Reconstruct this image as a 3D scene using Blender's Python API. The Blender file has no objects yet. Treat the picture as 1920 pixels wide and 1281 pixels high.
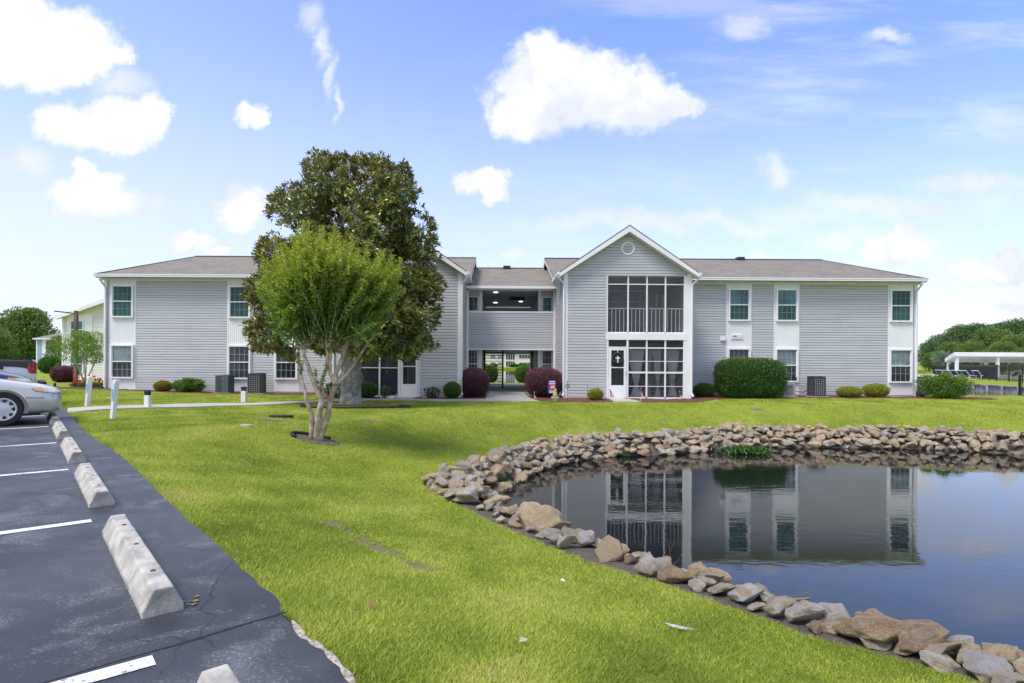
import bpy, bmesh, math, random
import numpy as np
from mathutils import Vector, Matrix
from mathutils.bvhtree import BVHTree
sc = bpy.context.scene
col = sc.collection
R = math.radians
# ---------------------------------------------------------------- camera
F, CX, CY, CAMZ, ROLL = 1100.0, 938.0, 678.0, 1.5, R(0.33)   # photo pixels at 1920 wide
cd = bpy.data.cameras.new('camera'); cam = bpy.data.objects.new('camera', cd); col.objects.link(cam)
cd.sensor_width = 36; cd.lens = F / 1920 * 36
cd.shift_x = (960 - CX) / 1920; cd.shift_y = (CY - 640.5) / 1920
cd.clip_end = 5000; cd.clip_start = 0.05
cam.matrix_world = Matrix.Translation((0, 0, CAMZ)) @ Matrix.Rotation(R(90), 4, 'X') @ Matrix.Rotation(ROLL, 4, 'Z')
sc.camera = cam
sc.view_settings.view_transform = 'Standard'; sc.view_settings.look = 'None'
sc.view_settings.gamma = 1; sc.view_settings.exposure = 0.92
cr, sr = math.cos(ROLL), math.sin(ROLL)
def uv_of(px, py):
    x, y = (px - CX) / F, (CY - py) / F
    return cr * x - sr * y, sr * x + cr * y
def P(px, py, Y):
    u, v = uv_of(px, py); return Vector((u * Y, Y, CAMZ + v * Y))
# ---------------------------------------------------------------- sun and sky
SUN_EL, SUN_AZ = R(58), R(-128)      # azimuth from +Y clockwise: sun behind the camera's left shoulder
sd = bpy.data.lights.new('sun', 'SUN'); sun = bpy.data.objects.new('sun', sd); col.objects.link(sun)
sd.energy = 1.8; sd.angle = R(20); sd.color = (1, 0.95, 0.86)
sdir = Vector((math.cos(SUN_EL) * math.sin(SUN_AZ), math.cos(SUN_EL) * math.cos(SUN_AZ), math.sin(SUN_EL)))
sun.rotation_euler = sdir.to_track_quat('Z', 'Y').to_euler()
class NT:
    def __init__(s, tree): s.t = tree; s.n = tree.nodes; s.l = tree.links
    def node(s, typ, ins=None, **kw):
        n = s.n.new(typ)
        for k, v in kw.items(): setattr(n, k, v)
        for k, v in (ins or {}).items():
            if isinstance(v, bpy.types.NodeSocket): s.l.new(v, n.inputs[k])
            else: n.inputs[k].default_value = v
        return n
    def m(s, op, a, b=None, c=None, clamp=False):
        d = {0: a}
        if b is not None: d[1] = b
        if c is not None: d[2] = c
        n = s.node('ShaderNodeMath', d, operation=op); n.use_clamp = clamp; return n.outputs[0]
    def vm(s, op, a, b=None):
        d = {0: a}
        if b is not None: d[1] = b
        n = s.node('ShaderNodeVectorMath', d, operation=op)
        return n.outputs['Value'] if op in ('LENGTH', 'DISTANCE', 'DOT_PRODUCT') else n.outputs[0]
    def noise(s, vec, scale, detail=3, rough=.5, col_=False, dist=0):
        n = s.node('ShaderNodeTexNoise', {'Scale': scale, 'Detail': detail, 'Roughness': rough, 'Distortion': dist})
        if vec is not None: s.l.new(vec, n.inputs['Vector'])
        return n.outputs['Color' if col_ else 'Fac']
    def mix(s, f, a, b, mode='MIX'):
        n = s.node('ShaderNodeMix', data_type='RGBA', blend_type=mode)
        for k, v in ((0, f), (6, a), (7, b)):
            if isinstance(v, bpy.types.NodeSocket): s.l.new(v, n.inputs[k])
            else: n.inputs[k].default_value = (*v, 1) if k > 0 and len(v) == 3 else v
        return n.outputs[2]
    def rng(s, v, a, b, c=0., d=1., smooth=True):
        n = s.node('ShaderNodeMapRange', {0: v, 1: a, 2: b, 3: c, 4: d}); n.clamp = True
        if smooth: n.interpolation_type = 'SMOOTHSTEP'
        return n.outputs[0]
    def ramp(s, f, stops):
        n = s.node('ShaderNodeValToRGB', {0: f}); e = n.color_ramp.elements
        while len(e) < len(stops): e.new(.5)
        for k, (p, c) in enumerate(stops): e[k].position = p; e[k].color = (*c, 1)
        return n.outputs[0]
w = bpy.data.worlds.new('World'); sc.world = w; w.use_nodes = True
T = NT(w.node_tree); T.n.clear()
skyt = T.node('ShaderNodeTexSky', sky_type='NISHITA')
skyt.sun_disc = False; skyt.sun_elevation = SUN_EL; skyt.sun_rotation = SUN_AZ
skyt.air_density = 1.0; skyt.dust_density = 1.2; skyt.ozone_density = 1.0
geo = T.node('ShaderNodeTexCoord').outputs['Generated']
sep = T.node('ShaderNodeSeparateXYZ', {0: geo})
dx, dy, dz = sep.outputs
dya = T.m('MAXIMUM', T.m('ABSOLUTE', dy), .12)
tx, tz = T.m('DIVIDE', dx, dya), T.m('DIVIDE', dz, dya)
pv = T.node('ShaderNodeCombineXYZ', {0: tx, 1: tz, 2: T.m('SIGN', dy)}).outputs[0]
w1 = T.vm('SUBTRACT', T.noise(pv, 9, 6, .62, True), (.5, .5, .5))
w2 = T.vm('SUBTRACT', T.noise(pv, 2.2, 2, .5, True), (.5, .5, .5))
pw = T.vm('ADD', pv, T.vm('MULTIPLY', w1, (.115, .095, 0)))
pw = T.vm('ADD', pw, T.vm('MULTIPLY', w2, (.05, .04, 0)))
def blob(cx, cy, rx, ry):
    u, v = uv_of(cx, cy)
    d = T.vm('MULTIPLY', T.vm('SUBTRACT', pw, (u, v, 1)), (F / rx, F / ry, 3))
    return T.vm('LENGTH', d)
def field(lst):
    f = None
    for b in lst:
        q = blob(*b); f = q if f is None else T.node('ShaderNodeMath', {0: f, 1: q, 2: .25}, operation='SMOOTH_MIN').outputs[0]
    return f
cum = field([(1030, 165, 105, 85), (1150, 185, 130, 68), (1250, 195, 62, 42), (1012, 105, 40, 38), (985, 215, 70, 42), (1110, 135, 50, 40),
             (20, 40, 90, 85), (110, 85, 110, 68), (60, 120, 100, 45), (200, 100, 40, 25),
             (120, 235, 62, 42), (200, 235, 95, 44), (285, 222, 38, 44),
             (150, 370, 72, 34), (165, 335, 35, 30), (195, 385, 45, 22),
             (452, 397, 50, 44), (478, 207, 36, 22), (905, 343, 50, 23), (352, 450, 32, 20), (396, 470, 22, 10),
             (1685, 472, 88, 34), (1700, 445, 35, 25), (1870, 512, 75, 30), (1885, 488, 30, 25), (1895, 600, 60, 34), (1770, 600, 60, 22)])
thin = field([(40, 310, 45, 22), (215, 160, 55, 32), (585, 20, 22, 32), (607, 70, 14, 38), (628, 130, 11, 42), (648, 188, 8, 34),
              (1400, 40, 55, 26), (1445, 322, 26, 26), (1650, 72, 45, 12), (1560, 445, 30, 18), (1408, 472, 32, 18), (960, 465, 25, 14),
              (1700, 392, 260, 26), (1840, 345, 120, 22), (1250, 412, 240, 18), (1600, 600, 200, 40), (270, 388, 30, 14)])
mc = T.rng(T.m('ADD', cum, T.m('MULTIPLY', T.m('SUBTRACT', T.noise(pv, 26, 5, .65), .5), .95)), 1.26, .74)
mt = T.m('MULTIPLY', T.m('MULTIPLY', T.rng(thin, 1.6, .2), .75), T.rng(T.noise(T.vm('MULTIPLY', pv, (1, 3, 1)), 7, 5, .65), .25, .6, .35, 1.0))
front = T.rng(dy, .02, .2)
# broken cloud over the rest of the sky (behind the camera and overhead)
gen = T.noise(T.vm('MULTIPLY', geo, (1, 1, 2.2)), 2.6, 6, .6)
mg = T.m('MULTIPLY', T.rng(gen, .50, .66), T.rng(tz, .75, 1.3))
mg2 = T.m('MULTIPLY', T.rng(gen, .42, .60), T.m('SUBTRACT', 1.0, front))
streak = T.noise(T.vm('MULTIPLY', pv, (1.6, 9, 1)), 1.6, 5, .6)
ms = T.m('MULTIPLY', T.m('MULTIPLY', T.rng(streak, .45, .75), T.rng(tx, -.2, .5)), .5)
mask = T.m('MAXIMUM', T.m('MULTIPLY', T.m('MAXIMUM', T.m('MAXIMUM', mc, mt), ms), front), T.m('MAXIMUM', mg, mg2))
# pale air low down, whiter towards the left
hz = T.m('ADD', T.m('MULTIPLY', T.rng(tz, .62, -.02), .86), T.m('MULTIPLY', T.rng(tx, .3, -1.0), .42))
hz = T.m('MULTIPLY', hz, T.rng(tz, 1.0, .25))
STR = .091
skyc = T.mix(1.0, skyt.outputs[0], (1.35, 1.43, 1.84), 'MULTIPLY')
skyc = T.mix(T.m('MULTIPLY', hz, .66, clamp=True), skyc, (5.45, 5.6, 6.75))
shade = T.m('MULTIPLY', T.rng(T.noise(pw, 5.5, 5, .6), .35, .62), T.rng(cum, .9, .1, .45, 1.0))
cc = T.mix(shade, (4.9, 5.15, 5.8), (7.5, 7.5, 7.5))
skyc = T.mix(mask, skyc, cc)
bg = T.node('ShaderNodeBackground', {0: skyc, 1: STR})
T.l.new(bg.outputs[0], T.node('ShaderNodeOutputWorld').inputs[0])
# ---------------------------------------------------------------- helpers
def tag(o, label=None, cat=None, group=None, kind=None):
    if label: o['label'] = label
    if cat: o['category'] = cat
    if group: o['group'] = group
    if kind: o['kind'] = kind
    return o
def thing(name, label, cat, loc=(0, 0, 0), rz=0, group=None):
    o = bpy.data.objects.new(name, None); col.objects.link(o); o.location = loc; o.rotation_euler = (0, 0, rz)
    o.empty_display_size = .2
    return tag(o, label, cat, group)
def meshobj(name, me, parent=None):
    o = bpy.data.objects.new(name, me); col.objects.link(o)
    if parent: o.parent = parent
    return o
def copy_tree(o, parent=None):
    c = o.copy(); col.objects.link(c)
    if parent is not None: c.parent = parent
    for ch in list(o.children): copy_tree(ch, c)
    return c
class MB:
    """collects verts and faces, builds ONE mesh object"""
    def __init__(s): s.v = []; s.f = []; s.mi = []
    def face(s, pts, mi=0):
        b = len(s.v); s.v += [tuple(p) for p in pts]; s.f.append(tuple(range(b, b + len(pts)))); s.mi.append(mi)
    def box(s, x0, x1, y0, y1, z0, z1, mi=0, M=None):
        b = len(s.v)
        c = [(x0, y0, z0), (x1, y0, z0), (x1, y1, z0), (x0, y1, z0), (x0, y0, z1), (x1, y0, z1), (x1, y1, z1), (x0, y1, z1)]
        if M is not None: c = [tuple(M @ Vector(p)) for p in c]
        s.v += c
        for q in ((0, 3, 2, 1), (4, 5, 6, 7), (0, 1, 5, 4), (1, 2, 6, 5), (2, 3, 7, 6), (3, 0, 4, 7)):
            s.f.append(tuple(b + k for k in q)); s.mi.append(mi)
        return s
    def bar(s, a, b, wx, wz, mi=0, up=(0, 0, 1)):
        a, b = Vector(a), Vector(b); d = (b - a); L = d.length; d.normalize()
        sd_ = d.cross(Vector(up));
        if sd_.length < 1e-4: sd_ = Vector((1, 0, 0))
        sd_.normalize(); u2 = sd_.cross(d)
        M = Matrix((sd_, d, u2)).transposed().to_4x4(); M.translation = a
        return s.box(-wx / 2, wx / 2, 0, L, -wz / 2, wz / 2, mi, M)
    def prism(s, pts, z0, z1, mi=0):
        n = len(pts); b = len(s.v)
        s.v += [(p[0], p[1], z0) for p in pts] + [(p[0], p[1], z1) for p in pts]
        s.f.append(tuple(b + n + k for k in range(n))); s.mi.append(mi)
        s.f.append(tuple(b + k for k in reversed(range(n)))); s.mi.append(mi)
        for k in range(n):
            j = (k + 1) % n; s.f.append((b + k, b + j, b + n + j, b + n + k)); s.mi.append(mi)
        return s
    def tube(s, pts, rad, n=8, mi=0, caps=True):
        pts = [Vector(p) for p in pts]
        if not isinstance(rad, (list, tuple)): rad = [rad] * len(pts)
        rings = []; ref = None
        for k, p in enumerate(pts):
            d = (pts[min(k + 1, len(pts) - 1)] - pts[max(k - 1, 0)]).normalized()
            if ref is None: ref = d.orthogonal().normalized()
            a = (ref - d * ref.dot(d)).normalized(); bb = d.cross(a); ref = a
            st = len(s.v); rings.append(st)
            for j in range(n):
                t = 2 * math.pi * j / n; s.v.append(tuple(p + (a * math.cos(t) + bb * math.sin(t)) * rad[k]))
        for k in range(len(rings) - 1):
            for j in range(n):
                j2 = (j + 1) % n
                s.f.append((rings[k] + j, rings[k] + j2, rings[k + 1] + j2, rings[k + 1] + j)); s.mi.append(mi)
        if caps:
            s.f.append(tuple(rings[0] + j for j in reversed(range(n)))); s.mi.append(mi)
            s.f.append(tuple(rings[-1] + j for j in range(n))); s.mi.append(mi)
        return s
    def lathe(s, prof, cx=0, cy=0, n=16, mi=0, M=None, caps=True):
        st = len(s.v)
        for r, z in prof:
            for j in range(n):
                t = 2 * math.pi * j / n; p = Vector((cx + r * math.cos(t), cy + r * math.sin(t), z))
                s.v.append(tuple(M @ p if M is not None else p))
        for k in range(len(prof) - 1):
            for j in range(n):
                j2 = (j + 1) % n
                s.f.append((st + k * n + j, st + k * n + j2, st + (k + 1) * n + j2, st + (k + 1) * n + j)); s.mi.append(mi)
        if caps:
            s.f.append(tuple(st + j for j in reversed(range(n)))); s.mi.append(mi)
            s.f.append(tuple(st + (len(prof) - 1) * n + j for j in range(n))); s.mi.append(mi)
        return s
    def build(s, name, mats, parent=None, smooth=False, bevel=0, loc=None):
        me = bpy.data.meshes.new(name); me.from_pydata(s.v, [], s.f)
        if not isinstance(mats, (list, tuple)): mats = [mats]
        for m_ in mats: me.materials.append(m_)
        if len(mats) > 1: me.polygons.foreach_set('material_index', s.mi)
        if smooth: me.polygons.foreach_set('use_smooth', [True] * len(me.polygons))
        o = meshobj(name, me, parent)
        if bevel:
            b = o.modifiers.new('bevel', 'BEVEL'); b.width = bevel; b.segments = 2; b.limit_method = 'ANGLE'
        if loc: o.location = loc
        return o
# ---------------------------------------------------------------- materials
def mat(name, c, rough=.6, metal=0, spec=.5, coat=0, bump=None, var=None, bumpd=.01):
    m_ = bpy.data.materials.new(name); m_.use_nodes = True; t = NT(m_.node_tree); b = t.n['Principled BSDF']
    b.inputs['Base Color'].default_value = (*c, 1); b.inputs['Roughness'].default_value = rough
    b.inputs['Metallic'].default_value = metal; b.inputs['Specular IOR Level'].default_value = spec
    b.inputs['Coat Weight'].default_value = coat
    if var or bump:
        co = t.node('ShaderNodeTexCoord').outputs['Object']
    if var:   # (scale, amount)
        f = t.noise(co, var[0], 5, .6)
        t.l.new(t.mix(t.rng(f, .3, .7), tuple(x * (1 - var[1]) for x in c), tuple(min(1, x * (1 + var[1])) for x in c)), b.inputs['Base Color'])
    if bump:
        f = t.noise(co, bump[0], 4, .6)
        t.l.new(t.node('ShaderNodeBump', {'Height': f, 'Strength': bump[1], 'Distance': bumpd}).outputs[0], b.inputs['Normal'])
    return m_
M = {}
M['siding'] = mat('siding', (.475, .49, .505), .5, var=(.6, .05))
M['siding_side'] = M['siding']
M['white'] = mat('white_trim', (.80, .80, .80), .45, var=(1.2, .04))
M['white_metal'] = mat('white_gutter', (.78, .79, .79), .4)
M['greytrim'] = mat('grey_trim', (.5, .52, .54), .5)
M['dark'] = mat('dark_plastic', (.02, .02, .022), .5)
M['black'] = mat('black_steel', (.012, .012, .014), .35)
M['concrete'] = mat('concrete', (.42, .40, .36), .85, bump=(40, .5), var=(6, .16), bumpd=.004)
M['oldconcrete'] = mat('wheel_stop_concrete', (.41, .385, .33), .9, bump=(45, 1), var=(7, .3), bumpd=.007)
M['walk'] = mat('walk_concrete', (.46, .44, .38), .85, var=(1.5, .14), bump=(30, .4), bumpd=.003)
M['ceil'] = mat('ceiling_white', (.74, .74, .74), .7)
M['tan'] = mat('beige_siding', (.72, .69, .61), .6)
M['blue'] = mat('blue_siding', (.30, .40, .52), .6)
M['cream'] = mat('cream_siding', (.70, .66, .55), .6)
M['wood'] = mat('weathered_wood', (.16, .11, .075), .85, bump=(12, .6), var=(4, .3))
M['bark'] = mat('bark', (.25, .205, .165), .9, bump=(22, .9), var=(9, .45), bumpd=.02)
M['bark_pale'] = mat('pale_bark', (.40, .315, .235), .75, bump=(16, .7), var=(7, .45), bumpd=.015)
M['bark_grey'] = mat('grey_bark', (.30, .29, .26), .9, bump=(10, .9), var=(5, .5), bumpd=.03)
M['ac_dark'] = mat('ac_grille', (.035, .037, .042), .5)
M['ac_green'] = mat('ac_panel', (.07, .10, .115), .5)
M['ac_grey'] = mat('ac_grey', (.30, .30, .31), .5)
M['glassdark'] = mat('window_dark', (.03, .035, .04), .06, spec=.6)
M['blue_sling'] = mat('blue_sling', (.02, .07, .42), .6)
M['red'] = mat('red_cloth', (.55, .05, .06), .7)
M['navy'] = mat('navy_cloth', (.03, .04, .18), .7)
M['whitecloth'] = mat('white_cloth', (.8, .8, .8), .8)
M['curtain'] = mat('curtain_cloth', (.50, .47, .52), .85)
M['gold'] = mat('gold_paint', (.62, .45, .12), .5)
M['edging'] = mat('black_edging', (.018, .018, .02), .6)
def shingle():
    m_ = bpy.data.materials.new('shingles'); m_.use_nodes = True; t = NT(m_.node_tree); b = t.n['Principled BSDF']
    co = t.node('ShaderNodeTexCoord').outputs['Object']
    s1 = t.vm('MULTIPLY', co, (1, 2.4, 2.4))
    br = t.node('ShaderNodeTexBrick', {'Vector': s1, 'Scale': 1, 'Mortar Size': .012, 'Brick Width': .3, 'Row Height': .33,
                                      'Color1': (.12, .105, .08, 1), 'Color2': (.235, .205, .16, 1), 'Mortar': (.07, .06, .055, 1)})
    n1 = t.noise(co, 1.1, 5, .6); n2 = t.noise(t.vm('MULTIPLY', co, (3, 9, 9)), 3, 4, .7)
    c = t.mix(t.rng(n2, .35, .65, 0, .85), br.outputs[0], (.31, .27, .21))
    c = t.mix(t.rng(n1, .35, .7, 0, .45), c, (.15, .13, .115))
    t.l.new(c, b.inputs['Base Color']); b.inputs['Roughness'].default_value = .9
    t.l.new(t.node('ShaderNodeBump', {'Height': n2, 'Strength': .6, 'Distance': .02}).outputs[0], b.inputs['Normal'])
    return m_
def sidingmat():
    m_ = bpy.data.materials.new('siding'); m_.use_nodes = True; t = NT(m_.node_tree); b = t.n['Principled BSDF']
    co = t.node('ShaderNodeTexCoord').outputs['Object']
    r1 = t.noise(t.vm('MULTIPLY', co, (.35, .35, 8.2)), 1, 2, .6); r2 = t.noise(t.vm('MULTIPLY', co, (4, 4, .35)), 1, 4, .7); r3 = t.noise(co, .5, 3, .5)
    c = t.mix(t.rng(r1, .3, .7), (.445, .452, .458), (.51, .517, .522))
    c = t.mix(t.rng(r2, .55, .8, 0, .35), c, (.40, .405, .40)); c = t.mix(t.rng(r3, .4, .7, 0, .3), c, (.53, .54, .55))
    t.l.new(c, b.inputs['Base Color']); b.inputs['Roughness'].default_value = .5; return m_
M['siding'] = sidingmat()
M['roof'] = shingle()
def glassmat(name, c, blinds=0, rough=.04, spec=.5):
    m_ = bpy.data.materials.new(name); m_.use_nodes = True; t = NT(m_.node_tree); b = t.n['Principled BSDF']
    co = t.node('ShaderNodeTexCoord').outputs['Object']
    oi = t.node('ShaderNodeObjectInfo').outputs['Random']
    n = t.noise(t.vm('ADD', co, t.node('ShaderNodeCombineXYZ', {0: t.m('MULTIPLY', oi, 40)}).outputs[0]), 1.6, 2)
    base = t.mix(t.rng(n, .35, .65), tuple(x * .7 for x in c), tuple(x * 1.3 for x in c))
    if blinds:
        wv = t.node('ShaderNodeTexWave', {'Vector': co, 'Scale': 5.2, 'Distortion': .3}, bands_direction='Z')
        base = t.mix(t.m('MULTIPLY', wv.outputs[1], blinds), base, tuple(x * .45 for x in c))
    t.l.new(base, b.inputs['Base Color']); b.inputs['Roughness'].default_value = rough; b.inputs['Specular IOR Level'].default_value = spec
    t.l.new(t.node('ShaderNodeBump', {'Height': t.noise(co, 1.5, 1), 'Strength': .12, 'Distance': .02}).outputs[0], b.inputs['Normal'])
    return m_
M['g_teal'] = glassmat('teal_screened_glass', (.03, .095, .09), .45, .2, .25)
M['g_tealL'] = glassmat('teal_light_glass', (.06, .17, .18), .3, .12, .35)
M['g_pale'] = glassmat('pale_blind_glass', (.18, .26, .26), .5, .1, .4)
M['g_grey'] = glassmat('grey_glass', (.05, .06, .07), .3, .08, .4)
M['g_blue_reflection'] = glassmat('door_glass_painted_reflection', (.16, .21, .29), 0, .05, .6)  # blue reflection painted into the base colour of the upper porch pane
M['g_dark'] = glassmat('dark_glass', (.02, .025, .03), 0, .03, .5)
M['muntin2'] = mat('grey_muntin_bars', (.34, .37, .38), .5)
M['muntin'] = mat('muntin_bars', (.17, .25, .25), .5)
def screen(name, fac, c):
    m_ = bpy.data.materials.new(name); m_.use_nodes = True; t = NT(m_.node_tree); t.n.clear()
    tr = t.node('ShaderNodeBsdfTransparent'); df = t.node('ShaderNodeBsdfPrincipled', {'Base Color': (*c, 1), 'Roughness': .5})
    mx = t.node('ShaderNodeMixShader', {0: fac, 1: tr.outputs[0], 2: df.outputs[0]})
    t.l.new(mx.outputs[0], t.node('ShaderNodeOutputMaterial').inputs[0]); return m_
M['screen'] = screen('insect_screen', .24, (.06, .062, .075))
M['clearglass'] = screen('clear_glass', .22, (.05, .07, .07))
def leafmat(name, stops, rough=.5, trans=.25, back=None, spec=.4):
    m_ = bpy.data.materials.new(name); m_.use_nodes = True; t = NT(m_.node_tree); b = t.n['Principled BSDF']
    at = t.node('ShaderNodeAttribute', attribute_name='tint').outputs['Fac']
    c = t.ramp(at, stops)
    if back: c = t.mix(t.node('ShaderNodeNewGeometry').outputs['Backfacing'], c, back)
    t.l.new(c, b.inputs['Base Color']); b.inputs['Roughness'].default_value = rough; b.inputs['Specular IOR Level'].default_value = spec
    tl = t.node('ShaderNodeBsdfTranslucent', {0: c})
    mx = t.node('ShaderNodeMixShader', {0: trans, 1: b.outputs[0], 2: tl.outputs[0]})
    t.l.new(mx.outputs[0], t.n['Material Output'].inputs[0]); return m_
M['grass'] = leafmat('grass_blades', [(0, (.17, .23, .025)), (.35, (.35, .44, .045)), (.7, (.56, .62, .08)), (1, (.66, .56, .24))], .6, .36)
M['magnolia'] = leafmat('magnolia_leaves', [(0, (.035, .085, .03)), (.4, (.085, .165, .04)), (.7, (.25, .30, .05)), (1, (.52, .44, .09))], .28, .18, (.21, .175, .05), .6)
M['crape'] = leafmat('crape_leaves', [(0, (.05, .14, .02)), (.35, (.13, .29, .025)), (.65, (.24, .38, .03)), (1, (.50, .53, .05))], .45, .42)
M['purple'] = leafmat('purple_leaves', [(0, (.035, .018, .025)), (.5, (.11, .048, .065)), (1, (.36, .12, .17))], .55, .2)
M['box_bright'] = leafmat('bright_hedge_leaves', [(0, (.03, .08, .012)), (.5, (.08, .18, .02)), (1, (.22, .34, .04))], .5, .25)
M['hedge'] = leafmat('hedge_leaves', [(0, (.018, .055, .012)), (.5, (.05, .14, .022)), (1, (.16, .29, .045))], .35, .22, None, .5)
M['yellow'] = leafmat('yellow_leaves', [(0, (.09, .13, .02)), (.5, (.30, .33, .04)), (1, (.55, .52, .10))], .5, .3)
M['orange'] = leafmat('orange_leaves', [(0, (.10, .14, .02)), (.6, (.30, .28, .04)), (1, (.55, .28, .05))], .5, .3)
M['tree'] = leafmat('tree_leaves', [(0, (.06, .12, .03)), (.5, (.15, .25, .05)), (1, (.33, .42, .09))], .6, .3)
M['pine'] = leafmat('pine_leaves', [(0, (.045, .10, .045)), (.5, (.11, .21, .07)), (1, (.26, .38, .11))], .7, .25)
M['redflower'] = leafmat('red_petals', [(0, (.4, .01, .02)), (1, (.75, .03, .04))], .6, .3)
def paint(name, c, metal=.0):
    c = tuple(c)
    return mat(name, c, .28, metal, .5, coat=.7)
M['silver'] = paint('silver_paint', (.56, .56, .53), .35)
M['navyp'] = paint('navy_paint', (.010, .022, .075), .0)
M['whitep'] = paint('white_paint', (.75, .76, .78))
M['rubber'] = mat('tyre_rubber', (.02, .02, .02), .8)
M['alloy'] = mat('wheel_cover', (.62, .63, .64), .35, .15)
M['amber'] = mat('amber_lens', (.8, .33, .04), .15, coat=1)
M['lamp'] = mat('headlamp_lens', (.62, .62, .52), .08, .0, coat=1, var=(9, .35))
M['redlens'] = mat('red_lens', (.36, .006, .008), .2, coat=.3)
# ---------------------------------------------------------------- terrain
def sstep(t): t = np.clip(t, 0, 1); return t * t * (3 - 2 * t)
def E_of(y): return np.interp(y, [5, 10, 19], [-.72, -.68, -.60])
near_px = [(1860, 1282), (1815, 1267), (1740, 1248), (1680, 1231), (1612, 1211), (1537, 1192), (1440, 1158), (1365, 1134), (1297, 1109), (1205, 1081),
           (1142, 1064), (1090, 1047), (1030, 1022), (980, 1000), (930, 980), (887, 957), (860, 945), (830, 930), (797, 908)]
far_px = [(797, 899), (817, 890), (835, 880), (875, 868), (920, 853), (955, 842), (992, 832), (1067, 819), (1130, 813), (1211, 812), (1294, 806),
          (1387, 800), (1537, 801), (1725, 804), (1837, 809), (1920, 813)]
def solve(px, py, dzz):
    u, v = uv_of(px, py); Y = 10.
    for _ in range(30): Y = .5 * Y + .5 * ((float(E_of(Y)) + dzz - CAMZ) / v)
    return (u * Y, Y)
POND = [solve(*p, 0.0) for p in near_px] + [solve(*p, .06) for p in far_px]
POND = [(14, .5), (9, 1.2), (6, 2.2), (4.5, 3.2)] + POND + [(18, 17.6), (26, 16.8), (40, 15), (44, 6), (40, 0)]
NEARL = POND[:4 + len(near_px) - 1]; FARL = POND[4 + len(near_px) - 1:-2]
def inpoly(x, y, poly):
    c = np.zeros(x.shape, bool); n = len(poly)
    for i in range(n):
        x0, y0 = poly[i]; x1, y1 = poly[(i + 1) % n]
        if y0 == y1: continue
        t = ((y0 > y) != (y1 > y)) & (x < (x1 - x0) * (y - y0) / (y1 - y0) + x0)
        c ^= t
    return c
def pdist(x, y, poly, closed=True):
    d = np.full(x.shape, 1e9); n = len(poly)
    for i in range(n if closed else n - 1):
        x0, y0 = poly[i]; x1, y1 = poly[(i + 1) % n]
        ex, ey = x1 - x0, y1 - y0; L = ex * ex + ey * ey + 1e-12
        t = np.clip(((x - x0) * ex + (y - y0) * ey) / L, 0, 1)
        d = np.minimum(d, np.hypot(x - x0 - t * ex, y - y0 - t * ey))
    return d
# parking area: edge polyline from the photo's kerbless edge, flat at z = .2
PZ = .2
def gz(px, py, z):
    u, v = uv_of(px, py); Y = (z - CAMZ) / v; return (u * Y, Y)
edge_px = [(660, 1281), (651, 1264), (610, 1220), (569, 1195), (529, 1154), (525, 1126), (488, 1097), (447, 1061), (407, 1020), (366, 988), (325, 951),
           (285, 910), (240, 866), (203, 839), (163, 813), (134, 781)]
EDGE = [gz(*p, PZ) for p in edge_px]
hu = np.array([.7735, .634]); hv = np.array([-.634, .7735])
e0 = np.array(EDGE[0]); e1 = np.array(EDGE[-1])
EDGE_FULL = [tuple(e0 - hv * 14 - hu * .1), tuple(e0 - hv * 3)] + EDGE + [tuple(e1 + hv * 6), tuple(e1 + hv * 16)]
PARK = EDGE_FULL + [tuple(e1 + hv * 16 - hu * 22), tuple(e0 - hv * 14 - hu * 26)]
def hgt(x, y):
    x = np.asarray(x, float); y = np.asarray(y, float)
    ip = inpoly(x, y, PARK); dp = pdist(x, y, PARK)
    B = np.where(ip, PZ - .04, (PZ - .005) * (1 - sstep(dp / 7)))
    inn = inpoly(x, y, POND); d = pdist(x, y, POND); E = E_of(y)
    k = 1 - sstep(d / (5.2 - 2.1 * sstep((y - 13) / 5)))
    out = B + (E - B) * k * np.where(ip, 0, 1)
    dn = pdist(x, y, NEARL, False); df_ = pdist(x, y, FARL, False)
    bench = np.where(dn < df_, .62, .0)
    bank = np.maximum(E - .10 * np.minimum(d, bench) - np.where(dn < df_, 1.3, .72) * np.maximum(d - bench, 0), -2.3)
    z = np.where(inn, bank, out)
    # canal to the right of the building and lake behind it
    c1 = sstep((y - 28.7) / 1.2) * sstep((x - 19.6) / .8)
    c2 = sstep((y - 43) / 1.5) * sstep((x + 13) / 2)
    c = np.maximum(c1, c2); z = z + (-2.4 - z) * c
    z = z + .012 * np.sin(x * 1.7 + y * .8) * np.sin(y * 1.3 - x * .6) * (1 - ip)
    return z
def H1(x, y): return float(hgt(np.array([x]), np.array([y]))[0])
def G(px, py, dzz=0):
    u, v = uv_of(px, py); Ys = 1.5 * 1.006 ** np.arange(560); hz_ = hgt(u * Ys, Ys) + dzz - (CAMZ + v * Ys); k = np.argmax(hz_ > 0)
    if hz_[k] <= 0: Y = Ys[-1]
    else: a, c = hz_[k - 1], hz_[k]; Y = Ys[k - 1] + (Ys[k] - Ys[k - 1]) * (-a) / (c - a)
    return Vector((u * Y, Y, H1(u * Y, Y)))
def grow(a, b, step, far, g=1.35):
    mid = list(np.arange(a, b, step)); s = step; lo = a; hi = mid[-1]; L = []; H = []
    while lo > -far: s *= g; lo -= s; L.append(lo)
    s = step
    while hi < far: s *= g; hi += s; H.append(hi)
    return np.array(L[::-1] + mid + H)
xs = grow(-13, 19, .14, 1800); ys = grow(1.2, 30.5, .14, 1800)
XX, YY = np.meshgrid(xs, ys); ZZ = hgt(XX.ravel(), YY.ravel())
nv = len(ZZ); NX, NY = len(xs), len(ys)
me = bpy.data.meshes.new('ground')
idx = np.arange(nv).reshape(NY, NX)
q = np.stack([idx[:-1, :-1], idx[:-1, 1:], idx[1:, 1:], idx[1:, :-1]], -1).reshape(-1, 4)
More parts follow.
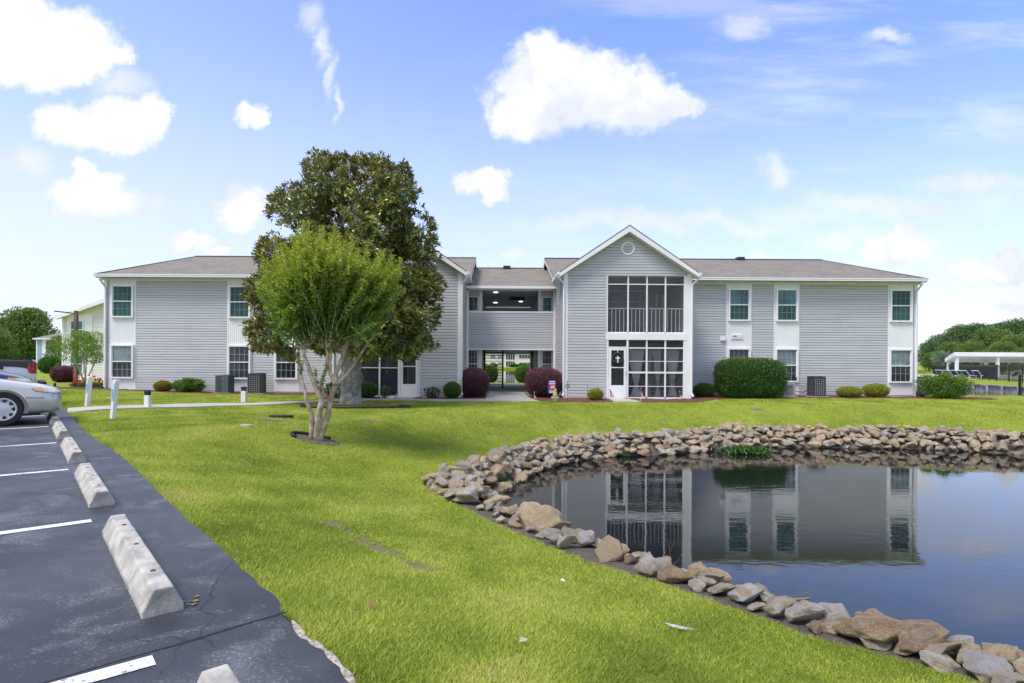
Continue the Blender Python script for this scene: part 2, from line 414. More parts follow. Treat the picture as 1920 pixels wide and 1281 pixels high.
me.vertices.add(nv); me.vertices.foreach_set('co', np.stack([XX.ravel(), YY.ravel(), ZZ], 1).ravel())
me.loops.add(q.size); me.loops.foreach_set('vertex_index', q.ravel())
me.polygons.add(len(q)); me.polygons.foreach_set('loop_start', np.arange(0, q.size, 4)); me.polygons.foreach_set('use_smooth', np.ones(len(q), bool))
me.update(calc_edges=True)
STREAK = [tuple(G(612, 978)[:2]), tuple(G(690, 1020)[:2]), tuple(G(800, 1068)[:2])]
SPOTS = [(G(600, 944), .10), (G(500, 788), .8), (G(590, 772), .7), (G(690, 790), .5), (G(1420, 768), .5), (G(560, 938), .06), (G(860, 1150), .12), (G(980, 1230), .1), (G(520, 838), .25), (G(700, 975), .15), (G(1000, 1090), .12)]  # round darker ground patches where the blades are thinned out
def dirt_and_spots(x, y):
    inn = inpoly(x, y, POND); d = pdist(x, y, POND)
    a = np.where(inn, 1.0, np.clip(1 - d / .07, 0, 1))
    s = pdist(x, y, STREAK, False); a = np.maximum(a, .47 * np.clip(1.6 - s / .15, 0, 1))
    e = pdist(x, y, EDGE, False); a = np.maximum(a, np.clip(1.2 - e / .06, 0, 1) * .8)
    for p, r in SPOTS:
        a = np.maximum(a, .6 * np.clip(1.3 - np.hypot(x - p.x, (y - p.y) * 1.6) / r, 0, 1))
    return a
at = me.attributes.new('dirt_and_spots', 'FLOAT', 'POINT'); at.data.foreach_set('value', dirt_and_spots(XX.ravel(), YY.ravel()))
a2_ = me.attributes.new('straw', 'FLOAT', 'POINT'); a2_.data.foreach_set('value', np.clip(1.6 - pdist(XX.ravel(), YY.ravel(), STREAK, False) / .12, 0, 1))
gm = bpy.data.materials.new('lawn'); gm.use_nodes = True; t = NT(gm.node_tree); b = t.n['Principled BSDF']
co = t.node('ShaderNodeTexCoord').outputs['Object']
n1 = t.noise(co, .35, 5, .6); n2 = t.noise(co, 2.2, 5, .7); n3 = t.noise(t.vm('MULTIPLY', co, (1, .6, 1)), 26, 5, .8)
gcol = t.mix(t.rng(n1, .35, .65), (.21, .27, .03), (.35, .41, .05))
gcol = t.mix(t.rng(n2, .4, .72, 0, .6), gcol, (.42, .44, .05))
gcol = t.mix(t.rng(n3, .42, .68, 0, .7), gcol, (.11, .16, .02))
n4 = t.noise(co, .9, 3, .6)
gcol = t.mix(t.rng(n4, .62, .74, 0, .55), gcol, (.34, .28, .12))
soil = t.mix(t.noise(co, 38, 5, .8), (.03, .025, .02), (.36, .30, .24)); soil = t.mix(t.rng(t.noise(co, 5, 4, .7), .45, .65, 0, .7), soil, (.13, .11, .095))
da = t.node('ShaderNodeAttribute', attribute_name='dirt_and_spots').outputs['Fac']
df = t.m('ADD', da, t.m('MULTIPLY', t.m('SUBTRACT', t.noise(co, 14, 4, .7), .5), .9))
gcol = t.mix(t.rng(df, .35, .65), gcol, soil)
gcol = t.mix(t.m('MULTIPLY', t.node('ShaderNodeAttribute', attribute_name='straw').outputs['Fac'], t.rng(t.noise(co, 24, 5, .8), .30, .62, .35, 1.0)), gcol, t.mix(t.noise(co, 45, 4, .8), (.14, .09, .05), (.52, .40, .25)))
t.l.new(gcol, b.inputs['Base Color']); b.inputs['Roughness'].default_value = .9; b.inputs['Specular IOR Level'].default_value = .15
t.l.new(t.node('ShaderNodeBump', {'Height': n3, 'Strength': 1.0, 'Distance': .06}).outputs[0], b.inputs['Normal'])
me.materials.append(gm)
ground = tag(meshobj('ground', me), 'green lawn sloping down to the pond', 'lawn', kind='structure')
# asphalt
am = bpy.data.materials.new('asphalt'); am.use_nodes = True; t = NT(am.node_tree); b = t.n['Principled BSDF']
co = t.node('ShaderNodeTexCoord').outputs['Object']
a1 = t.noise(co, .55, 4, .6); a2 = t.noise(co, 1.5, 5, .65, dist=.6); a3 = t.noise(co, 150, 3, .7); a4 = t.noise(co, 60, 4, .75)
ac = t.mix(t.rng(a1, .35, .65), (.034, .036, .041), (.074, .077, .085))
ac = t.mix(t.rng(a2, .50, .70, 0, .65), ac, (.165, .17, .185))  # pale worn patches and speckle, with the asphalt's sheen painted in as colour
worn_sheen = t.m('MULTIPLY', t.rng(a2, .46, .64), t.rng(a4, .54, .62))
ac = t.mix(t.m('MULTIPLY', worn_sheen, .85), ac, (.34, .35, .37))
ac = t.mix(t.rng(a3, .3, .7, 0, .45), ac, (.03, .032, .042))
ac = t.mix(t.rng(t.noise(co, 1.15, 3, .55, dist=.3), .60, .72, 0, .55), ac, (.022, .022, .026))
cr_ = t.node('ShaderNodeTexVoronoi', {'Vector': t.vm('ADD', co, t.vm('MULTIPLY', t.noise(co, 2, 3, .6, True), (.6, .6, 0))), 'Scale': .55}, feature='DISTANCE_TO_EDGE')
crk = t.m('MULTIPLY', t.rng(cr_.outputs[0], .006, .0), t.rng(t.noise(co, .8, 2), .5, .6))
ac = t.mix(t.m('MULTIPLY', crk, .8), ac, (.012, .012, .014))
t.l.new(ac, b.inputs['Base Color']); t.l.new(t.rng(a2, .35, .7, .42, .72), b.inputs['Roughness'])
hh = t.m('ADD', t.m('MULTIPLY', a3, .6), a4)
t.l.new(t.node('ShaderNodeBump', {'Height': hh, 'Strength': .55, 'Distance': .006}).outputs[0], b.inputs['Normal'])
rr = random.Random(5)
def jag(poly, amp, step):
    out = []
    for i in range(len(poly) - 1):
        a, b_ = np.array(poly[i]), np.array(poly[i + 1]); n = max(1, int(np.linalg.norm(b_ - a) / step))
        for k in range(n):
            p = a + (b_ - a) * k / n; out.append((p[0] + rr.uniform(-amp, amp), p[1] + rr.uniform(-amp, amp)))
    return out + [poly[-1]]
mb = MB(); poly = jag(EDGE_FULL, .012, .10) + PARK[-2:]
mb.prism(poly, PZ - .035, PZ)
tag(mb.build('parking_lot', am), 'dark asphalt parking lot with white stall lines', 'parking lot', kind='structure')
# seam: the sealed strip in front overlaps as a thin slab
S0, S1 = gz(535, 1150, PZ), gz(150, 1262, PZ)
mb = MB(); d = (Vector((*S1, 0)) - Vector((*S0, 0))).normalized()
pts = [Vector((*S0, 0)) + d * (k * .25) + Vector((0, 1, 0)) * rr.uniform(-.012, .012) for k in range(22)]
for k in range(21):
    a, c = pts[k], pts[k + 1]; ww = rr.uniform(.004, .010); nrm = Vector((-d.y, d.x, 0)) * ww
    mb.face([a - nrm + Vector((0, 0, PZ + .002)), c - nrm + Vector((0, 0, PZ + .002)), c + nrm + Vector((0, 0, PZ + .002)), a + nrm + Vector((0, 0, PZ + .002))])
tag(mb.build('pavement_seam', mat('seam_tar', (.012, .012, .013), .7)), 'dark seam line crossing the asphalt', 'pavement seam', kind='structure')
mb = MB(); sa = [Vector((*gz(*p, PZ), 0)) for p in ((548, 1164), (569, 1195), (590, 1206), (610, 1220), (630, 1240), (651, 1264), (668, 1290))]
for i in range(len(sa) - 1):
    for q in range(4):
        a, c = sa[i].lerp(sa[i + 1], q / 4), sa[i].lerp(sa[i + 1], (q + 1) / 4); d_ = (c - a).normalized(); nr = Vector((d_.y, -d_.x, 0)); w0, w1 = (.004 + .016 * abs(math.sin(i * 2.1 + q * .6)), .004 + .016 * abs(math.sin(i * 2.1 + q * .6 + .6)))
        mb.face([a - nr * w0 * .8 + Vector((0, 0, PZ + .004)), a + nr * w0 + Vector((0, 0, PZ + .002)), c + nr * w1 + Vector((0, 0, PZ + .002)), c - nr * w1 * .8 + Vector((0, 0, PZ + .004))][::-1])
tag(mb.build('sand_strip', mat('pale_sand', (.36, .31, .24), .95, bump=(70, 1), var=(40, .5))), 'pale sandy grit along the asphalt edge', 'sand', kind='structure')
# stall lines
pm = bpy.data.materials.new('line_paint'); pm.use_nodes = True; t = NT(pm.node_tree); b = t.n['Principled BSDF']
co = t.node('ShaderNodeTexCoord').outputs['Object']
wn = t.rng(t.m('ADD', t.noise(co, 45, 4, .7), t.m('MULTIPLY', t.noise(co, 4, 2), .5)), .93, .80)
t.l.new(t.mix(wn, (.09, .095, .115), (.72, .72, .70)), b.inputs['Base Color']); b.inputs['Roughness'].default_value = .7
S_A = np.array([-2.29, 3.70]); STEP = np.array([-1.79, 2.18])
STOPS = [S_A + STEP * k for k in (-1, 0, 1, 2, 3, 4, 5, 6)]
for k in range(8):
    a = (S_A + STEP * (k - .5)) - hu * .12; a = a + (hu * .0)
    L = 5.0; hw = .05
    c = [a - hv * hw, a + hv * hw, a + hv * hw - hu * L, a - hv * hw - hu * L]
    mb = MB(); mb.face([(p[0], p[1], PZ + .004) for p in c])
    tag(mb.build('stall_line', pm), 'white painted stall line on the asphalt', 'painted line', 'white stall lines', 'structure')
# wheel stops
nm = ['closest to the camera, cut off by the bottom edge', 'the largest fully seen, beside the crack in the asphalt', 'second whole one from the camera', 'third whole one from the camera', 'small in the distance just before the silver car', 'under the bumper of the silver car', 'in front of the dark blue car', 'by the tail of the white pickup']
for k, c in enumerate(STOPS):
    th = thing('wheel_stop', 'concrete wheel stop ' + nm[k], 'wheel stop', (c[0], c[1], PZ), math.atan2(hv[1], hv[0]), 'concrete wheel stops along the parking edge')
    mb = MB(); L = .91; prof = [(-.095, .0), (-.095, .03), (-.045, .135), (.045, .135), (.095, .03), (.095, 0)]
    r2 = random.Random(k); n = 14; rings = []
    for i in range(n + 1):
        x = -L + 2 * L * i / n; st = len(mb.v); rings.append(st)
        for (y, z) in prof: mb.v.append((x + (r2.uniform(-.006, .006) if i in (0, n) else 0), y + r2.uniform(-.0012, .0012), z + (r2.uniform(-.0015, .0015) if z > 0 else 0)))
    for i in range(n):
        for j in range(5):
            mb.f.append((rings[i] + j, rings[i] + j + 1, rings[i + 1] + j + 1, rings[i + 1] + j)); mb.mi.append(0)
    mb.f.append(tuple(rings[0] + j for j in reversed(range(6)))); mb.mi.append(0)
    mb.f.append(tuple(rings[n] + j for j in range(6))); mb.mi.append(0)
    mb.build('concrete_block', M['oldconcrete'], th, bevel=.008)
    for x in (-.6, .0, .55):
        m2 = MB(); m2.lathe([(.014, .125), (.014, .1395), (.006, .142)], x, .0, 8); m2.build('steel_pin', mat('rusty_steel', (.12, .05, .025), .8) if 'rusty_steel' not in bpy.data.materials else bpy.data.materials['rusty_steel'], th)
# water
wm = bpy.data.materials.new('pond_water'); wm.use_nodes = True; t = NT(wm.node_tree); b = t.n['Principled BSDF']
co = t.node('ShaderNodeTexCoord').outputs['Object']
b.inputs['Base Color'].default_value = (.006, .008, .010, 1); b.inputs['Roughness'].default_value = .01; b.inputs['IOR'].default_value = 1.62
wv = t.m('ADD', t.noise(t.vm('MULTIPLY', co, (1, 2.2, 1)), 2.6, 3, .5), t.m('MULTIPLY', t.noise(t.vm('MULTIPLY', co, (1, 2.4, 1)), 14, 2, .5), .11))
amp = t.rng(t.noise(co, .22, 2), .35, .65, .35, 1.0)
t.l.new(t.node('ShaderNodeBump', {'Height': wv, 'Strength': amp, 'Distance': .0026}).outputs[0], b.inputs['Normal'])
mb = MB(); mb.face([(-60, -20, -1.1), (900, -20, -1.1), (900, 900, -1.1), (-60, 900, -1.1)])
tag(mb.build('water', wm), 'dark calm pond water reflecting the building', 'water', kind='structure')
# far shores
mb = MB()
mb.face([(-140, 190, -.5), (500, 190, -.5), (900, 700, 1), (-300, 700, 1)]); mb.face([(-140, 190, -1.3), (500, 190, -1.3), (500, 190, -.5), (-140, 190, -.5)])
tag(mb.build('far_shore', gm), 'grassy far shore behind the building', 'shore', kind='structure')
BH = [(40.2, 30), (41.6, 38), (44.2, 49.8), (46.5, 59), (52, 74), (60, 100)]
mb = MB()
FN = [(43.5, 34), (45.5, 45), (49.1, 58), (54.2, 67.7), (64, 86.5), (66, 100)]
for i in range(5):
    mb.face([(*BH[i], -.38), (*FN[i], -.15), (*FN[i + 1], -.15), (*BH[i + 1], -.38)][::-1])
    mb.face([(*FN[i], -.15), (200, FN[i][1] - 5, -.1), (200, FN[i + 1][1], -.1), (*FN[i + 1], -.15)][::-1])
mb.face([(*BH[0], -.38), (200, 20, -.2), (200, 29, -.1), (*FN[0], -.15)]); 
tag(mb.build('pool_lawn', gm), 'grass bank around the pool area', 'lawn', kind='structure')
# beds and walks
mulch = bpy.data.materials.new('mulch'); mulch.use_nodes = True; t = NT(mulch.node_tree); b = t.n['Principled BSDF']
co = t.node('ShaderNodeTexCoord').outputs['Object']
n1 = t.noise(co, 22, 5, .8); n2 = t.noise(t.vm('MULTIPLY', co, (1, 3, 1)), 30, 4, .8)
t.l.new(t.mix(t.rng(n1, .3, .7), (.06, .018, .012), (.30, .10, .065)), b.inputs['Base Color']); b.inputs['Roughness'].default_value = .95
t.l.new(t.node('ShaderNodeBump', {'Height': n2, 'Strength': 1., 'Distance': .04}).outputs[0], b.inputs['Normal'])
BEDS = []
def sheet(name, pts, dz_, m_, label, cat, kind='structure', n=1, rough=.0, seed=1, th=.05):
    BEDS.append(list(pts))
    """a slab following the ground: outline pts (x,y) triangulated on a small grid"""
    x0, y0 = min(p[0] for p in pts), min(p[1] for p in pts); x1, y1 = max(p[0] for p in pts), max(p[1] for p in pts)
    bm = bmesh.new(); vs = [bm.verts.new((p[0], p[1], 0)) for p in pts]; bm.faces.new(vs)
    for ax, a0, a1 in ((0, x0, x1), (1, y0, y1)):
        nn = max(1, int((a1 - a0) / .35))
        for k in range(1, nn):
            no = (1, 0, 0) if ax == 0 else (0, 1, 0); cpt = (a0 + (a1 - a0) * k / nn, 0, 0) if ax == 0 else (0, a0 + (a1 - a0) * k / nn, 0)
            bmesh.ops.bisect_plane(bm, geom=bm.verts[:] + bm.edges[:] + bm.faces[:], plane_co=cpt, plane_no=no)
    rg = random.Random(seed)
    for v in bm.verts: v.co.z = H1(v.co.x, v.co.y) + dz_ + rg.uniform(-rough, rough)
    r_ = bmesh.ops.extrude_face_region(bm, geom=bm.faces[:]);
    for g in r_['geom']:
        if isinstance(g, bmesh.types.BMVert): pass
    vv = [g for g in r_['geom'] if isinstance(g, bmesh.types.BMVert)]
    for v in bm.verts:
        if v not in set(vv) and False: pass
    ex = set(vv)
    for v in bm.verts:
        if v not in ex: v.co.z -= th
    bmesh.ops.recalc_face_normals(bm, faces=bm.faces[:])
    me_ = bpy.data.meshes.new(name); bm.to_mesh(me_); bm.free(); me_.materials.append(m_)
    return tag(meshobj(name, me_), label, cat, kind=kind)
def wob(pts, amp, step, seed=3):
    rg = random.Random(seed); out = []
    for i in range(len(pts)):
        a, b_ = Vector(pts[i]).to_2d(), Vector(pts[(i + 1) % len(pts)]).to_2d(); n = max(1, int((b_ - a).length / step))
        for k in range(n):
            p = a.lerp(b_, k / n); out.append((p.x + rg.uniform(-amp, amp) * (k > 0), p.y + rg.uniform(-amp, amp) * (k > 0)))
    return out
sheet('mulch_bed', wob([(-21.2, 27.6), (-20.8, 26.2), (-18.6, 25.55), (-9, 25.35), (-6.75, 25.3), (-6.75, 26.6), (-17.9, 26.6), (-18.2, 27.8)], .05, .6), .03, mulch, 'red mulch bed along the left wing', 'mulch bed', rough=.02)
sheet('mulch_bed', wob([(-7.0, 22.75), (-4.75, 22.95), (-4.75, 23.85), (-6.9, 23.85), (-6.9, 25.2), (-7.9, 25.2)], .04, .6), .03, mulch, 'red mulch bed under the left screened porch', 'mulch bed', rough=.02)
sheet('mulch_bed', wob([(-3.55, 22.95), (-.62, 22.9), (-.55, 24.9), (-.95, 27.9), (-1.6, 27.9), (-1.6, 23.85), (-3.2, 23.85)], .03, .6), .03, mulch, 'red mulch bed left of the breezeway walk', 'mulch bed', rough=.02)
sheet('mulch_bed', wob([(1.35, 22.1), (2.4, 21.8), (4.2, 21.9), (4.45, 23.85), (2.68, 23.85), (2.6, 27.9), (1.9, 27.9), (1.2, 24.9)], .04, .6), .03, mulch, 'red mulch bed right of the breezeway walk', 'mulch bed', rough=.02)
sheet('mulch_bed', wob([(5.3, 21.9), (7.6, 22.2), (8.8, 23.9), (10.4, 25.0), (19.0, 25.3), (21.0, 24.7), (21.5, 25.8), (19.2, 27.4), (18.9, 26.6), (7.75, 26.6), (7.7, 23.85), (5.0, 23.85)], .05, .6), .03, mulch, 'red mulch bed along the right wing', 'mulch bed', rough=.02)
W1 = gz(137, 781, .1); W2 = gz(137, 775, .1)
walk = [(W1[0] - .1, W1[1] - .05), (-6.9, 20.3), (-5.9, 21.35), (-4.8, 21.85), (1.45, 21.9), (1.2, 24.2), (1.1, 28.0), (-.5, 28.0), (-.6, 24.2), (-.55, 22.85), (-5.4, 22.75), (-6.6, 21.9), (-7.6, 20.95), (W2[0] - .25, W2[1] + .15)]
sheet('walkway', walk, .035, M['walk'], 'pale concrete walkway leading to the breezeway', 'walkway')
sheet('doorstep', [(-4.7, 22.86), (-3.5, 22.86), (-3.25, 23.84), (-4.15, 23.84)], .035, M['walk'], 'concrete step at the left screen door', 'doorstep')
sheet('doorstep', [(4.25, 21.95), (5.25, 21.95), (5.15, 23.84), (4.35, 23.84)], .035, M['walk'], 'concrete step at the right screen door', 'doorstep')
# tree rings
def ring(name, c, rx, ry, a0, a1, label):
    mb = MB(); pts = []
    for k in range(31):
        a = R(a0 + (a1 - a0) * k / 30); x, y = c[0] + rx * math.cos(a), c[1] + ry * math.sin(a); pts.append((x, y, H1(x, y) + .05))
    mb.tube(pts, .035, 6)
    mb2 = [(p[0], p[1]) for p in pts]
    return tag(mb.build(name, M['edging'], smooth=True), label, 'garden edging')
# ---------------------------------------------------------------- apartment building
YW, YG, YC = 26.65, 23.9, 28.0
CXB = .5
def lap(name, regs, org, u, n, m_, parent, h=.1165, z0=.0, deep=.030):
    """lapped siding: regs = list of (fa, fb, zb, zt); fa/fb numbers or functions of z giving the horizontal extent"""
    mb = MB(); org, u, n = Vector(org), Vector(u), Vector(n); Z = Vector((0, 0, 1))
    for fa, fb, zb, zt in regs:
        k = math.floor((zb - z0) / h)
        while z0 + k * h < zt:
            a = max(zb, z0 + k * h); c = min(zt, z0 + (k + 1) * h); k += 1
            if c - a < .004: continue
            A0, A1 = (fa(a), fa(c)) if callable(fa) else (fa, fa); B0, B1 = (fb(a), fb(c)) if callable(fb) else (fb, fb)
            if B0 - A0 < .01: continue
            if B1 < A1: A1 = B1 = (A1 + B1) / 2
            o1, o2 = deep, .0; mid = a + (c - a) * .64
            Am, Bm = A0 + (A1 - A0) * .64, B0 + (B1 - B0) * .64
            p0, p1 = org + u * A0 + Z * a + n * o1, org + u * B0 + Z * a + n * o1
            q0, q1 = org + u * Am + Z * mid + n * (o1 * .80), org + u * Bm + Z * mid + n * (o1 * .80)
            s0, s1 = org + u * A1 + Z * c + n * o2, org + u * B1 + Z * c + n * o2
            mb.face([p0, p1, q1, q0]); mb.face([q0, q1, s1, s0])
            mb.face([org + u * A0 + Z * a, org + u * B0 + Z * a, p1, p0])
    return mb.build(name, m_, parent)
bld = thing('apartment_building', 'long two-storey grey sided apartment building with two screened gable porches and a central breezeway', 'building', (CXB, YG, 0))
BO = Vector((CXB, YG, 0))
def bp(o):
    """keep world coordinates while parenting to the building"""
    o.parent = bld; o.matrix_parent_inverse = Matrix.Translation(-BO); return o
def bbuild(mb, name, m_, **k): return bp(mb.build(name, m_, None, **k))
EZ = 5.15
# white vertical-board panels on the wings
panR = [(10.24, 11.40), (12.40, 13.56), (17.58, 18.72)]
panL = [(-17.73, -16.55), (-12.40, -11.26), (-10.27, -9.14)]
WX = {'L': (-17.95, -6.70), 'R': (7.70, 18.87)}
for sd_, pans in (('L', panL), ('R', panR)):
    x0, x1 = WX[sd_]; cuts = [x0] + [v for p in pans for v in p] + [x1]
    regs = [(cuts[i], cuts[i + 1], .06, EZ) for i in range(0, len(cuts), 2)]
    bp(lap('siding_wall', regs, (0, YW, 0), (1, 0, 0), (0, -1, 0), M['siding'], None))
    # shell: back, end and side walls as lapped siding too
    xe = x0 if sd_ == 'L' else x1; s = -1 if sd_ == 'L' else 1
    bp(lap('siding_wall', [(YW, 36.2, .06, EZ)], (xe, 0, 0), (0, 1, 0), (s, 0, 0), M['siding'], None))
    mb = MB(); mb.box(x0, x1, YW + .02, 36.15, 0, EZ)
    bbuild(mb, 'wall', M['siding'])
    # corner boards
    mb = MB(); mb.box(xe - .06 + (-.02 if s > 0 else .0), xe + .06, YW - .035, YW + .08, .03, EZ) if s > 0 else mb.box(xe - .05, xe + .08, YW - .035, YW + .08, .03, EZ)
    bbuild(mb, 'corner_board', M['white'])
    # foundation strip
    mb = MB(); mb.box(x0, x1, YW - .006, YW + .02, -.2, .06); bbuild(mb, 'foundation', M['greytrim'])
def window(cx, z0, z1, wd, Y, gu, gl, name='window', nvert=3, casing=.07):
    """double-hung window: casing, two sashes, panes and muntins"""
    mb = MB(); hw = wd / 2; zm = (z0 + z1) / 2
    c = casing
    mb.box(cx - hw - c, cx - hw, Y - .05, Y + .04, z0 - c, z1 + c); mb.box(cx + hw, cx + hw + c, Y - .05, Y + .04, z0 - c, z1 + c)
    mb.box(cx - hw, cx + hw, Y - .05, Y + .04, z1, z1 + c); mb.box(cx - hw, cx + hw, Y - .06, Y + .04, z0 - c, z0)
    mb.box(cx - hw, cx + hw, Y - .032, Y + .02, zm - .022, zm + .022)
    for zz0, zz1, yy in ((z0, zm, -.012), (zm, z1, -.002)):
        mb.box(cx - hw, cx - hw + .025, Y + yy - .01, Y + .03, zz0, zz1); mb.box(cx + hw - .025, cx + hw, Y + yy - .01, Y + .03, zz0, zz1)
    w_ = bbuild(mb, name, M['white'], bevel=.004)
    for gm_, a, c2, y_ in ((gu, zm, z1, .012), (gl, z0, zm, .004)):
        m2 = MB(); m2.box(cx - hw, cx + hw, Y + y_, Y + y_ + .01, a, c2); p = m2.build('pane', gm_, w_)
        p.matrix_parent_inverse = Matrix.Identity(4)
        m3 = MB()
        for k in range(1, nvert + 1):
            x = cx - hw + wd * k / (nvert + 1); m3.box(x - .008, x + .008, Y + y_ - .004, Y + y_, a + .001, c2 - .001)
        zc = (a + c2) / 2; m3.box(cx - hw, cx + hw, Y + y_ - .006, Y + y_ - .001, zc - .008, zc + .008)
        q_ = m3.build('muntins', M['muntin'] if gm_ in (M['g_teal'], M['g_tealL']) else M['muntin2'], w_)
    return w_
def panel(x0, x1):
    mb = MB(); y = YW
    mb.box(x0, x1, y - .012, y + .015, .06, EZ)
    n = 11; w0 = (x1 - x0 - .1) / n
    for k in range(n):
        a = x0 + .05 + k * w0; mb.box(a + .006, a + w0 - .006, y - .024, y - .011, .08, EZ - .02)
    mb.box(x0, x0 + .05, y - .030, y - .0115, .06, EZ); mb.box(x1 - .05, x1, y - .030, y - .0115, .06, EZ)
    bbuild(mb, 'board_panel', M['white'])
gR = [(M['g_tealL'], M['g_teal']), (M['g_tealL'], M['g_teal']), (M['g_teal'], M['g_teal'])]
gR2 = [(M['g_grey'], M['g_grey']), (M['g_pale'], M['g_grey']), (M['g_pale'], M['g_grey'])]
gL = [(M['g_teal'], M['g_teal'])] * 3
gL2 = [(M['g_pale'], M['g_grey']), (M['g_grey'], M['g_grey']), (M['g_grey'], M['g_dark'])]
for pans, gu, gl, dxx in ((panR, gR, gR2, 0), (panL, gL, gL2, 0)):
    for i, (a, c) in enumerate(pans):
        panel(a, c); m_ = (a + c) / 2 + .0
        window(m_, 3.46, 4.80, .86, YW - .06, *gu[i]); window(m_, .70, 2.10, .90, YW - .06, *gl[i])
# small bits on the right wing
mb = MB(); mb.box(9.98, 10.2, YW - .10, YW - .015, 2.5, 2.68); bbuild(mb, 'junction_box', M['white'], bevel=.01)
mb = MB(); mb.box(10.45, 10.98, YW - .05, YW - .024, 2.56, 2.80)
for k in range(3): mb.box(10.50, 10.98, YW - .065, YW - .05, 2.59 + k * .07, 2.625 + k * .07)
vv = bbuild(mb, 'wall_vent', M['white'])
mb = MB(); mb.box(10.56, 10.70, YW - .07, YW - .064, 2.69, 2.73); mb.build('vent_slot', M['dark'], vv)
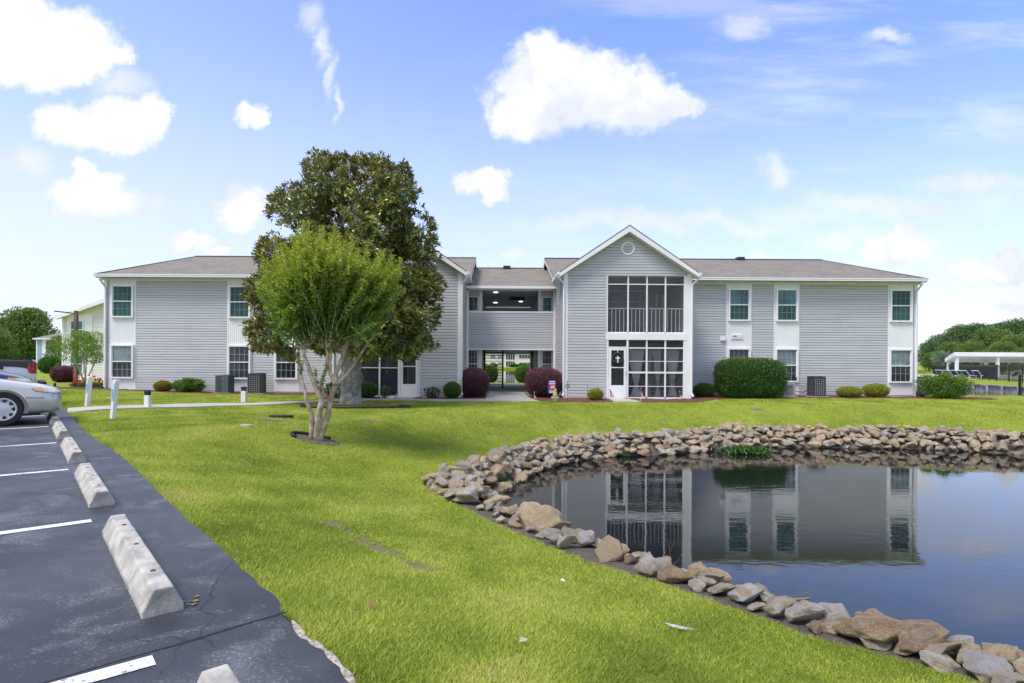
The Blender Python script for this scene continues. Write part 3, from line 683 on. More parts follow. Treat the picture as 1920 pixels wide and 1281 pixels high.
# ---- roofs
def slab(mb, pts, th=.06):
    """roof plane with thickness"""
    pts = [Vector(p) for p in pts]; n = (pts[1] - pts[0]).cross(pts[2] - pts[0]).normalized()
    if n.z < 0: pts = pts[::-1]
    b = len(mb.v); N = len(pts)
    mb.v += [tuple(p) for p in pts] + [tuple(p - Vector((0, 0, th))) for p in pts]
    mb.f.append(tuple(b + k for k in range(N))); mb.f.append(tuple(b + N + k for k in reversed(range(N)))); mb.mi += [0, 0]
    for k in range(N):
        j = (k + 1) % N; mb.f.append((b + k, b + N + k, b + N + j, b + j)); mb.mi.append(0)
YE, ZE, YR, ZR, YB = 26.22, 5.31, 31.4, 7.03, 36.58
for s, xin, xend, xr in ((1, 2.33, 19.05, 17.15), (-1, -1.33, -18.12, -16.3)):
    mb = MB()
    slab(mb, [(xin, YE, ZE), (xend, YE, ZE), (xr, YR, ZR), (xin, YR, ZR)])
    slab(mb, [(xin, YB, ZE), (xend, YB, ZE), (xr, YR, ZR), (xin, YR, ZR)])
    slab(mb, [(xend, YE, ZE), (xend, YB, ZE), (xr, YR, ZR)])
    rf = bbuild(mb, 'roof', M['roof'])
    mb = MB(); mb.bar((xin, YR, ZR + .012), (xr, YR, ZR + .012), .22, .03); mb.bar((xr, YR, ZR + .01), (xend, YE, ZE + .02), .16, .025)
    mb.bar((xr, YR, ZR + .01), (xend, YB, ZE + .02), .16, .025); mb.build('ridge_cap', M['roof'], rf)
    # soffit, fascia, gutter
    xg = 7.78 if s > 0 else -6.78
    a, c = sorted((xg, xend)); mb = MB(); mb.box(a, c, YE + .02, YW, EZ + .002, EZ + .03); mb.box(a, c, YE + .02, YE + .045, EZ - .0, ZE - .07)
    mb.box(a, c, YW - .045, YW - .012, EZ - .07, EZ)
    mb.box(xend - s * .14, xend - s * .02, YE, YB, EZ, ZE - .07)
    bbuild(mb, 'fascia', M['white'])
    mb = MB()
    for k in range(1):
        mb.box(a, c, YE - .10, YE + .018, ZE - .135, ZE - .02); mb.box(a, c, YE - .115, YE - .10, ZE - .055, ZE - .008)
    bbuild(mb, 'gutter', M['white_metal'], bevel=.006)
    xd = xend - s * .22
    mb = MB(); mb.tube([(xd, YE - .04, ZE - .1), (xd, YE - .04, ZE - .22), (xd, YW - .08, ZE - .55), (xd, YW - .08, .25), (xd + s * .02, YW - .2, .12)], .045, 6)
    ds = bbuild(mb, 'downspout', M['white_metal'])
    mb = MB(); mb.box(xd - .06, xd + .12 * (1 if s > 0 else -.2) + .06, YW - .42, YW - .14, .02, .26); mb.build('drain_elbow', M['dark'], ds, bevel=.03)
    # rake wall facing the recess and its white rake board
    xs_ = CXB + s * 2.15
    zf = lambda y: min(ZE + (y - YE) * .332, ZE + (YB - y) * .332) - .12
    f0 = lambda z: YG if z < EZ else YE + (z + .12 - ZE) / .332
    f1 = lambda z: 36.2 if z < EZ else YB - (z + .12 - ZE) / .332
    bp(lap('siding_wall', [(YG, 36.2, .06, EZ), (f0, f1, EZ, ZR - .15)], (xs_, 0, 0), (0, 1, 0), (-s, 0, 0), M['siding'], None))
    mb = MB(); mb.bar((xs_ - s * .02 - s * .28, YE, ZE - .11), (xs_ - s * .30, YR, ZR - .11), .03, .15); mb.bar((xs_ - s * .30, YR, ZR - .11), (xs_ - s * .30, YB, ZE - .11), .03, .15)
    mb.bar((xs_ - s * .16, YE, ZE - .14), (xs_ - s * .16, YR, ZR - .14), .3, .02)
    bbuild(mb, 'rake_board', M['white'])
    mb = MB(); mb.box(min(xs_, xs_ + s * .02), max(xs_, xs_ + s * .02), YG + .02, 36.1, 0, EZ); bbuild(mb, 'wall', M['siding'])
    # gable roof over the porch
    ca = CXB + s * 4.67; ez, az, yo = 5.14, 7.03, 23.55; hwid = 2.80
    mb = MB(); vy = YE
    for q in (-1, 1):
        xe2 = ca + q * hwid
        slab(mb, [(xe2, yo, ez), (ca, yo, az), (ca, YR - .02, az), (xe2, YE - .2 + (ez - ZE) / .332 + .15, ez)], .05)
    rg_ = bbuild(mb, 'gable_roof', M['roof'])
    mb = MB()
    for q in (-1, 1):
        xe2 = ca + q * hwid; dz_ = (az - ez)
        a_ = Vector((xe2, yo + .005, ez - .05)); b_ = Vector((ca, yo + .005, az - .05))
        mb.face([a_ + Vector((0, 0, 0)), b_, b_ - Vector((0, 0, .23)), a_ - Vector((-q * .02, 0, .17))][::q]); 
        mb.face([a_, a_ + Vector((0, .35, 0)), b_ + Vector((0, .35, 0)), b_])
        mb.face([a_ - Vector((-q * .02, 0, .17)), a_ + Vector((q * .02, .35, -.17)), b_ + Vector((0, .35, -.23)), b_ - Vector((0, 0, .23))])
        mb.face([a_, a_ + Vector((0, .03, 0)), a_ + Vector((0, .03, -.17)), a_ + Vector((0, 0, -.17))])
    fx = bbuild(mb, 'gable_fascia', M['white'])
    mb = MB()
    for q in (-1, 1):
        xe2 = ca + q * hwid; mb.box(min(xe2, xe2 + q * .1), max(xe2, xe2 + q * .1), yo, YE - .1, ez - .14, ez - .03)
        mb.box(min(xe2 - q * .42, xe2), max(xe2 - q * .42, xe2), YG - .0, YE - .15, ez - .16, ez - .13)
        mb.tube([(xe2 + q * .05, yo + .08, ez - .12), (xe2 + q * .05, yo + .08, ez - .22), (xe2 - q * .20, YG - .07, ez - .50), (xe2 - q * .20, YG - .07, .25), (xe2 - q * .16, YG - .18, .12)], .042, 6)
    bbuild(mb, 'gutter', M['white_metal'])
    # gable front siding: field left of porch and the triangle over it
    L0, L1 = ca - 2.52, ca + 2.52
    if s > 0: sa, sb, pa, pb = L0, 4.33, 4.33, 7.58
    else: sa, sb, pa, pb = -3.27, L1, -6.58, -3.27
    TOPZ = 5.03
    slope = (az - ez) / hwid
    hw_at = lambda z: (az - .22 - z) / slope
    bp(lap('siding_wall', [(sa, sb, .06, TOPZ), (lambda z: max(L0, ca - hw_at(z)), lambda z: min(L1, ca + hw_at(z)), TOPZ, az - .24)], (0, YG, 0), (1, 0, 0), (0, -1, 0), M['siding'], None))
    mb = MB(); mb.box(sa, sb, YG + .02, YG + .12, 0, 5.05)
    mb.face([(L0, YG + .03, 5.0), (L1, YG + .03, 5.0), (L1, YG + .03, 5.1), (ca, YG + .03, az - .2), (L0, YG + .03, 5.1)])
    bbuild(mb, 'wall', M['siding'])
    for xx in (L0, L1):
        mb = MB(); mb.box(xx - .09, xx + .09, YG - .03, YG + .1, .03, 5.12); bbuild(mb, 'corner_board', M['white'])
    mb = MB(); mb.box(sa, sb, YG - .012, YG + .02, -.15, .06); bbuild(mb, 'foundation', M['white'])
    # round gable vent
    Mv = Matrix.Translation((ca, YG - .012, 6.13)) @ Matrix.Rotation(R(90), 4, 'X')
    mb = MB(); mb.lathe([(.28, 0), (.28, .03), (.25, .045), (.215, .035), (.205, .01)], 0, 0, 32, 0, Mv)
    gv = bbuild(mb, 'gable_vent', M['white'], smooth=False)
    mb = MB()
    for k in range(6):
        z = 6.13 - .16 + k * .062; hw_ = math.sqrt(max(.01, .20 ** 2 - (z - 6.13) ** 2)); mb.box(ca - hw_, ca + hw_, YG - .05, YG - .03, z, z + .012)
    mb.build('louvre', M['greytrim'], gv)
    # ------- porch
    dA, dB = (4.33, 5.20) if s > 0 else (-4.14, -3.27)        # door bay
    mull = [5.20, 5.967, 6.724, 7.49] if s > 0 else [-6.50, -5.70, -4.92, -4.14]
    YP = YG
    mb = MB()   # white posts and beam
    px0, px1 = (7.47, 7.60) if s > 0 else (-6.60, -6.47)
    mb.box(px0, px1, YP - .02, YP + .12, 0, TOPZ)
    mb.box(pa, pb, YP - .015, YP + .12, TOPZ, TOPZ + .07)
    mb.box(pa - .04, pb + .02, YP - .04, YP + .12, 2.41, 2.69)
    mb.box(pa - .04, pa + .04, YP - .022, YP + .1, 2.69, TOPZ) if s > 0 else mb.box(pb - .04, pb + .04, YP - .022, YP + .1, 2.69, TOPZ)
    bbuild(mb, 'porch_frame', M['white'], bevel=.005)
    mb = MB()
    ups = ([4.39] if s > 0 else []) + mull + ([-3.33] if s < 0 else [])
    ups = sorted(set(ups)); lo_x, hi_x = ups[0], ups[-1]
    for x in ups[1:-1]: mb.box(x - .028, x + .028, YP + .02, YP + .07, 2.69, TOPZ)
    mb.box(lo_x, hi_x, YP + .025, YP + .065, 4.66, 4.70); mb.box(lo_x, hi_x, YP + .02, YP + .07, 2.69, 2.73)
    bbuild(mb, 'screen_frame', M['white'])
    mb = MB(); mb.box(lo_x, hi_x, YP + .055, YP + .057, 2.71, TOPZ); bbuild(mb, 'insect_screen', M['screen'])
    mb = MB(); mb.box(lo_x, hi_x, YP + .10, YP + .14, 3.68, 3.72)
    n = int((hi_x - lo_x) / .163)
    for k in range(1, n):
        x = lo_x + (hi_x - lo_x) * k / n; mb.box(x - .014, x + .014, YP + .105, YP + .13, 2.72, 3.68)
    bbuild(mb, 'railing', M['white'])
    # lower screens
    mb = MB(); lx0, lx1 = (5.20, 7.49) if s > 0 else (-6.50, -4.14)
    for x in mull: mb.box(x - .03, x + .03, YP + .0, YP + .07, .03, 2.41)
    mb.box(lx0, lx1, YP + .0, YP + .07, .03, .08)
    if s > 0:
        mb.box(lx0, lx1, YP + .012, YP + .06, 2.06, 2.11); mb.box(lx0, lx1, YP + .012, YP + .06, 1.05, 1.12)
        for z in (1.54, .52): mb.box(lx0, lx1, YP + .02, YP + .05, z - .012, z + .012)
    else:
        mb.box(lx0, lx1, YP + .02, YP + .055, 1.20, 1.235)
    bbuild(mb, 'screen_frame', M['white'])
    mb = MB(); mb.box(lx0, lx1, YP + .052, YP + .054, .06, 2.41); bbuild(mb, 'insect_screen', M['screen'] if s < 0 else M['clearglass'])
    # door
    mb = MB()
    mb.box(dA, dA + .075, YP - .02, YP + .07, .02, 2.41); mb.box(dB - .06, dB + .0, YP - .02, YP + .07, .02, 2.41); mb.box(dA, dB, YP - .018, YP + .065, 2.07, 2.13)
    dj = bbuild(mb, 'door_frame', M['white'])
    mb = MB(); a_, b_ = dA + .085, dB - .07
    gx0, gx1 = a_ + .10, b_ - .10; gz0, gz1 = .56, 1.98
    mb.box(a_, gx0, YP - .03, YP + .0, .03, 2.06); mb.box(gx1, b_, YP - .03, YP + .0, .03, 2.06); mb.box(gx0, gx1, YP - .03, YP + .0, gz1, 2.06); mb.box(gx0, gx1, YP - .03, YP + .0, .03, gz0)
    mb.box(gx0, gx1, YP - .028, YP - .002, 1.26, 1.30)
    dr = bbuild(mb, 'screen_door', M['white'], bevel=.006)
    mb = MB(); mb.box(gx0, gx1, YP - .014, YP - .012, gz0, gz1); mb.build('door_glass', M['clearglass'], dr)
    mb = MB(); hx = b_ - .04 if s > 0 else a_ + .04
    mb.box(hx - .012, hx + .012, YP - .07, YP - .03, .98, 1.14); mb.build('door_handle', M['greytrim'] if s > 0 else M['white'], dr, bevel=.005)
    mb = MB(); mb.box(dA + .07, dB - .05, YP + .052, YP + .054, 2.13, 2.41); bbuild(mb, 'transom_screen', M['screen'])
    # porch interior: floors, ceilings, back and side walls
    YBK = YW - .05
    mb = MB(); mb.box(pa, pb, YP + .08, YBK, 2.44, 2.66); mb.box(pa, pb, YP + .08, YBK, 5.05, 5.09); mb.box(pa, pb, YP + .0, YBK, -.1, .03)
    bbuild(mb, 'porch_floor', M['ceil'])
    wx = pb if s > 0 else pa
    xo = pa if s > 0 else pb
    dh = s
    bp(lap('siding_wall', [(pa, pb, .03, 5.05)], (0, YBK, 0), (1, 0, 0), (0, -1, 0), M['siding'], None))
    mb = MB(); mb.box(pa, pb, YBK + .003, YBK + .03, 0, 5.05)
    mb.box(min(wx, wx + s * .1), max(wx, wx + s * .1), YP + .1, YBK, 0, 5.1); mb.box(min(xo, xo - s * .1), max(xo, xo - s * .1), YP + .12, YBK, 0, 5.1)
    bbuild(mb, 'wall', M['siding'])
    # outer side wall of the porch block, siding
    xw = CXB + s * 7.20
    bp(lap('siding_wall', [(YG, YW, .06, 5.0)], (xw, 0, 0), (0, 1, 0), (s, 0, 0), M['siding'], None))
    for zf_ in (.03, 2.66):
        q0 = 4.75 if s > 0 else -6.1
        mb = MB(); q1 = q0 + 1.95; h_ = 2.03
        for xx in (q0, q0 + .95, q1 - .07): mb.box(xx, xx + .07, YBK - .07, YBK - .02, zf_, zf_ + h_)
        mb.box(q0, q1, YBK - .07, YBK - .02, zf_ + h_, zf_ + h_ + .07); mb.box(q0 + .07, q1 - .07, YBK - .06, YBK - .03, zf_ + 1.55, zf_ + 1.58)
        sl = bbuild(mb, 'sliding_door', M['white'])
        mb = MB(); mb.box(q0 + .03, q1 - .03, YBK - .045, YBK - .04, zf_, zf_ + h_); mb.build('pane', M['g_blue_reflection'] if (s > 0 and zf_ > 1) else M['g_grey'], sl)
    if s > 0:
        # ceiling fan in the upper porch
        mb = MB(); c0 = Vector((6.3, 25.2, 4.82)); mb.lathe([(.02, 5.05), (.02, 4.9), (.10, 4.88), (.11, 4.80), (.03, 4.74)], c0.x, c0.y, 12)
        for k in range(4):
            a = R(20 + 90 * k); mb.bar((c0.x + .1 * math.cos(a), c0.y + .1 * math.sin(a), 4.84), (c0.x + .62 * math.cos(a), c0.y + .62 * math.sin(a), 4.84), .13, .012)
        bbuild(mb, 'ceiling_fan', M['greytrim'])
        mb = MB()
        for xx in (7.05, 7.36): mb.box(xx - .04, xx + .04, YBK - .10, YBK - .04, 2.66, 4.6)
        bbuild(mb, 'trim_post', M['white'])
# ---- connector over the breezeway
x0, x1 = -1.62, 2.62
bp(lap('balcony_wall', [(x0, x1, 2.10, 3.82)], (0, YC, 0), (1, 0, 0), (0, -1, 0), M['siding'], None))
mb = MB(); mb.box(x0, x1, YC + .003, YC + .12, 2.08, 3.82); bbuild(mb, 'balcony_core', M['siding'])
mb = MB(); mb.box(x0, x1, YC - .04, YC + .14, 3.82, 3.90); mb.box(x0, x1, YC - .03, YC + .12, 2.05, 2.10)
for xx, q in ((x0, 1), (x1, -1)): mb.box(min(xx, xx + q * .10), max(xx, xx + q * .10), YC - .05, YC + .05, .02, 5.0)
mb.box(x0, x1, YC - .05, YC + .05, 4.90, 4.97)
bbuild(mb, 'balcony_trim', M['white'])
mb = MB(); yr2, zr2 = 32.45, 6.66; ye2, ze2 = 27.65, 5.07
slab(mb, [(-1.60, ye2, ze2), (2.60, ye2, ze2), (2.60, yr2, zr2), (-1.60, yr2, zr2)]); slab(mb, [(-1.60, 37.2, ze2), (2.60, 37.2, ze2), (2.60, yr2, zr2), (-1.60, yr2, zr2)])
rf = bbuild(mb, 'roof', M['roof'])
mb = MB(); mb.bar((-1.6, yr2, zr2 + .012), (2.6, yr2, zr2 + .012), .22, .03); mb.build('ridge_cap', M['roof'], rf)
mb = MB(); mb.box(-1.62, 2.62, ye2 - .11, ye2 + .0, ze2 - .14, ze2 - .02); bbuild(mb, 'gutter', M['white_metal'], bevel=.006)
mb = MB(); mb.box(-1.62, 2.62, ye2 + .01, ye2 + .03, 4.97, ze2 - .065); mb.box(-1.62, 2.62, ye2 + .0, YC + .05, 4.972, 4.99); bbuild(mb, 'fascia', M['white'])
for (x, y, z) in ((.33, 32.3, 6.66), (12.75, 31.3, 7.03)):
    mb = MB(); mb.box(x - .2, x + .2, y - .2, y + .2, z - .1, z + .10); bbuild(mb, 'roof_vent', M['dark'], bevel=.03)
# floor, ceilings, alcoves, corridor
cl, crr, yb = -.96, 1.90, 37.3
mb = MB(); mb.box(x0, x1, YC, 37.5, -.1, .02); bbuild(mb, 'breezeway_floor', M['concrete'])
mb = MB(); mb.box(x0, x1, YC + .125, 37.5, 2.12, 2.6); mb.box(x0, x1, YC + .06, 37.2, 4.95, 4.985); mb.box(cl, crr, yb, yb + .15, 1.98, 2.12)
bbuild(mb, 'breezeway_ceiling', M['ceil'])
mb = MB(); mb.box(cl, crr, yb, yb + .12, 4.5, 4.95); mb.box(cl, crr, yb, yb + .12, 2.6, 3.75); bbuild(mb, 'breezeway_beam', mat('olive_beam', (.12, .13, .09), .7))
bp(lap('siding_wall', [(28.65, yb, .02, 2.12), (28.65, yb, 2.6, 4.95)], (cl, 0, 0), (0, 1, 0), (1, 0, 0), M['siding'], None))
bp(lap('siding_wall', [(28.65, yb, .02, 2.12), (28.65, yb, 2.6, 4.95)], (crr, 0, 0), (0, 1, 0), (-1, 0, 0), M['siding'], None))
mb = MB(); mb.box(x0, cl - .003, 28.6, yb, 0, 4.95); mb.box(crr + .003, x1, 28.6, yb, 0, 4.95); bbuild(mb, 'alcove_wall', M['siding'])
for a in (cl, crr):
    mb = MB(); mb.box(a - .07, a + .07, 28.57, 28.66, .02, 4.94); bbuild(mb, 'corner_board', M['white'])
for cxw, wd, gg in ((-1.33, .46, (M['g_grey'], M['g_pale'])), (2.27, .46, (M['g_tealL'], M['g_teal']))):
    window(cxw, 3.3, 4.62, wd, 28.585, *gg, nvert=1, casing=.05)
for cxw, wd, gg in ((-1.33, .46, (M['g_grey'], M['g_grey'])), (2.27, .46, (M['g_grey'], M['g_pale']))):
    window(cxw, .75, 2.02, wd, 28.585, *gg, nvert=2, casing=.05)
lm = bpy.data.materials.new('lit_lamp'); lm.use_nodes = True; lm.node_tree.nodes['Principled BSDF'].inputs['Emission Color'].default_value = (1, .95, .85, 1); lm.node_tree.nodes['Principled BSDF'].inputs['Emission Strength'].default_value = 2.5
for (x, y) in ((-.25, 29.2), (-.3, 34.3), (1.15, 33.6)):
    mb = MB(); mb.lathe([(.11, 4.93), (.10, 4.95)], x, y, 16); bbuild(mb, 'ceiling_light', lm)
mb = MB(); mb.box(.45, 1.3, 31.4, 31.6, 4.82, 4.94); bbuild(mb, 'ceiling_fixture', M['dark'], bevel=.02)
mb = MB(); mb.lathe([(.05, 2.07), (.04, 2.0)], -.06, 28.15, 10); bbuild(mb, 'soffit_lamp', M['white'])
# doors along the corridor
for a, q, ys_ in ((cl, 1, (30.2, 34.0)), (crr, -1, (30.2, 34.0))):
    for y in ys_:
        for z in (.02, 2.6):
            mb = MB(); mb.box(min(a + q * .02, a + q * .05), max(a + q * .02, a + q * .05), y, y + .95, z, z + 2.05); bbuild(mb, 'door', M['greytrim'], bevel=.01)
# ladder-like gate
gt = thing('metal_gate', 'tall black metal gate with horizontal bars standing open in the breezeway', 'gate', (0, 33, 0))
mb = MB(); gx0, gx1 = -.93, .14
mb.box(gx0 - .0, gx0 + .10, -.03, .03, .02, 2.10); mb.box(gx1 - .05, gx1 + .05, -.04, .04, .02, 2.10); mb.build('gate_post', M['black'], gt)
mb = MB()
for k in range(12): z = .22 + k * .162; mb.box(gx0 + .1, gx1 - .05, -.015, .015, z - .018, z + .018)
mb.build('gate_bar', M['black'], gt)
g2 = thing('metal_gate', 'narrow black gate frame folded against the right wall of the breezeway', 'gate', (1.80, 34, 0))
mb = MB(); mb.box(-.03, .03, -.5, -.44, .02, 2.1); mb.box(-.03, .03, .44, .5, .02, 2.1); mb.build('gate_post', M['black'], g2)
mb = MB()
for k in range(12): z = .22 + k * .162; mb.box(-.012, .012, -.44, .44, z - .018, z + .018)
mb.build('gate_bar', M['black'], g2)
# ---------------------------------------------------------------- foliage
def leafmesh(name, mat_, pos, dirv, up, ln, wd, tint, parent=None, fold=.25):
    """one mesh of many diamond leaves. pos, dirv, up: (N,3); ln, wd, tint: (N,)"""
    N = len(pos); dirv = dirv / (np.linalg.norm(dirv, axis=1, keepdims=True) + 1e-9)
    side = np.cross(dirv, up); side /= (np.linalg.norm(side, axis=1, keepdims=True) + 1e-9)
    nrm = np.cross(side, dirv); L = ln[:, None]; W = wd[:, None]
    v = np.empty((N, 4, 3)); v[:, 0] = pos; v[:, 2] = pos + dirv * L - nrm * L * .12
    mid = pos + dirv * L * .5 + nrm * W * fold
    v[:, 1] = mid + side * W * .5; v[:, 3] = mid - side * W * .5
    me = bpy.data.meshes.new(name)
    me.vertices.add(N * 4); me.vertices.foreach_set('co', v.ravel())
    me.loops.add(N * 4); me.loops.foreach_set('vertex_index', np.arange(N * 4))
    me.polygons.add(N); me.polygons.foreach_set('loop_start', np.arange(0, N * 4, 4))
    me.update(calc_edges=True)
    a = me.attributes.new('tint', 'FLOAT', 'POINT'); a.data.foreach_set('value', np.repeat(tint, 4).astype(np.float32))
    me.materials.append(mat_)
    return meshobj(name, me, parent) if parent is not False else me
rng = np.random.default_rng(11)
def unit(n, r=rng):
    v = r.normal(size=(n, 3)); return v / np.linalg.norm(v, axis=1, keepdims=True)
def vnoise(p, s, seed=0):
    """cheap smooth 3D value noise -> about 0..1"""
    p = p * s + seed * 17.3
    return .5 + .25 * (np.sin(p[:, 0] * 1.7 + 1.3 * np.sin(p[:, 1] * 1.1 + p[:, 2])) + np.sin(p[:, 1] * 1.9 + 1.7 * np.sin(p[:, 2] * 1.3 + p[:, 0] * .7)) * .6 + np.sin(p[:, 2] * 2.3 + 1.1 * np.sin(p[:, 0] * 1.9 - p[:, 1])) * .4)
def shrub_mesh(name, m_, rx, ry, rz, n, leaf, seed=0, power=2.0, hollow=.80, topbias=.35, flat=0, gap=0, cutz=.0):
    """clipped shrub: leaves through the outer shell of a (super)ellipsoid, centre at z = rz"""
    r = np.random.default_rng(seed); d = unit(n, r)
    e = (np.abs(d) ** power).sum(1) ** (-1 / power)
    rad = hollow + (1 - hollow) * r.random(n) ** .6
    lump = 1 + (.22 if gap else .045) * (vnoise(d * 3, 1.6, seed) - .5) * 2 + .03 * r.normal(size=n)
    stray = r.random(n) < .05; lump = np.where(stray, lump * (1.03 + .12 * r.random(n)), lump)
    p = d * (e * rad * lump)[:, None] * np.array([rx, ry, rz]); p[:, 2] += rz
    k = p[:, 2] > cutz
    if gap: k &= vnoise(p, 5 / max(rx, .3), seed) > gap
    p, d, rad = p[k], d[k], rad[k]; n = len(p)
    dv = d + unit(n, r) * .9 + np.array([0, 0, .45]); up = unit(n, r) * .7 + d
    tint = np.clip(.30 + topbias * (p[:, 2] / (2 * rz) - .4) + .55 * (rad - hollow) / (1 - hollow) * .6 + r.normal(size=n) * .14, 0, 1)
    return leafmesh(name, m_, p, dv, up, leaf * (.7 + .6 * r.random(n)), leaf * .58 * (.7 + .6 * r.random(n)), tint, False)
def core(name, rx, ry, rz, m_, parent, s=.78):
    bm = bmesh.new(); bmesh.ops.create_icosphere(bm, subdivisions=3, radius=1)
    for v in bm.verts: v.co = Vector((v.co.x * rx * s, v.co.y * ry * s, v.co.z * rz * s + rz))
    me = bpy.data.meshes.new(name); bm.to_mesh(me); bm.free(); me.materials.append(m_); return meshobj(name, me, parent)
CORE = {}
M['twig'] = mat('shrub_twigs', (.05, .035, .02), .9)
def shrub(label, cat, x, y, w_, h_, m_, leaf=.045, n=6000, d_=None, power=2.0, group=None, seed=0, name='shrub', stems=True, gap=0, zbase=None, hollow=.8, topbias=.35, solid=True):
    z = (H1(x, y) + .02) if zbase is None else zbase
    th = thing(name, label, cat, (x, y, z), 0, group); d_ = d_ or w_
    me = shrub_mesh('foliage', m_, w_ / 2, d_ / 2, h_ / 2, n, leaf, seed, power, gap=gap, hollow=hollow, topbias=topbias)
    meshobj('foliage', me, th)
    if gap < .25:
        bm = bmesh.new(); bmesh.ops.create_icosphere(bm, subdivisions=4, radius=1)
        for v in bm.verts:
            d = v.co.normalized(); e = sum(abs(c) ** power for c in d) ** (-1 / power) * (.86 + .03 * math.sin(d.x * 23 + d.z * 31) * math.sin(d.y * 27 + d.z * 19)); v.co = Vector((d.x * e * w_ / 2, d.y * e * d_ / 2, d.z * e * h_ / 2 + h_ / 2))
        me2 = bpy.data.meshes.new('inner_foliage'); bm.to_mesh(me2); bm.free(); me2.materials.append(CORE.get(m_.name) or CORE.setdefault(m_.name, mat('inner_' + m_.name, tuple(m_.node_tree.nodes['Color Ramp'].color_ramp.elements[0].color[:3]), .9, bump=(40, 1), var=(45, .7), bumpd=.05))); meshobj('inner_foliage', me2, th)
    mb = MB(); r = random.Random(seed)
    for k in range(7):
        a = r.uniform(0, 6.28); q = r.uniform(.35, .6); mb.tube([(0.03 * math.cos(a), .03 * math.sin(a), -.05), (w_ * .25 * math.cos(a), d_ * .25 * math.sin(a), h_ * .4), (w_ * q * .75 * math.cos(a), d_ * q * .75 * math.sin(a), h_ * .75)], [.018, .012, .006], 5)
    mb.build('stem', M['twig'], th)
    return th
def at_px(pl, pr, ybase_world):
    """centre x and width in metres for a photo span at depth"""
    return ((pl + pr) / 2 - CX) / F * ybase_world, (pr - pl) / F * ybase_world
def S(label, cat, pl, pr, top, Y, m_, **k):
    x, w_ = at_px(pl, pr, Y); u, v = uv_of((pl + pr) / 2, top); zt = CAMZ + v * Y; z0 = H1(x, Y) + .02
    return shrub(label, cat, x, Y, w_, max(.15, zt - z0), m_, **k)
S('small round orange-green shrub at the left wing', 'shrub', 291, 321, 715, 26.0, M['orange'], leaf=.05, n=3500, seed=1)
S('loose green shrub right of the small orange-green one', 'shrub', 327, 384, 711, 25.95, M['box_bright'], leaf=.07, n=5200, seed=2, d_=.9, gap=.27, hollow=.4)
S('rounded green shrub in front of the left screened porch, right of the large tree trunk', 'shrub', 665, 708, 717, 23.3, M['hedge'], leaf=.045, n=7500, seed=3, d_=.8)
S('loose green shrub directly behind the left of the large tree trunk', 'shrub', 610, 655, 716, 23.6, M['hedge'], leaf=.06, n=3500, seed=4, gap=.35, d_=.8)
S('thin small plant in front of the left screen door frame', 'plant', 714, 731, 724, 23.4, M['box_bright'], leaf=.05, n=500, seed=5, gap=.4)
S('low dark green plant in the mulch right of the left screen door', 'plant', 800, 823, 727, 23.4, M['hedge'], leaf=.06, n=900, seed=6, gap=.3)
S('clipped bright green ball shrub beside the left purple bush', 'shrub', 832, 865, 717, 23.35, M['box_bright'], leaf=.035, n=8000, seed=7)
S('round purple bush left of the breezeway walk', 'bush', 859, 917, 691, 24.3, M['purple'], leaf=.04, n=17000, seed=8, group='purple bushes flanking the breezeway', power=2.3)
S('round purple bush right of the breezeway walk, behind the garden flag', 'bush', 985, 1056, 690, 24.35, M['purple'], leaf=.04, n=21000, seed=9, group='purple bushes flanking the breezeway', power=2.3)
S('small yellow-green shrub left of the right screen door', 'shrub', 1103, 1131, 729, 23.0, M['yellow'], leaf=.045, n=2600, seed=10)
S('small dark green ball shrub left of the big clipped hedge', 'shrub', 1301, 1340, 719, 25.3, M['hedge'], leaf=.035, n=8000, seed=11)
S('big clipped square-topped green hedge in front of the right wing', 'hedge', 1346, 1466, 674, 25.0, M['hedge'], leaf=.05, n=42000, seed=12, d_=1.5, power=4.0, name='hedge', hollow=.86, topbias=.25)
S('yellow-green mound shrub, left one of the pair at the right wing', 'shrub', 1570, 1615, 725, 25.7, M['yellow'], leaf=.045, n=6500, seed=13, d_=.8, group='pair of yellow shrubs')
S('yellow-green mound shrub, right one of the pair at the right wing', 'shrub', 1619, 1666, 720, 25.7, M['yellow'], leaf=.045, n=7000, seed=14, d_=.8, group='pair of yellow shrubs')
S('wide multi-stem olive green shrub at the right corner of the building', 'shrub', 1729, 1811, 702, 25.3, M['box_bright'], leaf=.065, n=11000, seed=15, d_=1.5, gap=.3, power=2.3, hollow=.45)
S('round purple bush in front of the cream house', 'bush', 102, 141, 688, 38, M['purple'], leaf=.09, n=5000, seed=16, power=2.5)
S('large green shrub in front of the blue house', 'shrub', 78, 117, 669, 60, M['hedge'], leaf=.16, n=5000, seed=17, d_=2.4)
S('small green shrub beside the cream house corner', 'shrub', 104, 119, 681, 44, M['hedge'], leaf=.1, n=1800, seed=18)
S('clipped green bush behind the breezeway, left of the opening', 'bush', 905, 932, 686, 42, M['box_bright'], leaf=.09, n=5000, seed=19, power=2.6)
S('clipped green bush behind the breezeway, right of the opening', 'bush', 967, 1000, 687, 42, M['box_bright'], leaf=.09, n=5000, seed=20, power=2.6)
rf_ = S('low clump of red flowering plants at the left corner of the building', 'flowers', 138, 192, 718, 27.2, M['box_bright'], leaf=.06, n=2500, seed=21, d_=.9, gap=.3, name='flower_bush')
r = np.random.default_rng(5); p = unit(260, r) * np.array([.66, .42, .28]); p = p[vnoise(p, 6, 3) > .55]; p[:, 2] = np.abs(p[:, 2]) + .22
nf = len(p); leafmesh('blossom', M['redflower'], p, unit(nf, r), unit(nf, r), np.full(nf, .08), np.full(nf, .08), r.random(nf), rf_)
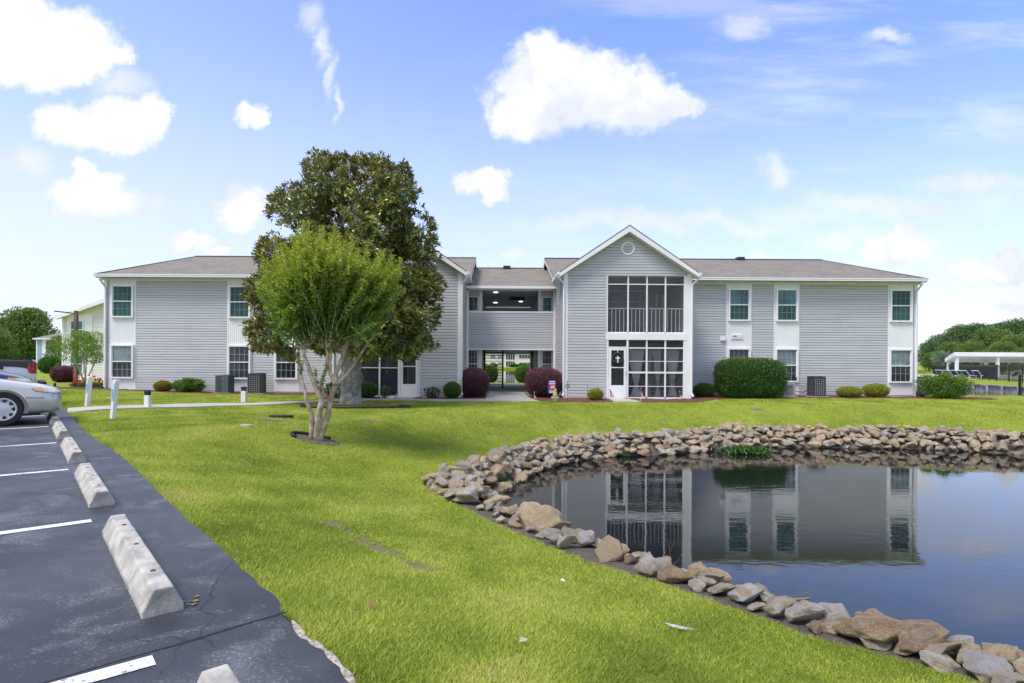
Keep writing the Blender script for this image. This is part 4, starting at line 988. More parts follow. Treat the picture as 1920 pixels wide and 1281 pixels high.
# ---------------- big magnolia
def tri(a, b, t): return a + (b - a) * t
mg = G(658, 757); mgt = thing('magnolia_tree', 'large dense dark green tree with bronze leaf undersides in front of the left gable', 'tree', tuple(mg))
lobes = [(620, 345, 52), (690, 345, 55), (745, 385, 50), (565, 395, 52), (640, 420, 70), (720, 440, 62), (778, 455, 42), (532, 398, 30), (520, 480, 38), (600, 490, 65),
         (690, 500, 68), (755, 510, 58), (790, 540, 42), (505, 555, 42), (570, 590, 55), (650, 590, 58), (735, 600, 60), (790, 595, 38), (498, 630, 36), (548, 655, 26), (690, 640, 45), (760, 640, 42), (797, 655, 22), (528, 530, 40),
         (600, 310, 28), (655, 305, 24), (748, 330, 26), (715, 318, 20), (560, 365, 26), (805, 490, 20), (795, 425, 22), (612, 640, 30)]
YM = 21.0; k = YM / F; tips = []; tdir = []; rr_ = np.random.default_rng(3)
limb = MB()
trunk_top = Vector((mg.x + .15, mg.y, 5.2))
for (lx, ly, lr) in lobes:
    base = P(lx, ly, mg.y); rad = lr * mg.y / F; cxm = abs(lx - 648) / 190; depth = 1.75 * math.sqrt(max(.1, 1 - min(1, cxm) ** 2)) * (0.8 if ly < 380 else 1)
    for dy in ((-depth, depth * .45) if lr > 28 else (rr_.uniform(-.6, .6),)):
        yo = mg.y - .35 + dy
        # keep the crown clear of the building front
        yo = min(yo, 22.9 - rad * .8 if base.z < 6.6 else 23.5); bq = P(lx, ly, yo); c = np.array([bq.x, yo, bq.z]); rad = lr * yo / F
        n = int(205 * (rad / .9) ** 2) + 16; d = unit(n, rr_); d[:, 2] += .12
        rr2 = rad * (.55 + .5 * rr_.random(n)); pts = c + d * rr2[:, None] * np.array([1, .95, .92])
        kk = vnoise(pts, 1.7, 3) > (.40 if c[2] > 4.6 else .30); pts = pts[kk]; d = d[kk]
        out = pts - np.array([mg.x, mg.y, 4.6]); out /= np.linalg.norm(out, axis=1, keepdims=True)
        tips.append(pts); tdir.append(d * .7 + out * .5 + np.array([0, 0, .35]))
        a0 = Vector((mg.x + rr_.uniform(-.1, .1), mg.y, min(c[2] - .4, 1.6 + rr_.random() * 3.2)))
        if a0.z < 1.7: a0.z = 1.7
        mid = a0.lerp(Vector(c), .5) + Vector((0, 0, .25)); limb.tube([a0, mid, Vector(c)], [.09, .06, .02], 6)
        for q in range(7):
            j = rr_.integers(len(pts)) if len(pts) else 0
            limb.tube([Vector(c).lerp(mid, .15 * q / 7), Vector(pts[j])], [.02, .006], 4, caps=False)
tips = np.concatenate(tips); tdir = np.concatenate(tdir); tdir /= np.linalg.norm(tdir, axis=1, keepdims=True)
tips -= np.array(mg); nt = len(tips); per = 10
pos = np.repeat(tips, per, 0) + rr_.normal(size=(nt * per, 3)) * .035; ax = np.repeat(tdir, per, 0)
rv = unit(nt * per, rr_); rv -= ax * (rv * ax).sum(1, keepdims=True); rv /= np.linalg.norm(rv, axis=1, keepdims=True)
el = rr_.uniform(.1, 1.0, nt * per)[:, None]; dv = ax * np.cos(el * 1.35) + rv * np.sin(el * 1.35)
tt = np.clip(np.repeat(vnoise(tips, 1.1, 9) * .35 + rr_.random(nt) * .35, per) + rr_.random(nt * per) * .42 + .07, 0, 1)
leafmesh('crown', M['magnolia'], pos, dv, ax + rv * .4, rr_.uniform(.13, .21, nt * per), rr_.uniform(.045, .07, nt * per), tt, mgt)
print('magnolia leaves', nt * per)
kf = rr_.choice(nt, 16, replace=False); pf = np.repeat(tips[kf] + tdir[kf] * .1, 9, 0); leafmesh('blossom', M['whitecloth'], pf, unit(144, rr_) + np.array([0, 0, .6]), unit(144, rr_), np.full(144, .085), np.full(144, .06), rr_.random(144), mgt)
for v_ in range(len(limb.v)): limb.v[v_] = tuple(Vector(limb.v[v_]) - mg)
limb.build('limb', M['bark_grey'], mgt)
mb = MB(); mb.tube([(0, 0, -.15), (0, 0, .05), (0, 0, .35), (.02, 0, 1.2), (.03, 0, 2.2), (.0, 0, 3.6), (.1, 0, 5.4), (.15, 0, 7.0)], [.50, .42, .36, .33, .31, .24, .15, .05], 18)
o = mb.build('trunk', M['bark_grey'], mgt, smooth=True)
cxr, cyr = mg.x + .15, mg.y
rg0 = G(665, 764)
ring('garden_edging', (rg0.x, rg0.y + .1), 1.75, .62, -200, 40, 'black edging ring around the large tree')
el_ = [(rg0.x + 1.7 * math.cos(R(a)), rg0.y + .1 + .6 * math.sin(R(a))) for a in range(0, 360, 20)]
sheet('mulch_bed', el_, .03, mulch, 'round mulch bed under the large tree', 'mulch bed', rough=.02)
# ---------------- crape myrtle
cb = G(593, 826); YCm = cb.y; cm = thing('crape_myrtle', 'small multi-stem tree with bright green crown and pale smooth twisted trunks in the lawn', 'tree', tuple(cb))
def cp(px, py, dy=0): return P(px, py, YCm + dy) - cb
stems = [([(584, 829), (584, 775), (574.5, 754), (570, 724), (564, 700.5), (568.7, 677)], -.12, [.055, .046, .036, .030, .028, .024]),
         ([(592, 829), (594.5, 782), (602.7, 754), (594.5, 733), (581.6, 698), (572, 672), (568.7, 654)], -.05, [.064, .058, .05, .044, .038, .034, .036]),
         ([(568.7, 654), (557, 645), (554, 637), (560.5, 622), (555, 590), (545, 560)], -.05, [.042, .034, .032, .026, .018, .01]),
         ([(568.7, 654), (573, 640), (579, 616), (588, 585), (592, 555)], .02, [.045, .036, .03, .02, .01]),
         ([(596, 829), (599, 771), (604, 743), (603, 712), (612, 691), (615.6, 665), (613, 652)], .10, [.066, .054, .046, .04, .037, .034, .038]),
         ([(613, 652), (620, 640), (630, 628), (640, 600), (640, 570)], .12, [.046, .036, .028, .018, .01]),
         ([(598, 829), (614, 778), (621, 747), (629, 722)], .2, [.068, .06, .053, .056]),
         ([(629, 722), (620, 700), (618, 680), (622, 662), (618, 640), (612, 600)], .12, [.048, .038, .034, .03, .024, .012]),
         ([(629, 722), (629, 700), (640, 677), (645, 654), (654, 633), (659, 618), (655, 597), (665, 560)], .2, [.056, .05, .046, .042, .04, .03, .02, .01]),
         ([(631, 720), (644, 700), (648, 680), (645, 658)], .32, [.045, .04, .034, .02]),
         ([(633, 720), (652, 700), (668, 675), (682, 654), (698, 633), (700, 609), (712, 580)], .28, [.04, .034, .036, .028, .03, .018, .01])]
mb = MB(); rs = random.Random(2); knuckles = []
for pts, dy, rad in stems:
    q = []; rd = []
    for i in range(len(pts) - 1):
        for t in (0, .33, .66):
            f = lambda a, b_: a + (b_ - a) * t
            q.append(cp(f(pts[i][0], pts[i + 1][0]) + rs.uniform(-1.2, 1.2) * (i > 0), f(pts[i][1], pts[i + 1][1]), dy * (.15 + .85 * min(1, (i + t) / 2)) - .05)); rd.append(f(rad[i], rad[i + 1]) * rs.uniform(.88, 1.16))
    q.append(cp(*pts[-1], dy)); rd.append(rad[-1])
    mb.tube(q, rd, 9); knuckles.append(q[-1])
o = mb.build('trunk', M['bark_pale'], cm, smooth=True)
rc = np.random.default_rng(8)
env = [(500, 570), (494, 535), (494, 503), (508, 480), (535, 458), (560, 447), (590, 452), (612, 448), (640, 458), (668, 474), (690, 488), (715, 494), (744, 500), (738, 528), (722, 555), (520, 600), (508, 590), (706, 590)]
P_, D_, T_, U_, L_ = [], [], [], [], []
tw = MB()
for i in range(520):
    e = env[rc.integers(len(env) - 4)] if rc.random() < .82 else env[rc.integers(len(env))]; e2 = env[rc.integers(len(env))]
    tx_, ty_ = e[0] * .86 + e2[0] * .14 + rc.normal() * 12, e[1] * .9 + e2[1] * .1 + rc.normal() * 19 + 3
    dep = (rc.random() * 2 - 1) * 1.15 * math.sqrt(max(.05, 1 - ((tx_ - 612) / 165) ** 2))
    fr = rc.random() ** .8; tx_ = 610 + (tx_ - 610) * (.45 + .55 * (1 - abs(dep) * .25)); ty_ += abs(dep) * 22
    bx, by = 610 + (tx_ - 610) * .46 + rc.normal() * 16, 652 - 95 * rc.random() - 6 * (1 - min(1, abs(tx_ - 610) / 120))
    a = cp(bx, by, dep * .35); c = cp(tx_, ty_, dep); L = (c - a).length; n = int(L * 105)
    bend = Vector((rc.normal() * .08, rc.normal() * .08, -.0)); t = rc.random(n) ** .66
    A, C = np.array(a), np.array(c); mid = (A + C) / 2 + np.array(bend)
    pt = (1 - t)[:, None] ** 2 * A + (2 * t * (1 - t))[:, None] * mid + t[:, None] ** 2 * C
    ax = (C - A) / L; rv = unit(n, rc); rv -= ax * (rv @ ax)[:, None]; rv /= np.linalg.norm(rv, axis=1, keepdims=True)
    spread = .105 * (1 - t * .72); P_.append(pt + rv * (spread * rc.random(n))[:, None]); D_.append(rv * .8 + ax * .75); U_.append(ax * .8 + unit(n, rc) * .5)
    hh_ = (pt[:, 2] - 1.9) / 1.9
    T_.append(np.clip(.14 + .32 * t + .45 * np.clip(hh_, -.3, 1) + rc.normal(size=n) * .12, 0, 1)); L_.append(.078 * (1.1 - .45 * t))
    tw.tube([a, Vector(mid), c], [.009, .005, .002], 4, caps=False)
# lone arching shoots
for (x0_, y0_, x1_, y1_, dd) in ((697, 622, 762, 571, .3), (575, 620, 515, 545, -.3), (600, 742, 590, 690, .2), (565, 700, 560, 668, -.2), (600, 735, 612, 684, 0)):
    n = 90; t = rc.random(n); a, c = np.array(cp(x0_, y0_, dd)), np.array(cp(x1_, y1_, dd)); pt = a + (c - a) * t[:, None]; P_.append(pt + unit(n, rc) * .03); D_.append(unit(n, rc) + (c - a)); U_.append(unit(n, rc)); T_.append(np.clip(.4 + .3 * t, 0, 1)); L_.append(np.full(n, .05)); tw.tube([a, c], [.006, .003], 4, caps=False)
P_, D_, U_, T_, L_ = map(np.concatenate, (P_, D_, U_, T_, L_)); print('crape leaves', len(P_))
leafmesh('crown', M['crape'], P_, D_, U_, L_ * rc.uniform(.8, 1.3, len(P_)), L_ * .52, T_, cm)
tw.build('twig', M['bark_pale'], cm)
er = (cb.x - .02, cb.y + .0)
ring('garden_edging', er, .50, .28, 60, 225, 'black edging curve around the small tree')
soilm = mat('soil', (.13, .10, .08), .95, bump=(35, 1), var=(18, .5), bumpd=.03)
sheet('soil_bed', wob([(er[0] + .52 * math.cos(R(a)), er[1] + .30 * math.sin(R(a))) for a in range(0, 360, 24)], .02, .15), .02, soilm, 'bare soil around the small tree', 'soil', rough=.008)
# ---------------- generic broadleaf / distant trees
def tree_variant(seed, m_, h, w_, n, leaf, trunk_h=.25, nl=16, shape='round'):
    r = np.random.default_rng(seed); root = bpy.data.objects.new('tree', None)
    P2, D2, T2 = [], [], []; limb = MB()
    for i in range(nl):
        t = (i + .5) / nl; z = h * (trunk_h + (1 - trunk_h) * t * .93)
        if shape == 'round': prof = math.sin(math.pi * min(.97, .18 + t * .78)) ** .7
        else: prof = (1 - t) ** .7 + .12
        a = i * 2.4 + r.random(); q = w_ * .5 * prof * r.uniform(.35, .72); rad = w_ * (.19 if shape == 'round' else .15) * (.65 + .6 * prof) * r.uniform(.8, 1.2)
        c = np.array([q * math.cos(a), q * math.sin(a), z]); m2 = n // nl; d = unit(m2, r)
        p = c + d * (rad * (.55 + .5 * r.random(m2)))[:, None] * np.array([1.15, 1.15, .68]); P2.append(p); D2.append(d + np.array([0, 0, .2]))
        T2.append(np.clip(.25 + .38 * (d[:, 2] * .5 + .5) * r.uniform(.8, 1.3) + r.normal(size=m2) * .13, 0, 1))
        limb.tube([(0, 0, z * .55), tuple(c * np.array([.5, .5, .85])), tuple(c)], [h * .012, h * .008, h * .003], 5)
    P2, D2, T2 = map(np.concatenate, (P2, D2, T2)); nn = len(P2); kk = vnoise(P2, 5 / w_ * 2, seed) > .2
    P2, D2, T2 = P2[kk], D2[kk], T2[kk]; nn = len(P2)
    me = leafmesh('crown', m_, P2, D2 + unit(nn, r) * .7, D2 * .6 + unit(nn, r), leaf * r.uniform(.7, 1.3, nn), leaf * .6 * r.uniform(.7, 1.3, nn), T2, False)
    limb.tube([(0, 0, -.3), (0, 0, h * .3), (0, 0, h * .85)], [h * .03, h * .022, h * .005], 8)
    return me, limb, h
def place_tree(name, label, x, y, z, var, sc_=1, rz=0, group=None, bark='bark'):
    th = thing(name, label, 'tree', (x, y, z), rz, group); th.scale = (sc_,) * 3
    meshobj('crown', var[0], th)
    if 'me' not in var[3]:
        o = var[1].build('trunk', M[bark], th); var[3]['me'] = o.data
    else: meshobj('trunk', var[3]['me'], th)
    return th
def TV(*a, **k): v = tree_variant(*a, **k); return (*v, {})
# left background
tl = TV(31, M['tree'], 9.5, 9.5, 15000, .38, nl=30)
p = P(48, 690, 118); place_tree('broadleaf_tree', 'large leafy tree at the far left behind the blue house', p.x, 118, -.3, tl, 1.22)
tl2 = TV(32, M['tree'], 6.5, 6, 7000, .3, nl=16)
p = P(-14, 690, 88); place_tree('broadleaf_tree', 'leafy tree at the extreme left edge, partly cut off', p.x, 88, -.3, tl2, .98)
p = P(121, 690, 66); place_tree('broadleaf_tree', 'leafy tree between the blue and the cream houses', p.x, 66, -.3, tl2, .66, 1.2)
far = TV(34, M['pine'], 11, 10, 7000, .6, nl=20)
far2 = TV(35, M['pine'], 10, 9, 6500, .6, nl=16)
for i, (px_, y_, s_) in enumerate(((-20, 150, .9), (15, 160, .75), (40, 170, .8), (62, 150, .7), (90, 165, .62))):
    p = P(px_, 685, y_); place_tree('broadleaf_tree', 'hazy distant tree in the row behind the blue house', p.x, y_, -.5, far if i % 2 else far2, s_, i, 'distant trees behind the houses')
# right background mound of trees: (px, top y, depth)
v1, v2, v3 = TV(41, M['pine'], 12, 12, 16000, .42, nl=26), TV(42, M['tree'], 12, 13, 15000, .42, nl=24), TV(43, M['pine'], 12, 9, 12000, .4, nl=22)
TR = [(1742, 642, 150, 2, 'narrow dark tree just right of the building corner'), (1765, 626, 135, 0, 'rounded tree right of the narrow dark one'), (1800, 617, 130, 0, 'green tree on the left shoulder of the wood'),
      (1835, 611, 128, 0, 'tall dark green tree left of the summit of the wood'), (1868, 603, 132, 2, 'tallest tree of the wood on the right'), (1905, 607, 126, 0, 'dark green tree near the right edge of the picture'),
      (1940, 604, 130, 0, 'tree cut off by the right edge of the picture'), (1785, 640, 112, 1, 'lighter tree low in front of the wood, left'), (1860, 622, 108, 1, 'broad lighter green tree in the middle of the wood'),
      (1905, 632, 100, 1, 'light green tree low in front above the pavilion roof'), (1822, 640, 104, 1, 'low light tree behind the pavilion corner'), (1750, 665, 120, 1, 'low bushy tree behind the left end of the pool fence'), (1985, 600, 122, 0, 'tree outside the right edge'),
      (1770, 655, 118, 0, 'dark bushy tree behind the back corner of the pavilion'), (1880, 648, 92, 1, 'leafy tree directly behind the pavilion roof')]
for i, (px_, ty_, y_, v_, lb) in enumerate(TR):
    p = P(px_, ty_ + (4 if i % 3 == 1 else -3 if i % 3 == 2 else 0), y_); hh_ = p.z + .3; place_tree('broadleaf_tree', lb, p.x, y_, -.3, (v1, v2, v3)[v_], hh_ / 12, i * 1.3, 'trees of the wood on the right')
# small tree near the cream house
ct = TV(51, M['crape'], 2.9, 2.6, 9000, .07, trunk_h=.52, nl=18)
p = P(160, 708, 31); th = thing('small_tree', 'small vase-shaped tree with thin stems left of the building corner', 'tree', (p.x, 31, 0))
meshobj('crown', ct[0], th)
mb = MB(); r3 = random.Random(4)
for k in range(6):
    a = k * 1.05; mb.tube([(0, 0, -.1), (.2 * math.cos(a), .2 * math.sin(a), .7), (.55 * math.cos(a), .55 * math.sin(a), 1.5), (.8 * math.cos(a), .8 * math.sin(a), 2.2)], [.035, .028, .02, .01], 6)
mb.build('trunk', M['bark_pale'], th)
# ---------------- lawn blades
rgk = np.random.default_rng(21); NB = 1800000
y = 1.9 * (28.3 / 1.9) ** rgk.random(NB)            # log-uniform in depth
keep = rgk.random(NB) < np.clip(y / 6.0, .35, 1); y = y[keep]
x = (rgk.random(len(y)) * 1.98 - .98) * y * (960 / F) * 1.03 + .02 * y
kk = ~inpoly(x, y, PARK) | (pdist(x, y, EDGE, False) < .03 + .05 * (np.sin(x * 31) * np.sin(y * 27) > .35))
dd = dirt_and_spots(x, y); nz = vnoise(np.stack([x, y, x * 0], 1), 6, 2) * .5 + vnoise(np.stack([x, y, x * 0], 1), 17, 4) * .5
kk &= (dd + (nz - .5) * .9 < .42) & ~((y < 3.05) & (pdist(x, y, EDGE, False) < .06) & (nz > .36))
kk &= ~((y > 23.5) & (x > -6.9) & (x < 7.9)) & ~((y > 25.5) & (x < 19.4))
for bd in BEDS: kk &= ~inpoly(x, y, bd)
for c_, rx_, ry_ in ((er, .5, .28), ((rg0.x, rg0.y + .1), 1.75, .62)): kk &= (((x - c_[0]) / rx_) ** 2 + ((y - c_[1]) / ry_) ** 2) > 1
kk &= hgt(x, y) > -.95
thin_ = vnoise(np.stack([x, y * 1.2, x * 0], 1), 2.3, 12) * .5 + vnoise(np.stack([x, y, x * 0], 1), 7, 13) * .5
kk &= rgk.random(len(x)) > np.clip((.42 - thin_) * 4.5, 0, .75)
x, y, nz = x[kk], y[kk], nz[kk]; n = len(x); z = hgt(x, y); print('blades', n)
wsc = 1 + y / 5.5
hb = (.010 + .016 * rgk.random(n)) * (1 + .25 * (vnoise(np.stack([x, y, x * 0], 1), 1.6, 7) - .5)) * (1 + np.clip(y / 24, 0, .6))
edge_d = pdist(x, y, EDGE, False); hb *= 1 + .6 * np.clip(1 - edge_d / .2, 0, 1)
a = rgk.random(n) * 6.283; lean = rgk.normal(size=(n, 2)) * .85
wb = .0018 * wsc * (.7 + .6 * rgk.random(n))
v = np.empty((n, 3, 3)); bx_, by_ = np.cos(a) * wb, np.sin(a) * wb
v[:, 0] = np.stack([x - bx_, y - by_, z - .006], 1); v[:, 1] = np.stack([x + bx_, y + by_, z - .006], 1); v[:, 2] = np.stack([x + lean[:, 0] * hb, y + lean[:, 1] * hb, z + hb], 1)
me = bpy.data.meshes.new('grass'); me.vertices.add(n * 3); me.vertices.foreach_set('co', v.ravel()); me.loops.add(n * 3); me.loops.foreach_set('vertex_index', np.arange(n * 3))
me.polygons.add(n); me.polygons.foreach_set('loop_start', np.arange(0, n * 3, 3)); me.update(calc_edges=False)
big = vnoise(np.stack([x, y, x * 0], 1), .8, 5); med = vnoise(np.stack([x, y, x * 0], 1), 3.2, 6)
big2 = vnoise(np.stack([x + 5, y * .8, x * 0], 1), 1.9, 8)
tint = np.clip(.44 + .40 * (big - .5) + .34 * (big2 - .5) + .32 * (med - .5) + .19 * rgk.normal(size=n) + .45 * (rgk.random(n) > .955) + .28 * np.clip((vnoise(np.stack([x * 1.1 + 3, y * .9 - 2, x * 0], 1), 1.3, 21) - .74) * 6, 0, 1), 0, 1)
at_ = me.attributes.new('tint', 'FLOAT', 'POINT'); at_.data.foreach_set('value', np.repeat(tint, 3).astype(np.float32)); me.materials.append(M['grass'])
tag(meshobj('grass', me), 'short mown bright green grass blades', 'grass', kind='stuff')
# ---------------------------------------------------------------- rocks
rm = bpy.data.materials.new('stone'); rm.use_nodes = True; t = NT(rm.node_tree); b = t.n['Principled BSDF']
co = t.node('ShaderNodeTexCoord').outputs['Object']; oi = t.node('ShaderNodeObjectInfo')
cv = t.vm('ADD', co, t.vm('MULTIPLY', t.node('ShaderNodeCombineXYZ', {0: oi.outputs['Random'], 1: oi.outputs['Random'], 2: oi.outputs['Random']}).outputs[0], (31, 17, 23)))
cv = t.vm('MULTIPLY', cv, (1, 1, 1))
n1 = t.noise(cv, 1.6, 5, .65); n2 = t.noise(cv, 9, 6, .75); n3 = t.noise(cv, 34, 3, .7)
base = t.mix(t.rng(n1, .42, .60, 0, .8), oi.outputs['Color'], (.74, .52, .28))
base = t.mix(t.rng(n2, .48, .66, 0, .6), base, (.90, .85, .76))
base = t.mix(t.rng(n3, .57, .66, 0, .6), base, (.17, .14, .11))
base = t.mix(t.rng(t.noise(cv, 3.1, 4, .7), .60, .74, 0, .5), base, (.20, .15, .11))
t.l.new(base, b.inputs['Base Color']); b.inputs['Roughness'].default_value = .85
t.l.new(t.node('ShaderNodeBump', {'Height': t.m('ADD', n2, t.m('MULTIPLY', n3, .4)), 'Strength': 1.0, 'Distance': .16}).outputs[0], b.inputs['Normal'])
def rock_mesh(seed, npt=15, cuts=3, sub=True):
    r = random.Random(seed); bm = bmesh.new()
    for k in range(npt):
        v = Vector((r.gauss(0, 1), r.gauss(0, 1), r.gauss(0, 1))).normalized() * r.uniform(.82, 1); bm.verts.new((v.x, v.y * r.uniform(.75, 1), v.z * .8))
    h_ = bmesh.ops.convex_hull(bm, input=bm.verts[:]); bmesh.ops.delete(bm, geom=[g for g in h_['geom_interior'] if isinstance(g, bmesh.types.BMVert)], context='VERTS')
    bmesh.ops.dissolve_limit(bm, angle_limit=R(14), verts=bm.verts[:], edges=bm.edges[:])
    bmesh.ops.bevel(bm, geom=bm.edges[:], offset=.04, segments=1, affect='EDGES', profile=.6)
    bmesh.ops.triangulate(bm, faces=bm.faces[:]); bmesh.ops.subdivide_edges(bm, edges=[e for e in bm.edges if e.calc_length() > .25], cuts=cuts, use_grid_fill=True)
    bmesh.ops.triangulate(bm, faces=bm.faces[:])
    cs = np.array([v.co[:] for v in bm.verts]); n = vnoise(cs, 3.2, seed) - .5; n2_ = vnoise(cs, 9, seed + 3) - .5
    bm.normal_update()
    for i, v in enumerate(bm.verts): v.co += v.normal * (n[i] * .10 + n2_[i] * .07)
    me = bpy.data.meshes.new('rock'); bm.to_mesh(me); bm.free(); me.materials.append(rm)
    me.polygons.foreach_set('use_smooth', [True] * len(me.polygons)); return me
def sharpen(me):
    try: me.set_sharp_from_angle(angle=R(38))
    except Exception: pass
RM = [rock_mesh(100 + k, 11 + k % 6) for k in range(18)]
for m_ in RM: sharpen(m_)
TAN, WHI, BRN, GRY, PNK = (.95, .72, .42), (.97, .91, .80), (.60, .37, .20), (.60, .56, .50), (.97, .83, .62)
names = {TAN: 'tan', WHI: 'pale grey', BRN: 'brown', GRY: 'dark grey', PNK: 'cream'}
rocks = []   # (x,y,z, sx,sy,sz, rz, tilt, color, meshidx, label)
rk = random.Random(77)
def rock_px(px, py, w_, h_, c, label, lift=0):
    """py = bottom of the rock in the photo"""
    g = G(px, py); s = w_ / F * g.y / 2 * 1.38; hh_ = h_ / F * g.y / 2 * 1.3
    rocks.append([g.x * (1 + s * .55 / g.y), g.y + s * .55, g.z + hh_ * .55 + lift, s * 1.08, s * rk.uniform(.8, 1.0), max(hh_ * 1.05, s * .55), rk.uniform(0, 6.28), c, rk.randrange(18), label])
NEAR = [(1020, 990, 34, 30, WHI), (905, 935, 30, 26, TAN), (880, 925, 34, 40, WHI), (885, 905, 32, 40, TAN), (935, 955, 48, 26, TAN), (965, 965, 30, 22, PNK), (990, 975, 46, 34, TAN),
        (1020, 998, 85, 52, TAN), (1054, 1003, 42, 30, TAN), (1085, 988, 34, 28, TAN), (1108, 1010, 44, 30, TAN), (1065, 1032, 38, 36, PNK), (1097, 1028, 40, 34, WHI), (1137, 1053, 62, 46, TAN), (1152, 1022, 52, 26, TAN),
        (1180, 1035, 34, 36, GRY), (1185, 1060, 30, 26, BRN), (1215, 1082, 42, 52, WHI), (1245, 1075, 36, 22, WHI), (1273, 1100, 70, 40, BRN), (1304, 1088, 44, 30, TAN), (1312, 1112, 38, 24, WHI), (1335, 1100, 22, 16, TAN),
        (1355, 1122, 46, 26, WHI), (1384, 1113, 22, 16, WHI), (1400, 1138, 66, 40, WHI), (1437, 1130, 26, 18, WHI), (1420, 1150, 34, 18, PNK), (1462, 1165, 56, 48, WHI), (1482, 1126, 50, 28, TAN),
        (1513, 1180, 62, 50, WHI), (1532, 1190, 36, 22, BRN), (1570, 1183, 66, 52, WHI), (1613, 1172, 32, 24, TAN), (1632, 1215, 118, 66, BRN), (1645, 1222, 60, 30, WHI), (1712, 1235, 110, 62, BRN), (1690, 1232, 40, 26, TAN),
        (1768, 1250, 82, 46, TAN), (1780, 1205, 60, 30, WHI), (1765, 1262, 76, 24, WHI), (1832, 1262, 60, 50, TAN), (1850, 1282, 84, 40, WHI), (1878, 1262, 66, 66, TAN), (1905, 1285, 60, 34, GRY), (1925, 1262, 40, 40, TAN), (1950, 1300, 90, 60, TAN), (1900, 1305, 70, 40, WHI)]
place = ['near pond tip', 'on the narrow bank', 'halfway along bank', 'past halfway', 'at lower right']
for i, (px_, py_, w_, h_, c) in enumerate(NEAR):
    nb = NEAR[i - 1][4] if i else TAN; na = NEAR[(i + 1) % len(NEAR)][4]
    zone = place[min(4, int(max(0, (px_ - 860)) / 190))]
    sz = 'largest' if w_ > 100 else 'big' if w_ > 60 else 'medium' if w_ > 38 else 'small'
    shp = 'tall' if h_ > .85 * w_ else 'flat' if h_ < .5 * w_ else 'blocky'
    rock_px(px_, py_, w_, h_, c, '%s %s %s rock between %s and %s ones %s' % (sz, names[c], shp, names[nb], names[na], zone))
# rows along the bank
def along(poly, step):
    out = []
    for i in range(len(poly) - 1):
        a, b_ = np.array(poly[i]), np.array(poly[i + 1]); L = np.linalg.norm(b_ - a); n = max(1, int(L / step)); d = (b_ - a) / L
        for k in range(n): out.append((a + (b_ - a) * k / n, d))
    return out
nS = 4; far_poly = POND[nS + len(near_px) - 3: nS + len(near_px) + len(far_px) + 2]
auto = []
for row, (inset, size, stepr, lift) in enumerate(((.06, .155, .24, .0), (.22, .165, .25, .04), (.38, .16, .25, .05), (.54, .165, .26, .04), (.68, .165, .27, .02), (.26, .14, .32, .15), (.46, .14, .34, .14), (.14, .14, .4, .1))):
    for p, d in along(far_poly, stepr):
        nrm = np.array([d[1], -d[0]]); q = p + nrm * (inset + rk.uniform(-.07, .07)) + d * rk.uniform(-.07, .07)
        if not inpoly(np.array([q[0]]), np.array([q[1]]), POND)[0]: continue
        if q[0] > 17.5 : continue
        s = 1.16 * size * rk.uniform(.68, 1.32) * (1.12 if rk.random() < .12 else 1); z = H1(*q) + s * .45 + lift
        if z < -1.16: continue
        wet = z < -1.02
        c = rk.choices([TAN, WHI, BRN, GRY, PNK], [5, 3, 1.2 if not wet else 3, 1.1 if not wet else 3, 4])[0]
        zi = int(np.searchsorted([-.6, .2, 1.0, 2.0, 3.2, 4.6, 6.0, 7.4, 8.8, 10.4, 12.5], q[0]))
        lab = '%s %s rock in the %s of the bank %s' % ('large' if s > .225 else 'mid-sized' if s > .18 else 'small', names[c], ('top row', 'upper part', 'middle', 'lower part', 'wet foot', 'top layer', 'second layer', 'rear edge')[row],
              ('at the pond tip', 'just past the pond tip', 'left of the breezeway', 'below the breezeway', 'below the gable corner', 'below the screen door', 'below the curtained porch', 'below the green tuft', 'below the clipped hedge', 'below the yellow shrubs', 'below the end windows', 'at the far right')[zi])
        auto.append([q[0], q[1], z, s * rk.uniform(.95, 1.35), s * rk.uniform(.8, 1.1), s * rk.uniform(.6, .9), rk.uniform(0, 6.28), c, rk.randrange(18), lab])
near_poly = POND[2:nS + len(near_px) - 2]
for inset, size, stepr in ((.14, .12, .27), (.28, .13, .26), (.42, .14, .26), (.56, .14, .26), (.70, .14, .26)):
    inset_n = []
    for p, d in along(near_poly, stepr):
        nrm = np.array([d[1], -d[0]]); q = p + nrm * (inset + rk.uniform(-.06, .06))
        if any(math.hypot(q[0] - r_[0], q[1] - r_[1]) < r_[3] * .62 for r_ in rocks): continue
        if inset < .5 and not (q[0] > 1.7 or q[0] < .95) and not (inset > .4 and rk.random() < .6): continue
        s = size * rk.uniform(.7, 1.2); c = rk.choice([TAN, WHI, PNK, GRY]); z = H1(*q) + s * .4
        if z < -1.2: continue
        auto.append([q[0], q[1], z, s * 1.2, s, s * .75, rk.uniform(0, 6.28), c, rk.randrange(18), '%s %s rock %s of the near bank, %s' % (names[c], 'small' if s < .13 else 'middling', {.14: 'against the lawn edge', .28: 'one row inside the edge', .42: 'in the middle row', .56: 'in the lower row', .70: 'at the waterline'}[inset], ('near the tip', 'past the tip', 'before the middle', 'at the middle', 'past the middle', 'before the corner', 'at lower right')[min(6, int(max(0, (q[0] + .6)) / 4.1 * 7))])]); inset_n.append(0)
